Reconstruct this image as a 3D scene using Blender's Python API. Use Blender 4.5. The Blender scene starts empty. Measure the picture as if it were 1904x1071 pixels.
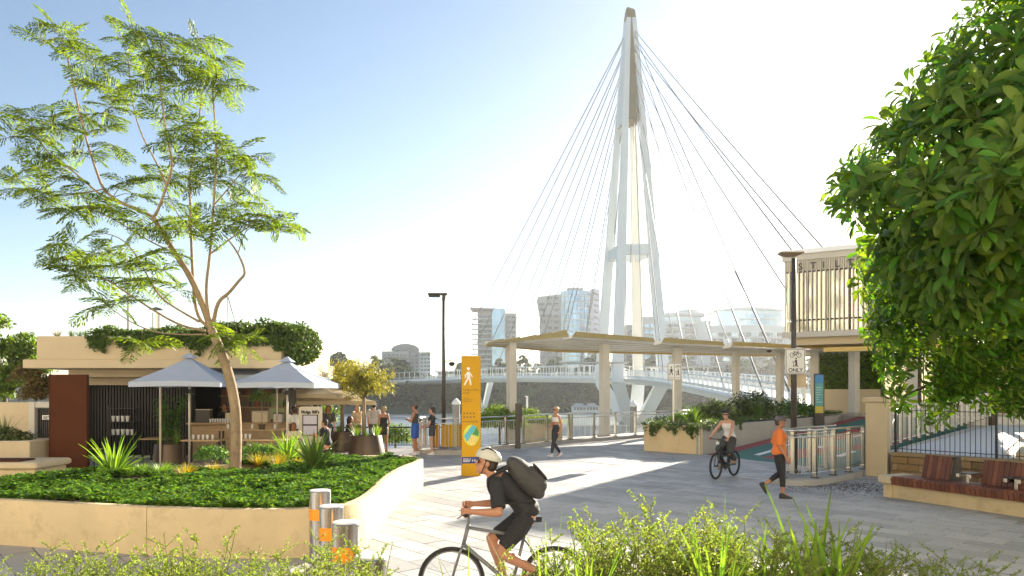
import bpy, bmesh, math, random
import numpy as np
from mathutils import Vector, Matrix, noise
random.seed(7); rng = np.random.default_rng(7)
R = math.radians
S = bpy.context.scene
COL = S.collection
# ------------------------------------------------------------------ camera, sky, sun, exposure
F = 1350.0; H = 2.25; HY = 727.0            # focal length in photo pixels, eye height, horizon row
cam = bpy.data.cameras.new('camera'); camo = bpy.data.objects.new('camera', cam); COL.objects.link(camo)
camo.location = (0, 0, H); camo.rotation_euler = (R(90), 0, 0)
cam.sensor_width = 36; cam.lens = 36*F/1904; cam.shift_y = (HY-535.5)/1904
cam.clip_start = 0.05; cam.clip_end = 6000
S.camera = camo
SUN_AZ, SUN_EL = 30.0, 17.5                 # degrees right of the view direction, above the horizon
w = bpy.data.worlds.new('World'); S.world = w; w.use_nodes = True
nt = w.node_tree; bg = nt.nodes['Background']
sky = nt.nodes.new('ShaderNodeTexSky'); sky.sky_type = 'NISHITA'; sky.sun_disc = False
sky.sun_elevation = R(SUN_EL); sky.sun_rotation = R(SUN_AZ); sky.air_density = 1.0; sky.dust_density = 0.35; sky.ozone_density = 1.0
nt.links.new(sky.outputs[0], bg.inputs[0]); bg.inputs[1].default_value = 0.05
sl = bpy.data.lights.new('sun', 'SUN'); sl.energy = 5.0; sl.angle = R(0.5); sl.color = (1.0, 0.90, 0.74)
slo = bpy.data.objects.new('sun', sl); COL.objects.link(slo)
slo.rotation_euler = (R(90-SUN_EL), 0, R(180-SUN_AZ)); slo.location = (20, 30, 40)
S.view_settings.view_transform = 'Standard'; S.view_settings.look = 'None'
S.view_settings.exposure = 2.0; S.view_settings.gamma = 1.0; S.view_settings.use_curve_mapping = False
S.cycles.max_bounces = 8; S.cycles.transparent_max_bounces = 12; S.cycles.volume_bounces = 0
S.cycles.caustics_reflective = False; S.cycles.caustics_refractive = False
S.cycles.sample_clamp_indirect = 6.0
S.cycles.use_denoising = True
# ------------------------------------------------------------------ helpers
def P(px, py, d): return Vector(((px-952)/F*d, d, H+(HY-py)/F*d))
def G(px, py, z=0.0):
    d = F*(H-z)/(py-HY); return Vector(((px-952)/F*d, d, z))
def X(px, d): return (px-952)/F*d
def Z(py, d): return H+(HY-py)/F*d
WM = {}
def link(o, parent=None, M=None):
    COL.objects.link(o)
    if parent is not None:
        o.parent = parent; WM[o.name] = WM[parent.name]
    else: WM[o.name] = M if M is not None else Matrix()
    return o
def tag(o, label=None, cat=None, group=None, kind=None):
    if label: o['label'] = label
    if cat: o['category'] = cat
    if group: o['group'] = group
    if kind: o['kind'] = kind
    return o
def thing(name, label, cat, loc=(0, 0, 0), rotz=0.0, group=None):
    o = bpy.data.objects.new(name, None); o.empty_display_size = 0.2
    o.location = loc; o.rotation_euler = (0, 0, rotz)
    link(o, None, Matrix.Translation(Vector(loc)) @ Matrix.Rotation(rotz, 4, 'Z'))
    return tag(o, label, cat, group)
def copy_tree(o, parent=None, loc=None, rotz=None, scale=None):
    c = o.copy(); COL.objects.link(c)
    if parent is not None: c.parent = parent
    if loc is not None: c.location = loc
    if rotz is not None: c.rotation_euler = (0, 0, rotz)
    if scale is not None: c.scale = (scale,)*3 if isinstance(scale, (int, float)) else scale
    WM[c.name] = Matrix.Translation(c.location) @ Matrix.Rotation(c.rotation_euler[2], 4, 'Z')
    for ch in list(o.children): copy_tree(ch, c)
    return c
def piece(name, src, parent, loc, rot=(0, 0, 0), scale=(1, 1, 1)):
    """one more part that shares the mesh of src"""
    o = bpy.data.objects.new(name, src if isinstance(src, bpy.types.Mesh) else src.data)
    o.location = loc; o.rotation_euler = rot; o.scale = scale
    return link(o, parent)
class MB:
    def __init__(s): s.v = []; s.f = []
    def quadstrip(s, rings, closed=True, cap=True):
        b = len(s.v); n = len(rings[0])
        for r in rings: s.v.extend([tuple(p) for p in r])
        for i in range(len(rings)-1):
            for j in range(n if closed else n-1):
                k = (j+1) % n
                s.f.append((b+i*n+j, b+i*n+k, b+(i+1)*n+k, b+(i+1)*n+j))
        if cap and closed:
            s.f.append(tuple(b+j for j in reversed(range(n))))
            s.f.append(tuple(b+(len(rings)-1)*n+j for j in range(n)))
        return s
    def box(s, c, size, rz=0.0, tilt=0.0, bev=0.0):
        cx, cy, cz = c; hx, hy, hz = size[0]/2, size[1]/2, size[2]/2
        m = Matrix.Translation(Vector(c)) @ Matrix.Rotation(rz, 4, 'Z') @ Matrix.Rotation(tilt, 4, 'X')
        if bev <= 0:
            vs = [m @ Vector((x*hx, y*hy, z*hz)) for z in (-1, 1) for x, y in ((-1, -1), (1, -1), (1, 1), (-1, 1))]
            return s.quadstrip([vs[:4], vs[4:]])
        rings = []
        for z, k in ((-hz, bev), (-hz+bev, 0), (hz-bev, 0), (hz, bev)):
            a, b = hx-k, hy-k; e = bev*0.7
            rings.append([m @ Vector(p+(z,)) for p in ((-a+e, -b), (a-e, -b), (a, -b+e), (a, b-e), (a-e, b), (-a+e, b), (-a, b-e), (-a, -b+e))])
        return s.quadstrip(rings)
    def bx(s, x0, x1, y0, y1, z0, z1, bev=0.0):
        return s.box(((x0+x1)/2, (y0+y1)/2, (z0+z1)/2), (x1-x0, y1-y0, z1-z0), bev=bev)
    def beam(s, a, b, w, h, up=(0, 0, 1), w2=None, h2=None):
        a = Vector(a); b = Vector(b); d = (b-a).normalized(); u = Vector(up)
        r = d.cross(u)
        if r.length < 1e-4: r = d.cross(Vector((0, 1, 0)))
        r.normalize(); u = r.cross(d)
        w2 = w if w2 is None else w2; h2 = h if h2 is None else h2
        def ring(p, w, h): return [p+r*x*w/2+u*y*h/2 for x, y in ((-1, -1), (1, -1), (1, 1), (-1, 1))]
        return s.quadstrip([ring(a, w, h), ring(b, w2, h2)])
    def tube(s, pts, r, n=8, cap=True, flat=1.0):
        pts = [Vector(p) for p in pts]
        rr = r if isinstance(r, (list, tuple)) else [r]*len(pts)
        rings = []; u = None
        for i, p in enumerate(pts):
            d = (pts[min(i+1, len(pts)-1)]-pts[max(i-1, 0)])
            d = d.normalized() if d.length > 1e-9 else Vector((0, 0, 1))
            if u is None:
                u = d.orthogonal().normalized() if abs(d.z) > .9 else Vector((0, 0, 1)).cross(d).normalized()
            u = (u-d*u.dot(d)); u = u.normalized() if u.length > 1e-6 else d.orthogonal().normalized()
            v = d.cross(u)
            rings.append([p+(u*math.cos(2*math.pi*k/n)+v*flat*math.sin(2*math.pi*k/n))*rr[i] for k in range(n)])
        return s.quadstrip(rings, cap=cap)
    def ring(s, pts, r, n=6):
        pts = [Vector(p) for p in pts]; m = len(pts); b = len(s.v)
        c = sum(pts, Vector())/m; nrm = (pts[0]-c).cross(pts[m//4]-c).normalized()
        for i, p in enumerate(pts):
            t = (pts[(i+1) % m]-pts[i-1]).normalized(); u = t.cross(nrm).normalized()
            for k in range(n): s.v.append(tuple(p+(u*math.cos(2*math.pi*k/n)+nrm*math.sin(2*math.pi*k/n))*r))
        for i in range(m):
            for k in range(n):
                s.f.append((b+i*n+k, b+i*n+(k+1) % n, b+((i+1) % m)*n+(k+1) % n, b+((i+1) % m)*n+k))
        return s
    def lathe(s, prof, c=(0, 0, 0), n=20, cap=True):
        c = Vector(c)
        return s.quadstrip([[c+Vector((r*math.cos(2*math.pi*k/n), r*math.sin(2*math.pi*k/n), z)) for k in range(n)] for r, z in prof], cap=cap)
    def ell(s, c, r, n=10, m=7, rot=None):
        c = Vector(c); rings = []
        for i in range(m+1):
            a = -math.pi/2+math.pi*(i if 0 < i < m else (0.03 if i == 0 else m-0.03))/m
            rr = []
            for k in range(n):
                q = Vector((r[0]*math.cos(a)*math.cos(2*math.pi*k/n), r[1]*math.cos(a)*math.sin(2*math.pi*k/n), r[2]*math.sin(a)))
                rr.append(c+(rot @ q if rot else q))
            rings.append(rr)
        return s.quadstrip(rings)
    def prism(s, poly, z0, z1):
        return s.quadstrip([[(x, y, z0) for x, y in poly], [(x, y, z1) for x, y in poly]])
    def quad(s, *p):
        b = len(s.v); s.v.extend([tuple(q) for q in p]); s.f.append(tuple(range(b, b+len(p)))); return s
    def mesh(s, name, mat=None, M=None, smooth=False):
        me = bpy.data.meshes.new(name)
        v = s.v if M is None else [tuple(M @ Vector(p)) for p in s.v]
        me.from_pydata(v, [], s.f)
        bm = bmesh.new(); bm.from_mesh(me); bmesh.ops.recalc_face_normals(bm, faces=bm.faces); bm.to_mesh(me); bm.free()
        if mat: me.materials.append(mat)
        if smooth: shade(me, smooth)
        return me
    def build(s, name, mat, parent=None, world=True, smooth=False, label=None, kind=None):
        M = WM[parent.name].inverted() if (parent is not None and world) else None
        o = bpy.data.objects.new(name, s.mesh(name, mat, M, smooth))
        link(o, parent)
        return tag(o, label, None, None, kind)
def shade(me, ang=40):
    me.polygons.foreach_set('use_smooth', [True]*len(me.polygons))
    if ang is not True:
        try: me.set_sharp_from_angle(angle=R(ang))
        except Exception: pass
def chaikin(pts, it=2, closed=True):
    pts = [Vector(p) for p in pts]
    for _ in range(it):
        out = []; n = len(pts)
        if not closed: out.append(pts[0])
        for i in range(n if closed else n-1):
            a, b = pts[i], pts[(i+1) % n]
            out += [a*.75+b*.25, a*.25+b*.75]
        if not closed: out.append(pts[-1])
        pts = out
    return pts
def inside(poly, x, y):
    c = False; n = len(poly); j = n-1
    for i in range(n):
        xi, yi = poly[i][0], poly[i][1]; xj, yj = poly[j][0], poly[j][1]
        if (yi > y) != (yj > y) and x < (xj-xi)*(y-yi)/(yj-yi)+xi: c = not c
        j = i
    return c
def resample(pts, step):
    pts = [Vector(p) for p in pts]; out = [pts[0].copy()]; acc = 0
    for a, b in zip(pts, pts[1:]):
        L = (b-a).length; t = step-acc
        while t <= L: out.append(a+(b-a)*(t/L)); t += step
        acc = (acc+L) % step if step else 0
    return out
class Leaves:
    """many small folded leaf faces in one mesh (numpy)"""
    def __init__(s): s.V = []
    def add(s, p, d, u, L, W, fold=0.25, shape=0.45):
        p = np.asarray(p, float).reshape(-1, 3); n = len(p)
        d = np.asarray(d, float).reshape(-1, 3)*np.ones((n, 1)); u = np.asarray(u, float).reshape(-1, 3)*np.ones((n, 1))
        d = d/np.maximum(np.linalg.norm(d, axis=1, keepdims=True), 1e-9)
        r = np.cross(d, u); r = r/np.maximum(np.linalg.norm(r, axis=1, keepdims=True), 1e-9); u = np.cross(r, d)
        L = np.asarray(L, float)*np.ones(n); W = np.asarray(W, float)*np.ones(n)
        m = p+d*(L*shape)[:, None]; up = u*(W*fold)[:, None]
        s.V.append(np.stack([p, m+r*W[:, None]/2+up, p+d*L[:, None]-u*(L*0.06)[:, None], m-r*W[:, None]/2+up], 1))
        return s
    def tris(s): return 2*sum(len(a) for a in s.V)
    def arr(s): return np.concatenate(s.V) if s.V else np.zeros((0, 4, 3))
    def mesh(s, name, mat, M=None):
        V = s.arr(); n = len(V); v = V.reshape(-1, 3)
        if M is not None:
            A = np.array(M); v = v @ A[:3, :3].T+A[:3, 3]
        me = bpy.data.meshes.new(name); me.vertices.add(n*4); me.vertices.foreach_set('co', v.astype(np.float32).ravel())
        me.loops.add(n*6); me.polygons.add(n*2)
        i = np.arange(n)[:, None]*4
        me.loops.foreach_set('vertex_index', (i+np.array([[0, 1, 2, 0, 2, 3]])).ravel().astype(np.int32))
        me.polygons.foreach_set('loop_start', (np.arange(n*2)*3).astype(np.int32))
        me.update(calc_edges=True); me.materials.append(mat)
        return me
    def build(s, name, mat, parent=None, world=True, kind=None, label=None):
        M = WM[parent.name].inverted() if (parent is not None and world) else None
        o = bpy.data.objects.new(name, s.mesh(name, mat, M)); link(o, parent); return tag(o, label, None, None, kind)
def unit(n):
    a = rng.normal(size=(n, 3)); return a/np.linalg.norm(a, axis=1, keepdims=True)
def text_mesh(txt, size, name, mat, depth=0.003, align='LEFT', bold=0.0, space=1.0):
    cu = bpy.data.curves.new(name, 'FONT'); cu.body = txt; cu.size = size; cu.extrude = depth; cu.align_x = align; cu.offset = bold; cu.space_character = space
    cu.resolution_u = 3
    o = bpy.data.objects.new('tmp', cu); COL.objects.link(o)
    me = bpy.data.meshes.new_from_object(o.evaluated_get(bpy.context.evaluated_depsgraph_get()))
    bpy.data.objects.remove(o); bpy.data.curves.remove(cu)
    me.materials.clear(); me.materials.append(mat); me.name = name
    return me
def text_part(txt, size, name, mat, parent, origin, right, up, **k):
    """lettering lying in the plane (right, up), world coordinates"""
    r = Vector(right).normalized(); u = Vector(up).normalized(); n = r.cross(u)
    M = Matrix((r, u, n)).transposed().to_4x4(); M.translation = Vector(origin)
    me = text_mesh(txt, size, name, mat, **k); me.transform(WM[parent.name].inverted() @ M)
    o = bpy.data.objects.new(name, me); return link(o, parent)
# ------------------------------------------------------------------ materials
MATS = {}
def mat(name, col, rough=0.6, metal=0.0, var=0.0, scale=4.0, bump=0.0, bscale=None, island=0.0, objr=0.0, trans=0.0, tcol=None, spec=0.5, stretch=None, emit=0.0, alpha=None, coat=0.0, hue=0.0, stain=None):
    if name in MATS: return MATS[name]
    m = bpy.data.materials.new(name); m.use_nodes = True; t = m.node_tree; N = t.nodes; Lk = t.links
    b = N['Principled BSDF']; b.inputs['Roughness'].default_value = rough; b.inputs['Metallic'].default_value = metal
    b.inputs['Specular IOR Level'].default_value = spec; b.inputs['Coat Weight'].default_value = coat
    c4 = (*col, 1)
    out = None
    rgb = N.new('ShaderNodeRGB'); rgb.outputs[0].default_value = c4; out = rgb.outputs[0]
    geo = N.new('ShaderNodeNewGeometry')
    pos = geo.outputs['Position']
    if stretch:
        mp = N.new('ShaderNodeMapping'); mp.inputs['Scale'].default_value = stretch; Lk.new(pos, mp.inputs[0]); pos = mp.outputs[0]
    def mulval(src, fac, lo, hi):
        mr = N.new('ShaderNodeMapRange'); mr.inputs[3].default_value = lo; mr.inputs[4].default_value = hi; Lk.new(fac, mr.inputs[0])
        hs = N.new('ShaderNodeHueSaturation'); Lk.new(src, hs.inputs['Color']); Lk.new(mr.outputs[0], hs.inputs['Value']); return hs
    if var > 0:
        nz = N.new('ShaderNodeTexNoise'); nz.inputs['Scale'].default_value = scale; nz.inputs['Detail'].default_value = 6; nz.inputs['Roughness'].default_value = .65
        Lk.new(pos, nz.inputs['Vector']); out = mulval(out, nz.outputs['Fac'], 1-var*1.6, 1+var*1.6).outputs[0]
    if stain:
        nz = N.new('ShaderNodeTexNoise'); nz.inputs['Scale'].default_value = stain[1]; nz.inputs['Detail'].default_value = 8; nz.inputs['Roughness'].default_value = .7
        Lk.new(geo.outputs['Position'], nz.inputs['Vector'])
        mr = N.new('ShaderNodeMapRange'); mr.inputs[1].default_value = .52; mr.inputs[2].default_value = .75; mr.inputs[4].default_value = stain[2]; Lk.new(nz.outputs['Fac'], mr.inputs[0])
        mx = N.new('ShaderNodeMix'); mx.data_type = 'RGBA'; Lk.new(mr.outputs[0], mx.inputs[0]); Lk.new(out, mx.inputs[6]); mx.inputs[7].default_value = (*stain[0], 1); out = mx.outputs[2]
    if island > 0:
        h = mulval(out, geo.outputs['Random Per Island'], 1-island, 1+island); out = h.outputs[0]
        if hue > 0:
            w1 = N.new('ShaderNodeMath'); w1.operation = 'MULTIPLY'; w1.inputs[1].default_value = 7.31; Lk.new(geo.outputs['Random Per Island'], w1.inputs[0])
            w2 = N.new('ShaderNodeMath'); w2.operation = 'FRACT'; Lk.new(w1.outputs[0], w2.inputs[0])
            mr = N.new('ShaderNodeMapRange'); mr.inputs[3].default_value = .5-hue; mr.inputs[4].default_value = .5+hue; Lk.new(w2.outputs[0], mr.inputs[0]); Lk.new(mr.outputs[0], h.inputs['Hue'])
    if objr > 0:
        oi = N.new('ShaderNodeObjectInfo'); out = mulval(out, oi.outputs['Random'], 1-objr, 1+objr).outputs[0]
    Lk.new(out, b.inputs['Base Color'])
    if bump > 0:
        nb = N.new('ShaderNodeTexNoise'); nb.inputs['Scale'].default_value = bscale or scale*6; nb.inputs['Detail'].default_value = 5
        Lk.new(pos, nb.inputs['Vector']); bp = N.new('ShaderNodeBump'); bp.inputs['Strength'].default_value = bump; bp.inputs['Distance'].default_value = .02
        Lk.new(nb.outputs['Fac'], bp.inputs['Height']); Lk.new(bp.outputs[0], b.inputs['Normal'])
    if trans > 0:
        tr = N.new('ShaderNodeBsdfTranslucent'); ms = N.new('ShaderNodeMixShader'); ms.inputs[0].default_value = trans
        if tcol:
            hs = N.new('ShaderNodeMix'); hs.data_type = 'RGBA'; hs.blend_type = 'MULTIPLY'; hs.inputs[0].default_value = 1; Lk.new(out, hs.inputs[6]); hs.inputs[7].default_value = (*tcol, 1); Lk.new(hs.outputs[2], tr.inputs[0])
        else: Lk.new(out, tr.inputs[0])
        Lk.new(b.outputs[0], ms.inputs[1]); Lk.new(tr.outputs[0], ms.inputs[2]); Lk.new(ms.outputs[0], N['Material Output'].inputs[0])
    if emit > 0:
        b.inputs['Emission Color'].default_value = c4; b.inputs['Emission Strength'].default_value = emit
    if alpha is not None: b.inputs['Alpha'].default_value = alpha
    MATS[name] = m; return m
tan = mat('tan_concrete', (.57, .455, .27), .85, var=.13, scale=1.6, bump=.35, bscale=30, stain=((.27, .20, .11), 3.4, .55))
tan_l = mat('light_tan_concrete', (.74, .57, .31), .85, var=.09, scale=1.6, bump=.25, bscale=30, stain=((.45, .33, .18), 3.4, .4))
tan2 = mat('cream_render', (.58, .475, .31), .8, var=.07, scale=1.0, bump=.15, bscale=40, stain=((.42, .32, .2), 1.2, .3))
conc = mat('grey_concrete', (.40, .385, .35), .85, var=.12, scale=1.5, bump=.25, bscale=35, stain=((.22, .21, .19), 2.2, .4))
pale = mat('pale_concrete', (.56, .53, .47), .8, var=.1, scale=1.2, bump=.2, bscale=30)
paver_m = mat('granite_paver', (.41, .40, .385), .62, var=.18, scale=14, objr=.20, bump=.25, bscale=120, stain=((.22, .21, .195), 1.3, .65))
paver_s = mat('granite_paver_far', (.41, .40, .385), .62, var=.18, scale=14, island=.20, bump=.2, bscale=120, stain=((.22, .21, .195), 1.3, .65))
joint_m = mat('joint_sand', (.115, .11, .105), .95, var=.15, scale=20)
white_st = mat('white_steel', (.86, .86, .85), .38, var=.03, scale=.3)
bridge_w = mat('bridge_white', (.74, .76, .75), .42, var=.05, scale=.12)
bridge_c = mat('bridge_cream', (.78, .73, .63), .45, var=.05, scale=.12)
olive = mat('bronze_cladding', (.22, .16, .06), .5, metal=.3, var=.1, scale=.5)
gold = mat('gold_canopy', (.50, .36, .11), .45, metal=.35, var=.12, scale=2.5)
steel = mat('stainless_steel', (.62, .60, .56), .22, metal=1.0, var=.06, scale=6, stretch=(1, 1, 8))
alu = mat('matt_aluminium', (.60, .58, .53), .38, metal=.8, var=.06, scale=5)
blackm = mat('black_paint', (.022, .021, .02), .42)
darkm = mat('dark_bronze_paint', (.05, .04, .03), .45, var=.1, scale=3)
blackw = mat('charcoal_batten', (.03, .028, .026), .6, objr=.25)
rust = mat('rust_brown_steel', (.085, .028, .012), .85, spec=.15, var=.14, scale=2.2, bump=.1, bscale=60, stain=((.05, .018, .009), 1.6, .5))
yellow = mat('sign_yellow', (.56, .30, .002), .5, var=.03, scale=2, spec=.25)
orange_t = mat('orange_tape', (.85, .30, .01), .4)
white_p = mat('white_paint', (.78, .78, .76), .5)
black_p = mat('black_print', (.02, .02, .02), .5)
cable_m = mat('cable_white', (.20, .20, .20), .55)
pave_m = mat('plain_paving', (.42, .40, .37), .75, var=.12, scale=2)
timber = mat('red_timber', (.17, .062, .035), .55, var=.22, scale=9, objr=.32, bump=.2, bscale=60, stretch=(1, 1, .35))
timber_p = mat('pale_timber', (.50, .34, .18), .55, var=.22, scale=5, stretch=(.35, 2, 3), bump=.15, bscale=40, stain=((.25, .13, .05), 3, .5))
bark = mat('tree_bark', (.29, .215, .135), .9, var=.3, scale=9, bump=.6, bscale=24, stretch=(1, 1, .45), stain=((.10, .072, .045), 9, .75))
bark_d = mat('dark_bark', (.13, .095, .06), .9, var=.25, scale=8, bump=.5, bscale=25)
soil = mat('garden_soil', (.075, .045, .028), .95, var=.35, scale=16, bump=.8, bscale=40)
leaf_j = mat('jacaranda_leaf', (.125, .18, .023), .5, island=.45, hue=.025, trans=.5, tcol=(1.75, 1.75, .5))
leaf_big = mat('glossy_leaf', (.085, .165, .016), .46, island=.48, hue=.03, trans=.46, tcol=(2.1, 2.0, .5), spec=.4)
leaf_gc = mat('ground_cover_leaf', (.095, .20, .03), .42, island=.45, hue=.02, trans=.35, tcol=(1.5, 1.45, .5))
leaf_gc2 = mat('ground_cover_bright', (.16, .27, .035), .45, island=.4, hue=.02, trans=.4, tcol=(1.4, 1.4, .5))
leaf_shrub = mat('fine_shrub_leaf', (.19, .25, .06), .5, island=.45, hue=.025, trans=.5, tcol=(1.7, 1.7, .6))
leaf_vine = mat('vine_leaf', (.09, .15, .025), .5, island=.45, hue=.02, trans=.35, tcol=(1.5, 1.4, .5))
leaf_ag = mat('agave_leaf', (.10, .17, .035), .4, island=.25, hue=.015, trans=.28, tcol=(1.8, 1.8, .5))
leaf_agl = mat('agave_leaf_light', (.20, .33, .045), .4, island=.25, hue=.015, trans=.4, tcol=(1.7, 1.7, .45))
leaf_y = mat('yellow_grass', (.36, .27, .03), .5, island=.3, hue=.02, trans=.45, tcol=(1.5, 1.4, .5))
leaf_w = mat('willow_leaf', (.25, .26, .04), .5, island=.4, hue=.025, trans=.5, tcol=(1.6, 1.4, .5))
leaf_far = mat('far_tree_leaf', (.05, .095, .03), .6, island=.55, hue=.02, trans=.32)
leaf_far2 = mat('far_tree_leaf_warm', (.09, .125, .03), .6, island=.55, hue=.02, trans=.36)
leaf_near = mat('leafy_tree_leaf', (.13, .20, .03), .5, island=.4, hue=.02, trans=.4, tcol=(1.5, 1.5, .5))
stem_m = mat('twig', (.15, .135, .055), .8, var=.2, scale=20)
def wpiece(name, me, parent, c, rot=(0, 0, 0), scale=(1, 1, 1)):
    o = bpy.data.objects.new(name, me)
    M = WM[parent.name].inverted() @ (Matrix.Translation(Vector(c)) @ Matrix.Rotation(rot[2], 4, 'Z') @ Matrix.Rotation(rot[1], 4, 'Y') @ Matrix.Rotation(rot[0], 4, 'X') @ Matrix.Diagonal((*scale, 1)))
    o.matrix_basis = M
    return link(o, parent)
def unitbox(name, m): return MB().box((0, 0, 0), (1, 1, 1)).mesh(name, m)
# ------------------------------------------------------------------ ground, quay, river
LAND = [(-80, -30), (80, -30), (80, 75), (40, 62), (20, 48), (12, 44), (6, 39), (1.5, 33.5), (-2, 28.9), (-80, 29.2)]
ground = MB().prism(LAND, -6.5, -0.014).build('ground', pave_m); tag(ground, kind='structure')
ang = R(-49); ca, sa = math.cos(ang), math.sin(ang)
PL, PW = 0.80, 0.40
pm = MB().box((0, 0, -0.03), (PL-.012, PW-.012, 0.06), bev=.004).mesh('paver', paver_m)
cand = []
for i in range(-70, 70):
    for j in range(-110, 110):
        u = i*PL+(j % 2)*PL/2; v = j*PW
        x = u*ca-v*sa; y = u*sa+v*ca+15
        if not (2.0 < y < 37 and abs(x) < 0.95*y+3.0 and inside(LAND, x, y)): continue
        if inside([(-2.6, 10.6), (-2.6, 17), (-9, 12.6), (-9, 11.3)], x, y): continue
        if x < X(360, y) and y > 18.5 and x < -7.5: pass
        if inside([(7.3, 25.6), (9.5, 21.4), (22, 35), (30, 45), (16, 45)], x, y): continue
        cand.append((y, x, u, v))
cand.sort()
vis = [c for c in cand if c[0] > 9.0 and abs(c[1]) < .70*c[0] and not inside([(-2.5, 9.9), (-2.5, 17.5), (-10, 12.6), (-10, 10.5)], c[1], c[0]) and c[1] < 8.2+max(0, (15-c[0]))*.45]
pick = set((c[2], c[3]) for c in vis[:290])
restb = MB()
for y, x, u, v in cand:
    rz = ang
    dz = random.uniform(-.0025, .0015)
    if (u, v) in pick:
        piece('paver', pm, ground, (x, y, dz), (0, 0, rz))
    else:
        hx, hy = (PL-.012)/2, (PW-.012)/2
        restb.quad(*[(x+a*hx*ca-b*hy*sa, y+a*hx*sa+b*hy*ca, dz) for a, b in ((-1, -1), (1, -1), (1, 1), (-1, 1))])
MB().quad((-4.6, 2.2, -.009), (4.6, 2.2, -.009), (37.0, 36.8, -.009), (4.4, 36.8, -.009), (1.5, 33.4, -.009), (-2.1, 28.8, -.009), (-29.8, 28.8, -.009)).build('joint_bed', joint_m, ground)
restb.build('paving', paver_s, ground, kind='stuff')
# drain channel across the path mouth
dr = MB(); a = Vector((1.3, 24.3, 0.003)); b = Vector((7.0, 17.75, 0.003))
dr.beam(a, b, .10, .006); o = dr.build('drain_channel', mat('drain_steel', (.42, .42, .41), .45, metal=.6)); tag(o, 'narrow pale drain channel crossing the paving towards the path', 'drain')
# river
wm = mat('river_water', (.16, .19, .19), .30, spec=1.0)
t = wm.node_tree; b = t.nodes['Principled BSDF']
geo = t.nodes.new('ShaderNodeNewGeometry'); mp = t.nodes.new('ShaderNodeMapping'); mp.inputs['Scale'].default_value = (.35, .8, 1); t.links.new(geo.outputs['Position'], mp.inputs[0])
nz = t.nodes.new('ShaderNodeTexNoise'); nz.inputs['Scale'].default_value = 1.2; nz.inputs['Detail'].default_value = 7; t.links.new(mp.outputs[0], nz.inputs['Vector'])
bp = t.nodes.new('ShaderNodeBump'); bp.inputs['Strength'].default_value = 1.0; bp.inputs['Distance'].default_value = .45; t.links.new(nz.outputs['Fac'], bp.inputs['Height']); t.links.new(bp.outputs[0], b.inputs['Normal'])
wz = -5.5
water = MB().quad((-1500, 20, wz), (1500, 20, wz), (1500, 420, wz), (-1500, 420, wz)).build('river', wm); tag(water, kind='structure')
# far bank
hb = MB(); xs = list(range(-700, 1001, 20)); ys = [250, 255, 262, 275, 300, 340, 400, 520, 800, 1600, 3500]
zs = [-7, -4.8, -2.5, 1, 5, 8, 10, 12, 14, 16, 16]
rows = []
for y, z in zip(ys, zs):
    rows.append([(x, y+6*math.sin(x*.021), z+(2.0*noise.noise(Vector((x*.02, y*.02, 0))) if y > 256 else 0)) for x in xs])
hb.quadstrip(rows, closed=False)
hm = mat('bank_earth', (.035, .05, .02), .95, var=.3, scale=.15)
tag(hb.build('far_bank', hm, smooth=True), kind='structure')
# ------------------------------------------------------------------ tree crowns for the far bank (meshes shared by the trees)
def crown_np(rx, rz, n_clump, n_leaf, size, seed, squash=.75):
    r = np.random.default_rng(seed); L = Leaves()
    for c in range(n_clump):
        q = r.normal(size=3); q /= np.linalg.norm(q); q *= r.uniform(.25, 1)**.5
        cen = np.array([q[0]*rx, q[1]*rx, rz*(1+q[2]*.9)]); cr = rx*r.uniform(.28, .46)
        d = r.normal(size=(n_leaf, 3)); d /= np.linalg.norm(d, axis=1, keepdims=True); d[:, 2] = np.abs(d[:, 2])*.9-.15
        p = cen+d*np.array([cr, cr, cr*squash])*r.uniform(.75, 1.05, (n_leaf, 1))
        dd = np.cross(d, r.normal(size=(n_leaf, 3)))+.3*d; u = d+.35*r.normal(size=(n_leaf, 3))
        L.add(p, dd, u, size*r.uniform(.6, 1.3, n_leaf), size*.62*r.uniform(.7, 1.2, n_leaf))
    return L
def trunk_mb(h, r, seed, spread=1.0):
    rr = random.Random(seed); mb = MB()
    mb.tube([(0, 0, -.8), (rr.uniform(-.2, .2), 0, h*.35), (rr.uniform(-.4, .4), .2, h*.7)], [r, r*.8, r*.5], 7)
    for k in range(5):
        a = k*1.3+rr.random(); z0 = h*rr.uniform(.35, .6)
        mb.tube([(0, 0, z0), (math.cos(a)*spread*.6, math.sin(a)*spread*.6, z0+h*.18), (math.cos(a)*spread*1.3, math.sin(a)*spread*1.3, z0+h*.32)], [r*.5, r*.35, r*.15], 5)
    return mb
FT = []
for k in range(4):
    mlf = (leaf_far, leaf_far2)[k % 2]
    FT.append((crown_np((5.2, 4.2, 6.0, 3.4)[k], (6.2, 7.2, 5.6, 6.6)[k], 30, 120, .80, 100+k).mesh('crown', mlf), trunk_mb(8, .38, k, 1.6).mesh('trunk', bark_d, smooth=True)))
def far_tree(x, y, z, k, sc, rz, label, group):
    t = thing('riverbank_tree', label, 'tree', (x, y, z), rz, group)
    t.scale = (sc, sc, sc*random.uniform(.85, 1.15))
    piece('crown', FT[k][0], t, (0, 0, 0)); piece('trunk', FT[k][1], t, (0, 0, 0))
    return t
GT = 'trees of the wooded far bank'
rt = random.Random(21); px = 540
def where(p): return next(w_ for lim, w_ in ((600, 'beyond the right end of the kiosk'), (700, 'behind the potted willows'), (850, 'between the potted willows and the yellow totem'), (960, 'behind the yellow totem'), (1120, 'under the bridge deck left of the mast'), (1250, 'behind the bridge pier'), (9999, 'under the bridge deck right of the mast')) if p < lim)
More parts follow.
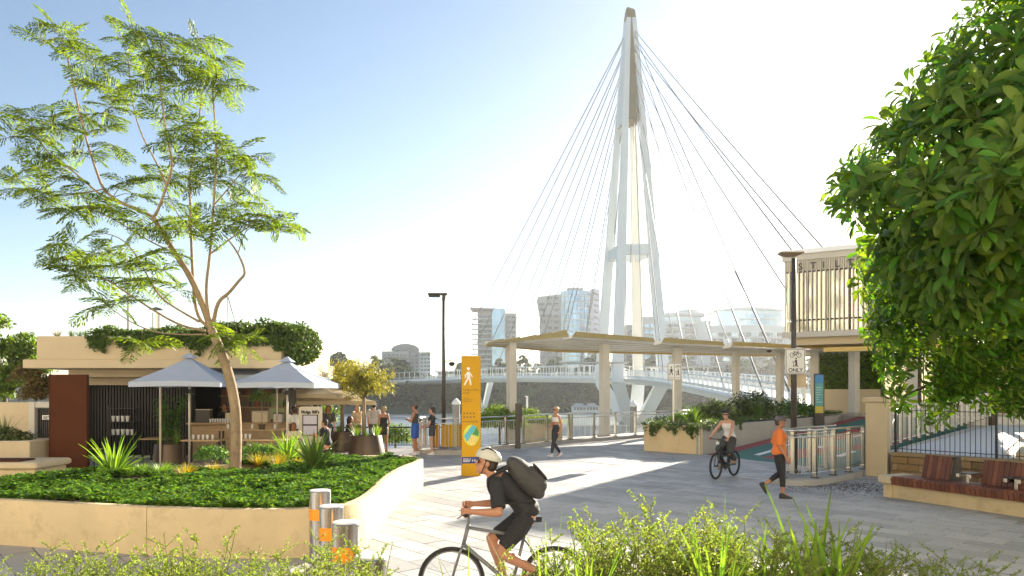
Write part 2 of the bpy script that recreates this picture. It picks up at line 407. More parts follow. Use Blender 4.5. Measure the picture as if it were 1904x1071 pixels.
while px < 1500:
    for row, (d, z0, s0) in enumerate(((263, -3.8, .72), (272, -1.5, .95), (292, 2.0, 1.05), (306, 4.0, 1.0))):
        pxx = px+rt.uniform(-14, 14)+row*13
        if 798 < pxx < 884 and row >= 2 or (row == 3 and pxx < 880): continue
        if 1055 < pxx < 1122 and row == 0: continue
        sc = s0*rt.uniform(.7, 1.25)*(.80 if pxx > 885 else .86)
        far_tree(X(pxx, d), d+rt.uniform(-4, 4), z0, rt.randrange(4), sc, rt.uniform(0, 6), ('dark green waterline tree', 'dark green second-row tree', 'dark green upper-bank tree', 'dark green hindmost tree')[row]+' across the river '+where(pxx), GT)
    px += 34
for pxx, d, z0, sc, k, lab in ((748, 296, 3, .82, 0, 'tall spreading tree in front of the pale apartment block across the river'),
                               (600, 300, 3, 1.0, 2, 'broad hazy tree across the river left of the potted trees'),
                               (640, 305, 3, .95, 0, 'tall tree across the river behind the potted trees'),
                               (858, 300, 5, .75, 3, 'small tree beside the white riverside house'),
                               (1075, 330, 6, .55, 0, 'small tree at the foot of the blue glass tower')):
    far_tree(X(pxx, d), d, z0, k, sc, pxx, lab, GT)
L = Leaves(); n = 26000; uy = rng.uniform(253.5, 300, n); ux = rng.uniform(-95, 130, n)
clump = np.array([noise.noise(Vector((x*.16, y*.16, 4)))+.5*noise.noise(Vector((x*.45, y*.45, 8))) for x, y in zip(ux, uy)])
uz = np.interp(uy-6*np.sin(ux*.021), ys, zs)+.2+2.6*np.clip(clump+.35, 0, 1.2)*rng.uniform(.3, 1, n)
L.add(np.column_stack([ux, uy, uz]), unit(n), unit(n)*.7+np.array([0, -.5, .6]), rng.uniform(.7, 1.5, n), .75)
tag(L.build('undergrowth', leaf_far2, None, kind='stuff'), 'dark green undergrowth covering the far river bank', 'undergrowth')
# ------------------------------------------------------------------ buildings across the river
glassb = mat('blue_glass', (.30, .46, .62), .12, metal=.55, objr=.18)
glassd = mat('dark_glass', (.10, .125, .14), .15, metal=.3, objr=.3)
glassl = mat('pale_glass', (.42, .50, .56), .18, metal=.5, objr=.2)
bwhite = mat('building_white', (.74, .74, .72), .7, var=.04, scale=.05)
bgrey = mat('building_grey', (.33, .325, .31), .75, var=.06, scale=.1)
bgrey2 = mat('building_mid_grey', (.48, .47, .45), .7, var=.06, scale=.1)
blav = mat('building_lavender', (.66, .62, .74), .6, var=.04, scale=.1)
UB = {m.name: unitbox('window', m) for m in (glassb, glassd, glassl)}
SLAB = unitbox('balcony', bwhite); SLABG = unitbox('floor_slab', bgrey2)
def windows(parent, m, x0, x1, z0, z1, nx, nz, y, gx=.12, gz=.3, skip=0.0, name='window'):
    me = UB[m.name]; wx = (x1-x0)/nx; wz_ = (z1-z0)/nz
    for i in range(nx):
        for k in range(nz):
            if skip and random.random() < skip: continue
            wpiece(name, me, parent, (x0+(i+.5)*wx, y, z0+(k+.5)*wz_), scale=(wx*(1-gx), .5, wz_*(1-gz)))
def bfix(d): return F/d
# glass tower with slanted roof, left
d = 460; s = F/d
def zx(px): return X(px, d)
def zz(py): return Z(py, d)
t = thing('glass_tower', 'slender tower with slanted overhanging roof and long balconies left of the canopy', 'building', (zx(915), d, 9))
MB().bx(zx(888), zx(915), d, d+22, 4, zz(578)).build('dark_wing', bgrey, t)
MB().bx(zx(915), zx(939), d-3, d+20, 4, zz(574)).build('glass_shaft', glassl, t)
MB().bx(zx(939), zx(960), d+1, d+22, 4, zz(582)).build('grey_wing', bgrey, t)
r_ = MB(); r_.quadstrip([[(zx(874), d-4, zz(572.5)), (zx(874), d+22, zz(572.5)), (zx(874), d+22, zz(573.5)), (zx(874), d-4, zz(573.5))], [(zx(917), d-4, zz(574)), (zx(917), d+22, zz(574)), (zx(917), d+22, zz(577)), (zx(917), d-4, zz(577))]]); r_.build('roof', bgrey2, t)
for k in range(13):
    z = zz(594+k*9.3)
    wpiece('balcony', SLAB, t, ((zx(877)+zx(915))/2, d-1.5, z), scale=(zx(915)-zx(877), 5, .5))
    windows(t, glassd, zx(890), zx(914), z+.6, z+2.8, 3, 1, d-.1)
    windows(t, glassd, zx(941), zx(959), z+.4, z+2.6, 2, 1, d+.9, gx=.3)
windows(t, glassb, zx(915.5), zx(938.5), zz(705), zz(577), 3, 14, d-3.1, gx=.06, gz=.10)
# grey and blue tower, middle
d = 405
t = thing('glass_tower', 'grey stone and blue curved glass tower with lavender side behind the cables', 'building', (zx(1055), d, 8))
g = MB(); g.prism([(zx(1006), d), (zx(1043), d), (zx(1043), d+20), (zx(1006), d+20)], 4, zz(588)); g.build('stone_wing', bgrey2, t)
g = MB(); g.quadstrip([[(zx(1006), d-1, zz(588)), (zx(1043), d-1, zz(588)), (zx(1043), d+20, zz(588)), (zx(1006), d+20, zz(588))], [(zx(1000), d-1, zz(552)), (zx(1043), d-1, zz(547)), (zx(1043), d+20, zz(547)), (zx(1000), d+20, zz(552))]]); g.build('overhang', bgrey2, t)
arc = [(zx(1043)+(zx(1098)-zx(1043))*k/8, d-1-5*math.sin(math.pi*k/8)) for k in range(9)]
MB().prism(arc+[(zx(1098), d+20), (zx(1043), d+20)], 4, zz(542)).build('glass_shaft', glassl, t)
MB().prism([(zx(1056), d+4), (zx(1086), d+4), (zx(1086), d+12), (zx(1056), d+12)], zz(542), zz(533)).build('plant_room', bgrey2, t)
MB().bx(zx(1098), zx(1115), d-1, d+18, 4, zz(538)).build('side_fin', blav, t)
for k in range(15):
    z = zz(541+k*11)
    for j in range(8):
        a, b_ = arc[j], arc[j+1]
        wpiece('window', UB['blue_glass' if (j in (2, 3, 4, 6) or k % 5 == 3) else 'pale_glass'], t, ((a[0]+b_[0])/2, (a[1]+b_[1])/2-.15, z-1.75), rot=(0, 0, math.atan2(b_[1]-a[1], b_[0]-a[0])), scale=(2.0, .4, 2.5))
    if k < 14:
        p = MB().prism([(x, y-.5) for x, y in arc]+[(zx(1098), d+1), (zx(1043), d+1)], z-3.45, z-3.2); p.build('floor_slab', bwhite, t)
        windows(t, glassd, zx(1004 if k > 3 else 1002), zx(1040), z-5, z-3.2, 3, 1, d-1.1, gx=.35, skip=.15)
        wpiece('awning', SLABG, t, (zx(1108), d-2.0, z-1.9), rot=(R(-20), R(18), 0), scale=(2.6, 1.6, .5))
# white rounded block right of the mast
d = 370
t = thing('apartment_block', 'white block with stepped round top just right of the bridge mast', 'building', (zx(1260), d, 8))
def arcwall(x0, x1, bulge, y, n=10): return [(x0+(x1-x0)*k/n, y-bulge*math.sin(math.pi*k/n)) for k in range(n+1)]
def block(name, x0, x1, z0, z1, bulge, m, y=None, dep=20):
    y = d if y is None else y
    a = arcwall(x0, x1, bulge, y); MB().prism(a+[(x1, y+dep), (x0, y+dep)], z0, z1).build(name, m, t)
    return a
block('lower_floors', zx(1233), zx(1294), 2, zz(598), 2.5, bwhite)
block('side_tower', zx(1294), zx(1320), 2, zz(597), .5, bwhite, d-1)
block('top_floor', zx(1236), zx(1305), zz(598), zz(588), 2.5, glassl, d+1)
block('roof', zx(1234), zx(1312), zz(588), zz(582), 3.5, bwhite, d-.5)
block('drum', zx(1267), zx(1306), zz(582), zz(575), 4, bwhite, d+3)
block('west_wing', zx(1196), zx(1233), 2, zz(588), 1, bgrey2, d+3)
block('low_wing', zx(1168), zx(1196), 2, zz(602), .5, bgrey, d+4)
for k in range(9):
    z = zz(600+k*12)
    windows(t, glassd, zx(1238), zx(1262), z-2.6, z-.6, 2, 1, d-2.2, gx=.2); windows(t, glassd, zx(1268), zx(1291), z-2.6, z-.6, 2, 1, d-2.0, gx=.2)
    wpiece('balcony', SLAB, t, (zx(1264), d-2.6, z-3), scale=(16, 2.6, .5))
    windows(t, glassb, zx(1199), zx(1230), z-2.6, z-.2, 3, 1, d+1.9, gx=.2); windows(t, glassd, zx(1170), zx(1194), z-5, z-3, 2, 1, d+3.4, gx=.3)
# wide tiered round block
t = thing('apartment_block', 'wide tiered glass apartment block with rounded top behind the canopy', 'building', (zx(1395), d, 8))
block('base_floors', zx(1310), zx(1480), 2, zz(632), 3, bgrey2)
block('middle_floors', zx(1318), zx(1470), zz(632), zz(606), 4, bwhite, d+1)
block('upper_floors', zx(1338), zx(1458), zz(606), zz(577), 5, glassl, d+3)
block('roof', zx(1334), zx(1462), zz(577), zz(574), 7, bwhite, d+3)
block('roof_crown', zx(1356), zx(1448), zz(574), zz(571), 6, bwhite, d+4)
for k in range(8):
    x0, x1 = ((1350, 1452), (1350, 1452), (1345, 1456), (1322, 1466), (1320, 1466), (1314, 1474), (1314, 1474), (1314, 1474))[k]
    z = zz(588+k*11.5); yy = (d-1.6 if k < 2 else d-2.6)
    a = arcwall(zx(x0), zx(x1), 4.6 if k < 3 else 3.6, d+3 if k < 3 else (d+1 if k < 4 else d), 12)
    for j in range(12):
        p, q = a[j], a[j+1]
        wpiece('window', UB['blue_glass' if k < 3 else ('dark_glass' if (j+k) % 3 else 'pale_glass')], t, ((p[0]+q[0])/2, (p[1]+q[1])/2-.3, z), rot=(0, 0, math.atan2(q[1]-p[1], q[0]-p[0])), scale=((q[0]-p[0])*.82, .5, 2.0))
    MB().prism([(x*1.0, y-1.3) for x, y in a]+[(a[-1][0], d+6), (a[0][0], d+6)], z-1.75, z-1.45).build('balcony', bwhite, t)
# cream block far left, with domed roof room
d = 450
t = thing('apartment_block', 'cream apartment block with domed roof room beyond the river on the left', 'building', (zx(745), d, 8))
MB().bx(zx(710), zx(760), d, d+18, 4, zz(653)).build('front_block', bgrey2, t)
MB().bx(zx(740), zx(778), d+4, d+22, 4, zz(648)).build('rear_block', bgrey2, t)
dm = MB(); dm.quadstrip([[(zx(752)+9*math.cos(math.pi*k/10), y, zz(651)+4.2*math.sin(math.pi*k/10)) for k in range(11)] for y in (d+3, d+15)]); dm.build('dome', bgrey, t)
ant = MB()
for q in (742, 748, 753, 757): ant.tube([(zx(q), d+8, zz(648)), (zx(q), d+8, zz(634+random.uniform(-1, 3)))], .14, 5)
ant.build('antenna', bgrey, t)
MB().bx(zx(779), zx(800), d+2, d+20, 4, zz(656)).build('white_tower', bwhite, t)
MB().prism([(zx(778), d+1), (zx(801), d+1), (zx(801), d+21), (zx(778), d+21)], zz(656), zz(654.5)).build('roof', bgrey, t)
for k in range(6):
    z = zz(659+k*7)
    windows(t, glassd, zx(712), zx(758), z-1.2, z+.3, 6, 1, d-.1, gx=.25); windows(t, glassd, zx(762), zx(777), z-1.2, z+.4, 2, 1, d+3.9, gx=.4)
    wpiece('balcony', SLABG, t, (zx(734), d-.8, z-1.6), scale=(14.5, 2, .4)); windows(t, glassd, zx(781), zx(799), z-1, z+.5, 3, 1, d+1.9, gx=.4)
# small hazy block at far left
d = 560
t = thing('apartment_block', 'low hazy apartment block peeping above the trees left of the potted trees', 'building', (zx(600), d, 10))
MB().bx(zx(572), zx(628), d, d+20, 4, zz(668)).build('wall', bgrey2, t); MB().bx(zx(590), zx(612), d+3, d+14, zz(668), zz(664)).build('roof_room', bgrey2, t)
windows(t, glassd, zx(574), zx(626), zz(690), zz(670), 8, 4, d-.1, gx=.4, gz=.5)
# riverside houses
d = 292
t = thing('riverside_house', 'white house with verandas half hidden by trees behind the dark lamp post', 'house', (zx(835), d, 4))
MB().bx(zx(802), zx(870), d, d+12, -1, zz(708)).build('wall', bwhite, t)
MB().bx(zx(812), zx(850), d+2, d+12, zz(708), zz(692)).build('upper_floor', bwhite, t)
MB().bx(zx(799), zx(872), d-2, d+13, zz(709), zz(706)).build('roof', bgrey2, t); MB().bx(zx(809), zx(853), d-1, d+13, zz(692), zz(690)).build('roof', bgrey2, t)
windows(t, glassd, zx(804), zx(868), zz(722), zz(712), 5, 1, d-.1, gx=.35); windows(t, glassl, zx(814), zx(848), zz(704), zz(695), 4, 1, d+1.9, gx=.3)
d = 252
t = thing('boat_house', 'white boat house with hipped roofs at the far waterline', 'house', (zx(1089), d, -5.5))
for a, b_, dz in ((1063, 1092, 0), (1088, 1116, 1)):
    MB().bx(zx(a+1), zx(b_-1), d+dz, d+6, -5.3, zz(757)).build('wall', bwhite, t)
    h = MB(); x0, x1, xm = zx(a), zx(b_), (zx(a)+zx(b_))/2
    h.quadstrip([[(x0, d-.6+dz, zz(757)), (x1, d-.6+dz, zz(757)), (x1, d+7, zz(757)), (x0, d+7, zz(757))], [(xm-1, d+2.5, zz(750)), (xm+1, d+2.5, zz(750)), (xm+1, d+3.6, zz(750)), (xm-1, d+3.6, zz(750))]]); h.build('roof', bgrey2, t)
    windows(t, glassd, x0+.5, x1-.5, -4.6, -3.1, 4, 1, d+dz-.1, gx=.3)
MB().bx(zx(1058), zx(1120), d-2, d+1, -5.6, -5.2).build('jetty', bgrey2, t)
# ------------------------------------------------------------------ cable-stayed bridge
BC = (26.8, 165.0)
br = thing('cable_stayed_bridge', 'white cable-stayed footbridge with tall four-legged mast crossing the river', 'bridge', (BC[0], BC[1], -5.5))
dk = [Vector(p) for p in ((21.5, 44, 1.0), (23.4, 52, 1.2), (26, 75, 2.1), (28.2, 105, 3.3), (29.3, 135, 4.5), (28.6, 157, 5.1), (26.3, 169, 5.4), (21.5, 183, 5.75), (14, 200, 6.1), (4, 217, 6.45), (-9, 235, 6.5), (-26, 254, 6.2), (-48, 275, 5.6))]
dk = chaikin(dk, 2, False)
def dframe(i):
    t_ = (dk[min(i+1, len(dk)-1)]-dk[max(i-1, 0)]); t_.z = 0; t_.normalize(); return Vector((t_.y, -t_.x, 0))
rings = []
for i, p in enumerate(dk):
    r_ = dframe(i); Wd = 3.6; up = Vector((0, 0, 1))
    rings.append([p+r_*a+up*b for a, b in ((-Wd, 0), (Wd, 0), (Wd+.25, -.25), (Wd, -.55), (1.6, -1.5), (-1.6, -1.5), (-Wd, -.55), (-Wd-.25, -.25))])
MB().quadstrip(rings).build('deck', bridge_w, br, smooth=30)
# balustrades: posts, top rail, mid rail, glass kick panel
post_me = MB().beam((0, 0, 0), (0, 0, 1), .16, .16).mesh('rail_post', bridge_w)
for sd in (-1, 1):
    line = [p+dframe(i)*sd*3.55 for i, p in enumerate(dk)]
    def hgt(q): return 1.5 if q.y < 150 else 1.5+1.5*min(1, (q.y-150)/30)
    MB().tube([q+Vector((0, 0, hgt(q))) for q in line], .09, 5).build('top_rail', bridge_w, br)
    MB().tube([q+Vector((0, 0, 1.05)) for q in line], .05, 5).build('hand_rail', bridge_w, br)
    MB().quadstrip([[q+Vector((0, 0, .05)), q+Vector((0, 0, .42)), q+dframe(0)*.04+Vector((0, 0, .42)), q+dframe(0)*.04+Vector((0, 0, .05))] for q in line]).build('kick_rail', bridge_w, br)
    for q in resample(line, 3.0):
        wpiece('rail_post', post_me, br, q, scale=(1, 1, hgt(q)))
    fine = MB()
    for q in resample(line, .75): fine.beam(q, q+Vector((0, 0, min(hgt(q), 1.5))), .05, .05)
    fine.build('balusters', bridge_w, br, kind='stuff')
# mast legs
ft = {'A': (-6.0, 7.0), 'B': (-3.9, -7.0), 'C': (3.2, 7.0), 'D': (6.3, -7.0)}
z0, z1 = 4.0, 86.5
def legpt(k, z):
    f = 1-(z-z0)/(z1-z0)*.875
    return Vector((BC[0]+ft[k][0]*f, BC[1]+ft[k][1]*f, z))
for k in 'ABCD':
    wa, wb = (2.4, .95)
    mb = MB(); mb.beam(legpt(k, z0), legpt(k, z1), wa, wa, up=(0, 1, 0), w2=wb, h2=wb)
    mb.build('mast_leg', bridge_c if k == 'C' else bridge_w, br)
MB().quadstrip([[legpt(k, z)+Vector((0, dy, 0)) for k, dy in (('B', -.2), ('D', -.2), ('C', .2), ('A', .2))] for z in (63, 86.4)]).build('anchor_core', olive, br)
MB().quadstrip([[legpt(k, z)+Vector((dx, dy, 0)) for k, dx, dy in (('A', -.5, -.4), ('B', -.5, -.5), ('B', -.1, -.5), ('A', -.1, -.4))] for z in (62.6, 86.0)]).build('side_plate', bridge_w, br)
MB().quadstrip([[(BC[0]+x*hw, BC[1]+y*hw, z+dz*(x > 0)) for x, y in ((-1, -1), (1, -1), (1, 1), (-1, 1))] for z, hw, dz in ((86.3, 1.25, 0), (88.6, 1.0, -.3), (89.2, .6, -.3))]).build('mast_cap', olive, br)
for a, b_ in (('B', 'D'), ('A', 'C'), ('A', 'B'), ('C', 'D')):
    z = 33.5; MB().beam(legpt(a, z), legpt(b_, z), 1.0, 2.3).build('cross_beam', bridge_w, br)
# splayed pier under the deck
for k in 'ABCD':
    p = legpt(k, z0+.5); q = Vector((BC[0]+.7+(p.x-BC[0])*.16, BC[1]+(p.y-BC[1])*.16, -6.0))
    MB().beam(q, p, 2.6, 2.6, up=(0, 1, 0), w2=2.5, h2=2.5).build('pier_arm', bridge_w, br)
MB().lathe([(3.2, -7), (3.2, -5.0), (2.6, -4.4)], (BC[0]+.7, BC[1], 0), 20).build('pile_cap', conc, br)
q = Vector((X(897, 240), 240, 0))
for sx in (-1, 1):
    MB().beam((q.x, q.y, -6), (q.x+sx*2.6, q.y+sx, 5.2), 1.2, 1.2, w2=1.7, h2=1.7).build('pier_arm', bridge_w, br)
# shade roofs on the deck beside the mast
for i, (a, b_, y, zt) in enumerate(((1040, 1165, 158, Z(676, 158)), (1200, 1330, 140, Z(684, 140)))):
    MB().bx(X(a, y), X(b_, y), y-1.5, y+2.0, zt, zt+.35, bev=.1).build('shade_roof', pale, br)
    for k in range(5):
        xx = X(a, y)+(X(b_, y)-X(a, y))*(k+.5)/5
        wpiece('shade_post', post_me, br, (xx, y+.3, 4.6), scale=(1.6, 1.6, zt-4.6))
# stay cables
def deckpt(tt, sd):
    i = int(tt*(len(dk)-1)); f = tt*(len(dk)-1)-i; j = min(i+1, len(dk)-1)
    return dk[i].lerp(dk[j], f)+dframe(i)*sd*3.5+Vector((0, 0, .3))
imast = min(range(len(dk)), key=lambda i: abs(dk[i].y-165))/(len(dk)-1)
def cable(a, b_, r_):
    a = Vector(a); b_ = Vector(b_); L = (b_-a).length; pts = []
    for k in range(9):
        f = k/8; pts.append(a.lerp(b_, f)-Vector((0, 0, 4*f*(1-f)*L*.004)))
    MB().tube(pts, r_, 5).build('stay_cable', cable_m, br)
    c = b_+(a-b_).normalized()*1.2; MB().tube([b_-(a-b_).normalized()*.2, c], r_*2.0, 6).build('cable_socket', bridge_w, br)
for k in range(7):
    tt = imast+(1-imast)*(.12+.105*k); za = 66+3.0*k
    for sd in (-1, 1): cable((BC[0]-.6, BC[1]+.8*sd, za), deckpt(min(tt, .97), sd), .125)
for k in range(7):
    tt = imast*(1-.10-.125*k); za = 65+3.0*k
    for sd in (-1, 1): cable((BC[0]+.8, BC[1]-.8+.5*sd, za), deckpt(max(tt, .02), sd), .085)
for k, (xx, yy) in enumerate(((30.5, 50), (27.5, 48))): cable((BC[0]+.9, BC[1]-.6, 84.0-3*k), (xx, yy, 2.0), .085)
# ------------------------------------------------------------------ walkway canopy
cp = thing('walkway_canopy', 'long white-lined canopy with folded gold fascia on pale square columns', 'canopy', (4.5, 35, 0))
near = [(-1.0, 29.4, 4.20), (0.7, 31.0, 4.40), (2.5, 33.0, 4.72), (7.2, 36.0, 4.66), (11.3, 38.2, 4.62), (15.5, 39.6, 4.56), (19.8, 38.8, 4.48), (22.6, 38.0, 4.45)]
far = [(-1.1, 29.8, 4.20), (2.2, 35.0, 4.22), (5.0, 38.5, 4.35), (9.6, 41.5, 4.42), (14.0, 43.2, 4.42), (18.5, 44.0, 4.42), (22.3, 43.0, 4.42), (24.5, 42.0, 4.42)]
for i in range(7):
    a, b_, c, e = Vector(near[i]), Vector(near[i+1]), Vector(far[i+1]), Vector(far[i])
    th = Vector((0, 0, .07))
    MB().quadstrip([[a, b_, c, e], [a+th, b_+th, c+th, e+th]]).build('soffit_panel', white_st, cp)
    for k in range(1, 6):
        f = k/6; MB().beam(a.lerp(e, f)-Vector((0, 0, .03)), b_.lerp(c, f)-Vector((0, 0, .03)), .04, .05).build('soffit_batten', pale, cp)
    MB().beam(e-Vector((0, 0, .04)), c-Vector((0, 0, .04)), .10, .12).build('edge_trim', gold, cp)
def fascia(a, b_, z0, z1, lean=.35):
    a = Vector(a); b_ = Vector(b_); n = Vector(((b_-a).y, -(b_-a).x, 0)).normalized()
    h0 = Vector((0, 0, z0)); h1 = Vector((0, 0, z1))
    top = [a+h0-n*lean*.3+(b_-a)*.06, b_+h1-n*lean*.3]
    MB().quadstrip([[a+n*.06, b_+n*.06, top[1], top[0]], [a+n*.12, b_+n*.12, top[1]+n*.06, top[0]+n*.06]]).build('fascia_panel', gold, cp)
L1 = [Vector(near[0]), Vector(near[1]), Vector(near[2])]
for k in range(5):
    f0, f1 = k/5, (k+1)/5
    def at(f): return L1[0].lerp(L1[1], f*2) if f < .5 else L1[1].lerp(L1[2], f*2-1)
    fascia(at(f0), at(f1), .05+.045*k, .14+.045*k)
for i in range(2, 7):
    a, b_ = Vector(near[i]), Vector(near[i+1]); g_ = (b_-a).normalized()*.25
    fascia(a+g_, b_-g_, .26, .22)
    MB().beam(a-g_, a+g_, .06, .3, w2=.06, h2=.1).build('joint_panel', white_st, cp)
for i, (px_, d_, w_) in enumerate(((951, 30.6, .33), (1124, 35.0, .38), (1259, 38.0, .36), (1368, 41.0, .32), (1450, 41.5, .34), (1588, 38.5, .40))):
    x_ = X(px_, d_); b0 = 1.0 if d_ > 38.2 or px_ > 1500 else 0.0
    MB().box((x_, d_, (b0-.1+4.5)/2), (w_, w_, 4.6-b0), rz=R(28), bev=.02).build('column', pale, cp)
    MB().box((x_, d_, b0+.06), (w_+.12, w_+.12, .12), rz=R(28)).build('column_base', conc, cp)
MB().lathe([(.02, -.14), (.13, -.1), (.15, 0)], (X(1430, 40), 40, 4.5), 12).build('dome_camera', darkm, cp)

# ------------------------------------------------------------------ sunlit city street behind the viewer (mirrored in the restaurant glass)
cream_f = mat('city_cream_stone', (.72, .65, .54), .85, var=.06, scale=.3); UBC = unitbox('window', glassd); UBS = unitbox('sill', bwhite)
for i, (x0, x1, y, h, lab) in enumerate(((-62, -22, -20, 26, 'cream stone office block across the street, left of three behind the viewer'), (-20, 24, -24, 32, 'tall cream stone office block directly behind the viewer'), (26, 75, -18, 24, 'cream stone office block across the street, right of three behind the viewer'))):
    t = thing('office_block', lab, 'building', ((x0+x1)/2, y, 0)); MB().bx(x0, x1, y-14, y, -.01, h).build('wall', cream_f, t); MB().bx(x0-.4, x1+.4, y-14.4, y+.5, h, h+.8).build('cornice', cream_f, t)
    n = int((x1-x0)/5)
    for k in range(n):
        for r_ in range(int(h/4.2)): wpiece('window', UBC, t, (x0+(k+.5)*(x1-x0)/n, y+.02, 2.6+r_*4.2), scale=(1.5, .1, 2.2))
# ------------------------------------------------------------------ restaurant on stilts, lobby, painted path
FL = MB().prism([(16.2, 41.6), (22.2, 34.9), (46, 40), (46, 60), (22, 52)], -.5, 1.0).build('lobby_floor', pale); tag(FL, kind='structure')
A0 = Vector((14.75, 39.3, 0)); EX = Vector((.853, -.522, 0)); EY = Vector((.522, .853, 0))
def BL(x, y, z): return A0+EX*x+EY*y+Vector((0, 0, z))
rs = thing('stilted_restaurant', 'cream upper-floor restaurant with vertical fins and dark lettering beside the big tree', 'building', A0)
def bbox(name, x0, x1, y0, y1, z0, z1, m, parent=rs):
    return MB().quadstrip([[BL(x, y, z) for x, y in ((x0, y0), (x1, y0), (x1, y1), (x0, y1))] for z in (z0, z1)]).build(name, m, parent)
glr = mat('reflecting_glass', (.50, .49, .42), .06, metal=.75, var=.12, scale=.6)
fin_m = mat('cream_fin', (.74, .68, .56), .5, objr=.08)
bbox('core', .3, 8.5, .45, 8, 5.6, 9.1, pale)
bbox('roof', -.25, 9, -.35, 8.4, 9.55, 9.78, white_st); bbox('roof_fascia', -.1, 8.8, -.12, 8.2, 9.25, 9.55, pale)
bbox('floor_slab', -.1, 8.8, -.1, 8.2, 5.12, 5.42, pale); bbox('soffit', .3, 8.6, .3, 8, 4.72, 5.12, tan2)
bbox('roof_plant', 3.3, 4.1, 3, 4, 9.78, 10.75, white_st); bbox('sign_band', .02, 8.6, .10, .2, 8.65, 9.25, fin_m)
bbox('transom', .02, 8.6, .06, .12, 8.60, 8.66, darkm); bbox('transom', .02, 8.6, .06, .12, 6.02, 6.07, darkm)
for k in range(8):
    bbox('window', .06+k*1.07, 1.06+k*1.07, .16, .22, 6.1, 8.6, glr); bbox('spandrel', .06+k*1.07, 1.06+k*1.07, .16, .22, 5.45, 6.0, glr)
bbox('end_wall', 4.05, 8.6, -.06, .1, 5.42, 9.25, mat('slate_panel', (.16, .18, .21), .5))
for k in range(19):
    c = BL(.05+k*.222, -.02, (5.42+9.25)/2)
    MB().box(c, (.045, .18, 3.83), rz=math.atan2(EX.y, EX.x)).build('fin', fin_m, rs)
for k in range(18):
    MB().box(BL(.16+k*.222, .0, 8.95), (.05, .10, .58), rz=math.atan2(EX.y, EX.x)).build('short_fin', fin_m, rs)
letm = mat('letter_grey', (.07, .06, .05), .5)
for k, ch in enumerate('STILTS'):
    text_part(ch, .50, 'letter', letm, rs, BL(.72+k*.60, -.14, 8.72), EX, (0, 0, 1), depth=.02, bold=.004)
for (x, y, ww) in ((6.0, 1.2, .5), (1.0, 3.5, .45), (6.5, 6.5, .5)):
    bbox('column', x-ww/2, x+ww/2, y-ww/2, y+ww/2, .9, 4.75, pale)
bbox('lobby_wall', 5.2, 12, 6.0, 6.2, 1.0, 4.8, tan2); bbox('screen_wall', 6.9, 7.1, 1.2, 6, 1.0, 4.72, pale)
for k in range(5): bbox('lobby_door', 4.6+k*.62, 5.16+k*.62, 3.6, 3.66, 1.05, 4.4, glr)
bbox('canopy_beam', 2.0, 8.6, -.3, .1, 4.3, 4.52, gold); bbox('bench_wall', 1.2, 4.4, 3.0, 3.3, 1.0, 2.35, tan2)
o = MB().box(BL(8.1, 1.0, 2.3), (2.2, .06, 2.6), rz=math.atan2(EX.y, EX.x)).build('mesh_gate', blackm, rs)
# hedge behind the low wall
hd = thing('hedge', 'yellow-green hedge above the low wall under the restaurant', 'hedge', BL(2.6, 3.8, 1.0))
L = Leaves(); n = 5200
c = np.array([list(BL(x, y, z)) for x, y, z in zip(rng.uniform(1.0, 4.6, n), rng.uniform(3.5, 4.3, n), rng.uniform(1.9, 4.6, n))])
L.add(c, unit(n), unit(n), .17, .09); L.build('foliage', leaf_gc2, hd)
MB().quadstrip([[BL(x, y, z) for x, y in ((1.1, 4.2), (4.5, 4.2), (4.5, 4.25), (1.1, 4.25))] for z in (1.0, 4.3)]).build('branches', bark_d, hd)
# painted ramp path
PA, PB, PD = Vector((6.85, 25.55, 0)), Vector((9.35, 20.75, 0)), Vector((.66, .75, 0))*20.5
def PP(u, v, dz=0.0): return PA.lerp(PB, u)+PD*v+Vector((0, 0, .008+1.0*v+dz))
pgreen = mat('path_green', (.035, .16, .13), .8, var=.15, scale=5); pred = mat('path_red', (.30, .06, .06), .8, var=.15, scale=5)
def sheet(poly, dz, name, m, parent=None):
    return MB().quad(*[PP(u, v, dz) for u, v in poly]).build(name, m, parent)
pth = MB(); a_, b_, c_, d_ = PP(0, 0), PP(1, 0), PP(1, 1), PP(0, 1)
pth.quadstrip([[Vector((p.x, p.y, -.1)) for p in (a_, b_, c_, d_)], [a_, b_, c_, d_]]); po = pth.build('path', pgreen); tag(po, kind='structure')
sheet([(0, 0), (.12, 0), (.12, 1), (0, 1)], .004, 'edge_marking', pred, po)
for (u0, v0, u1, v1) in ((.40, .03, .72, .22), (.72, .22, .98, .50), (.30, .34, .62, .58)):
    sheet([(u0, v0), (u0+.22, v0), (u1, v1), (u1-.22, v1+.02)], .004, 'red_marking', pred, po)
for (u0, v0, du, dv) in ((.30, .05, .05, .07), (.28, .13, .02, .10), (.80, .12, .05, .08), (.84, .24, .03, .10), (.55, .4, .03, .12), (.52, .2, .06, .03)):
    sheet([(u0, v0), (u0+du, v0), (u0+du, v0+dv), (u0, v0+dv)], .009, 'white_marking', white_p, po)
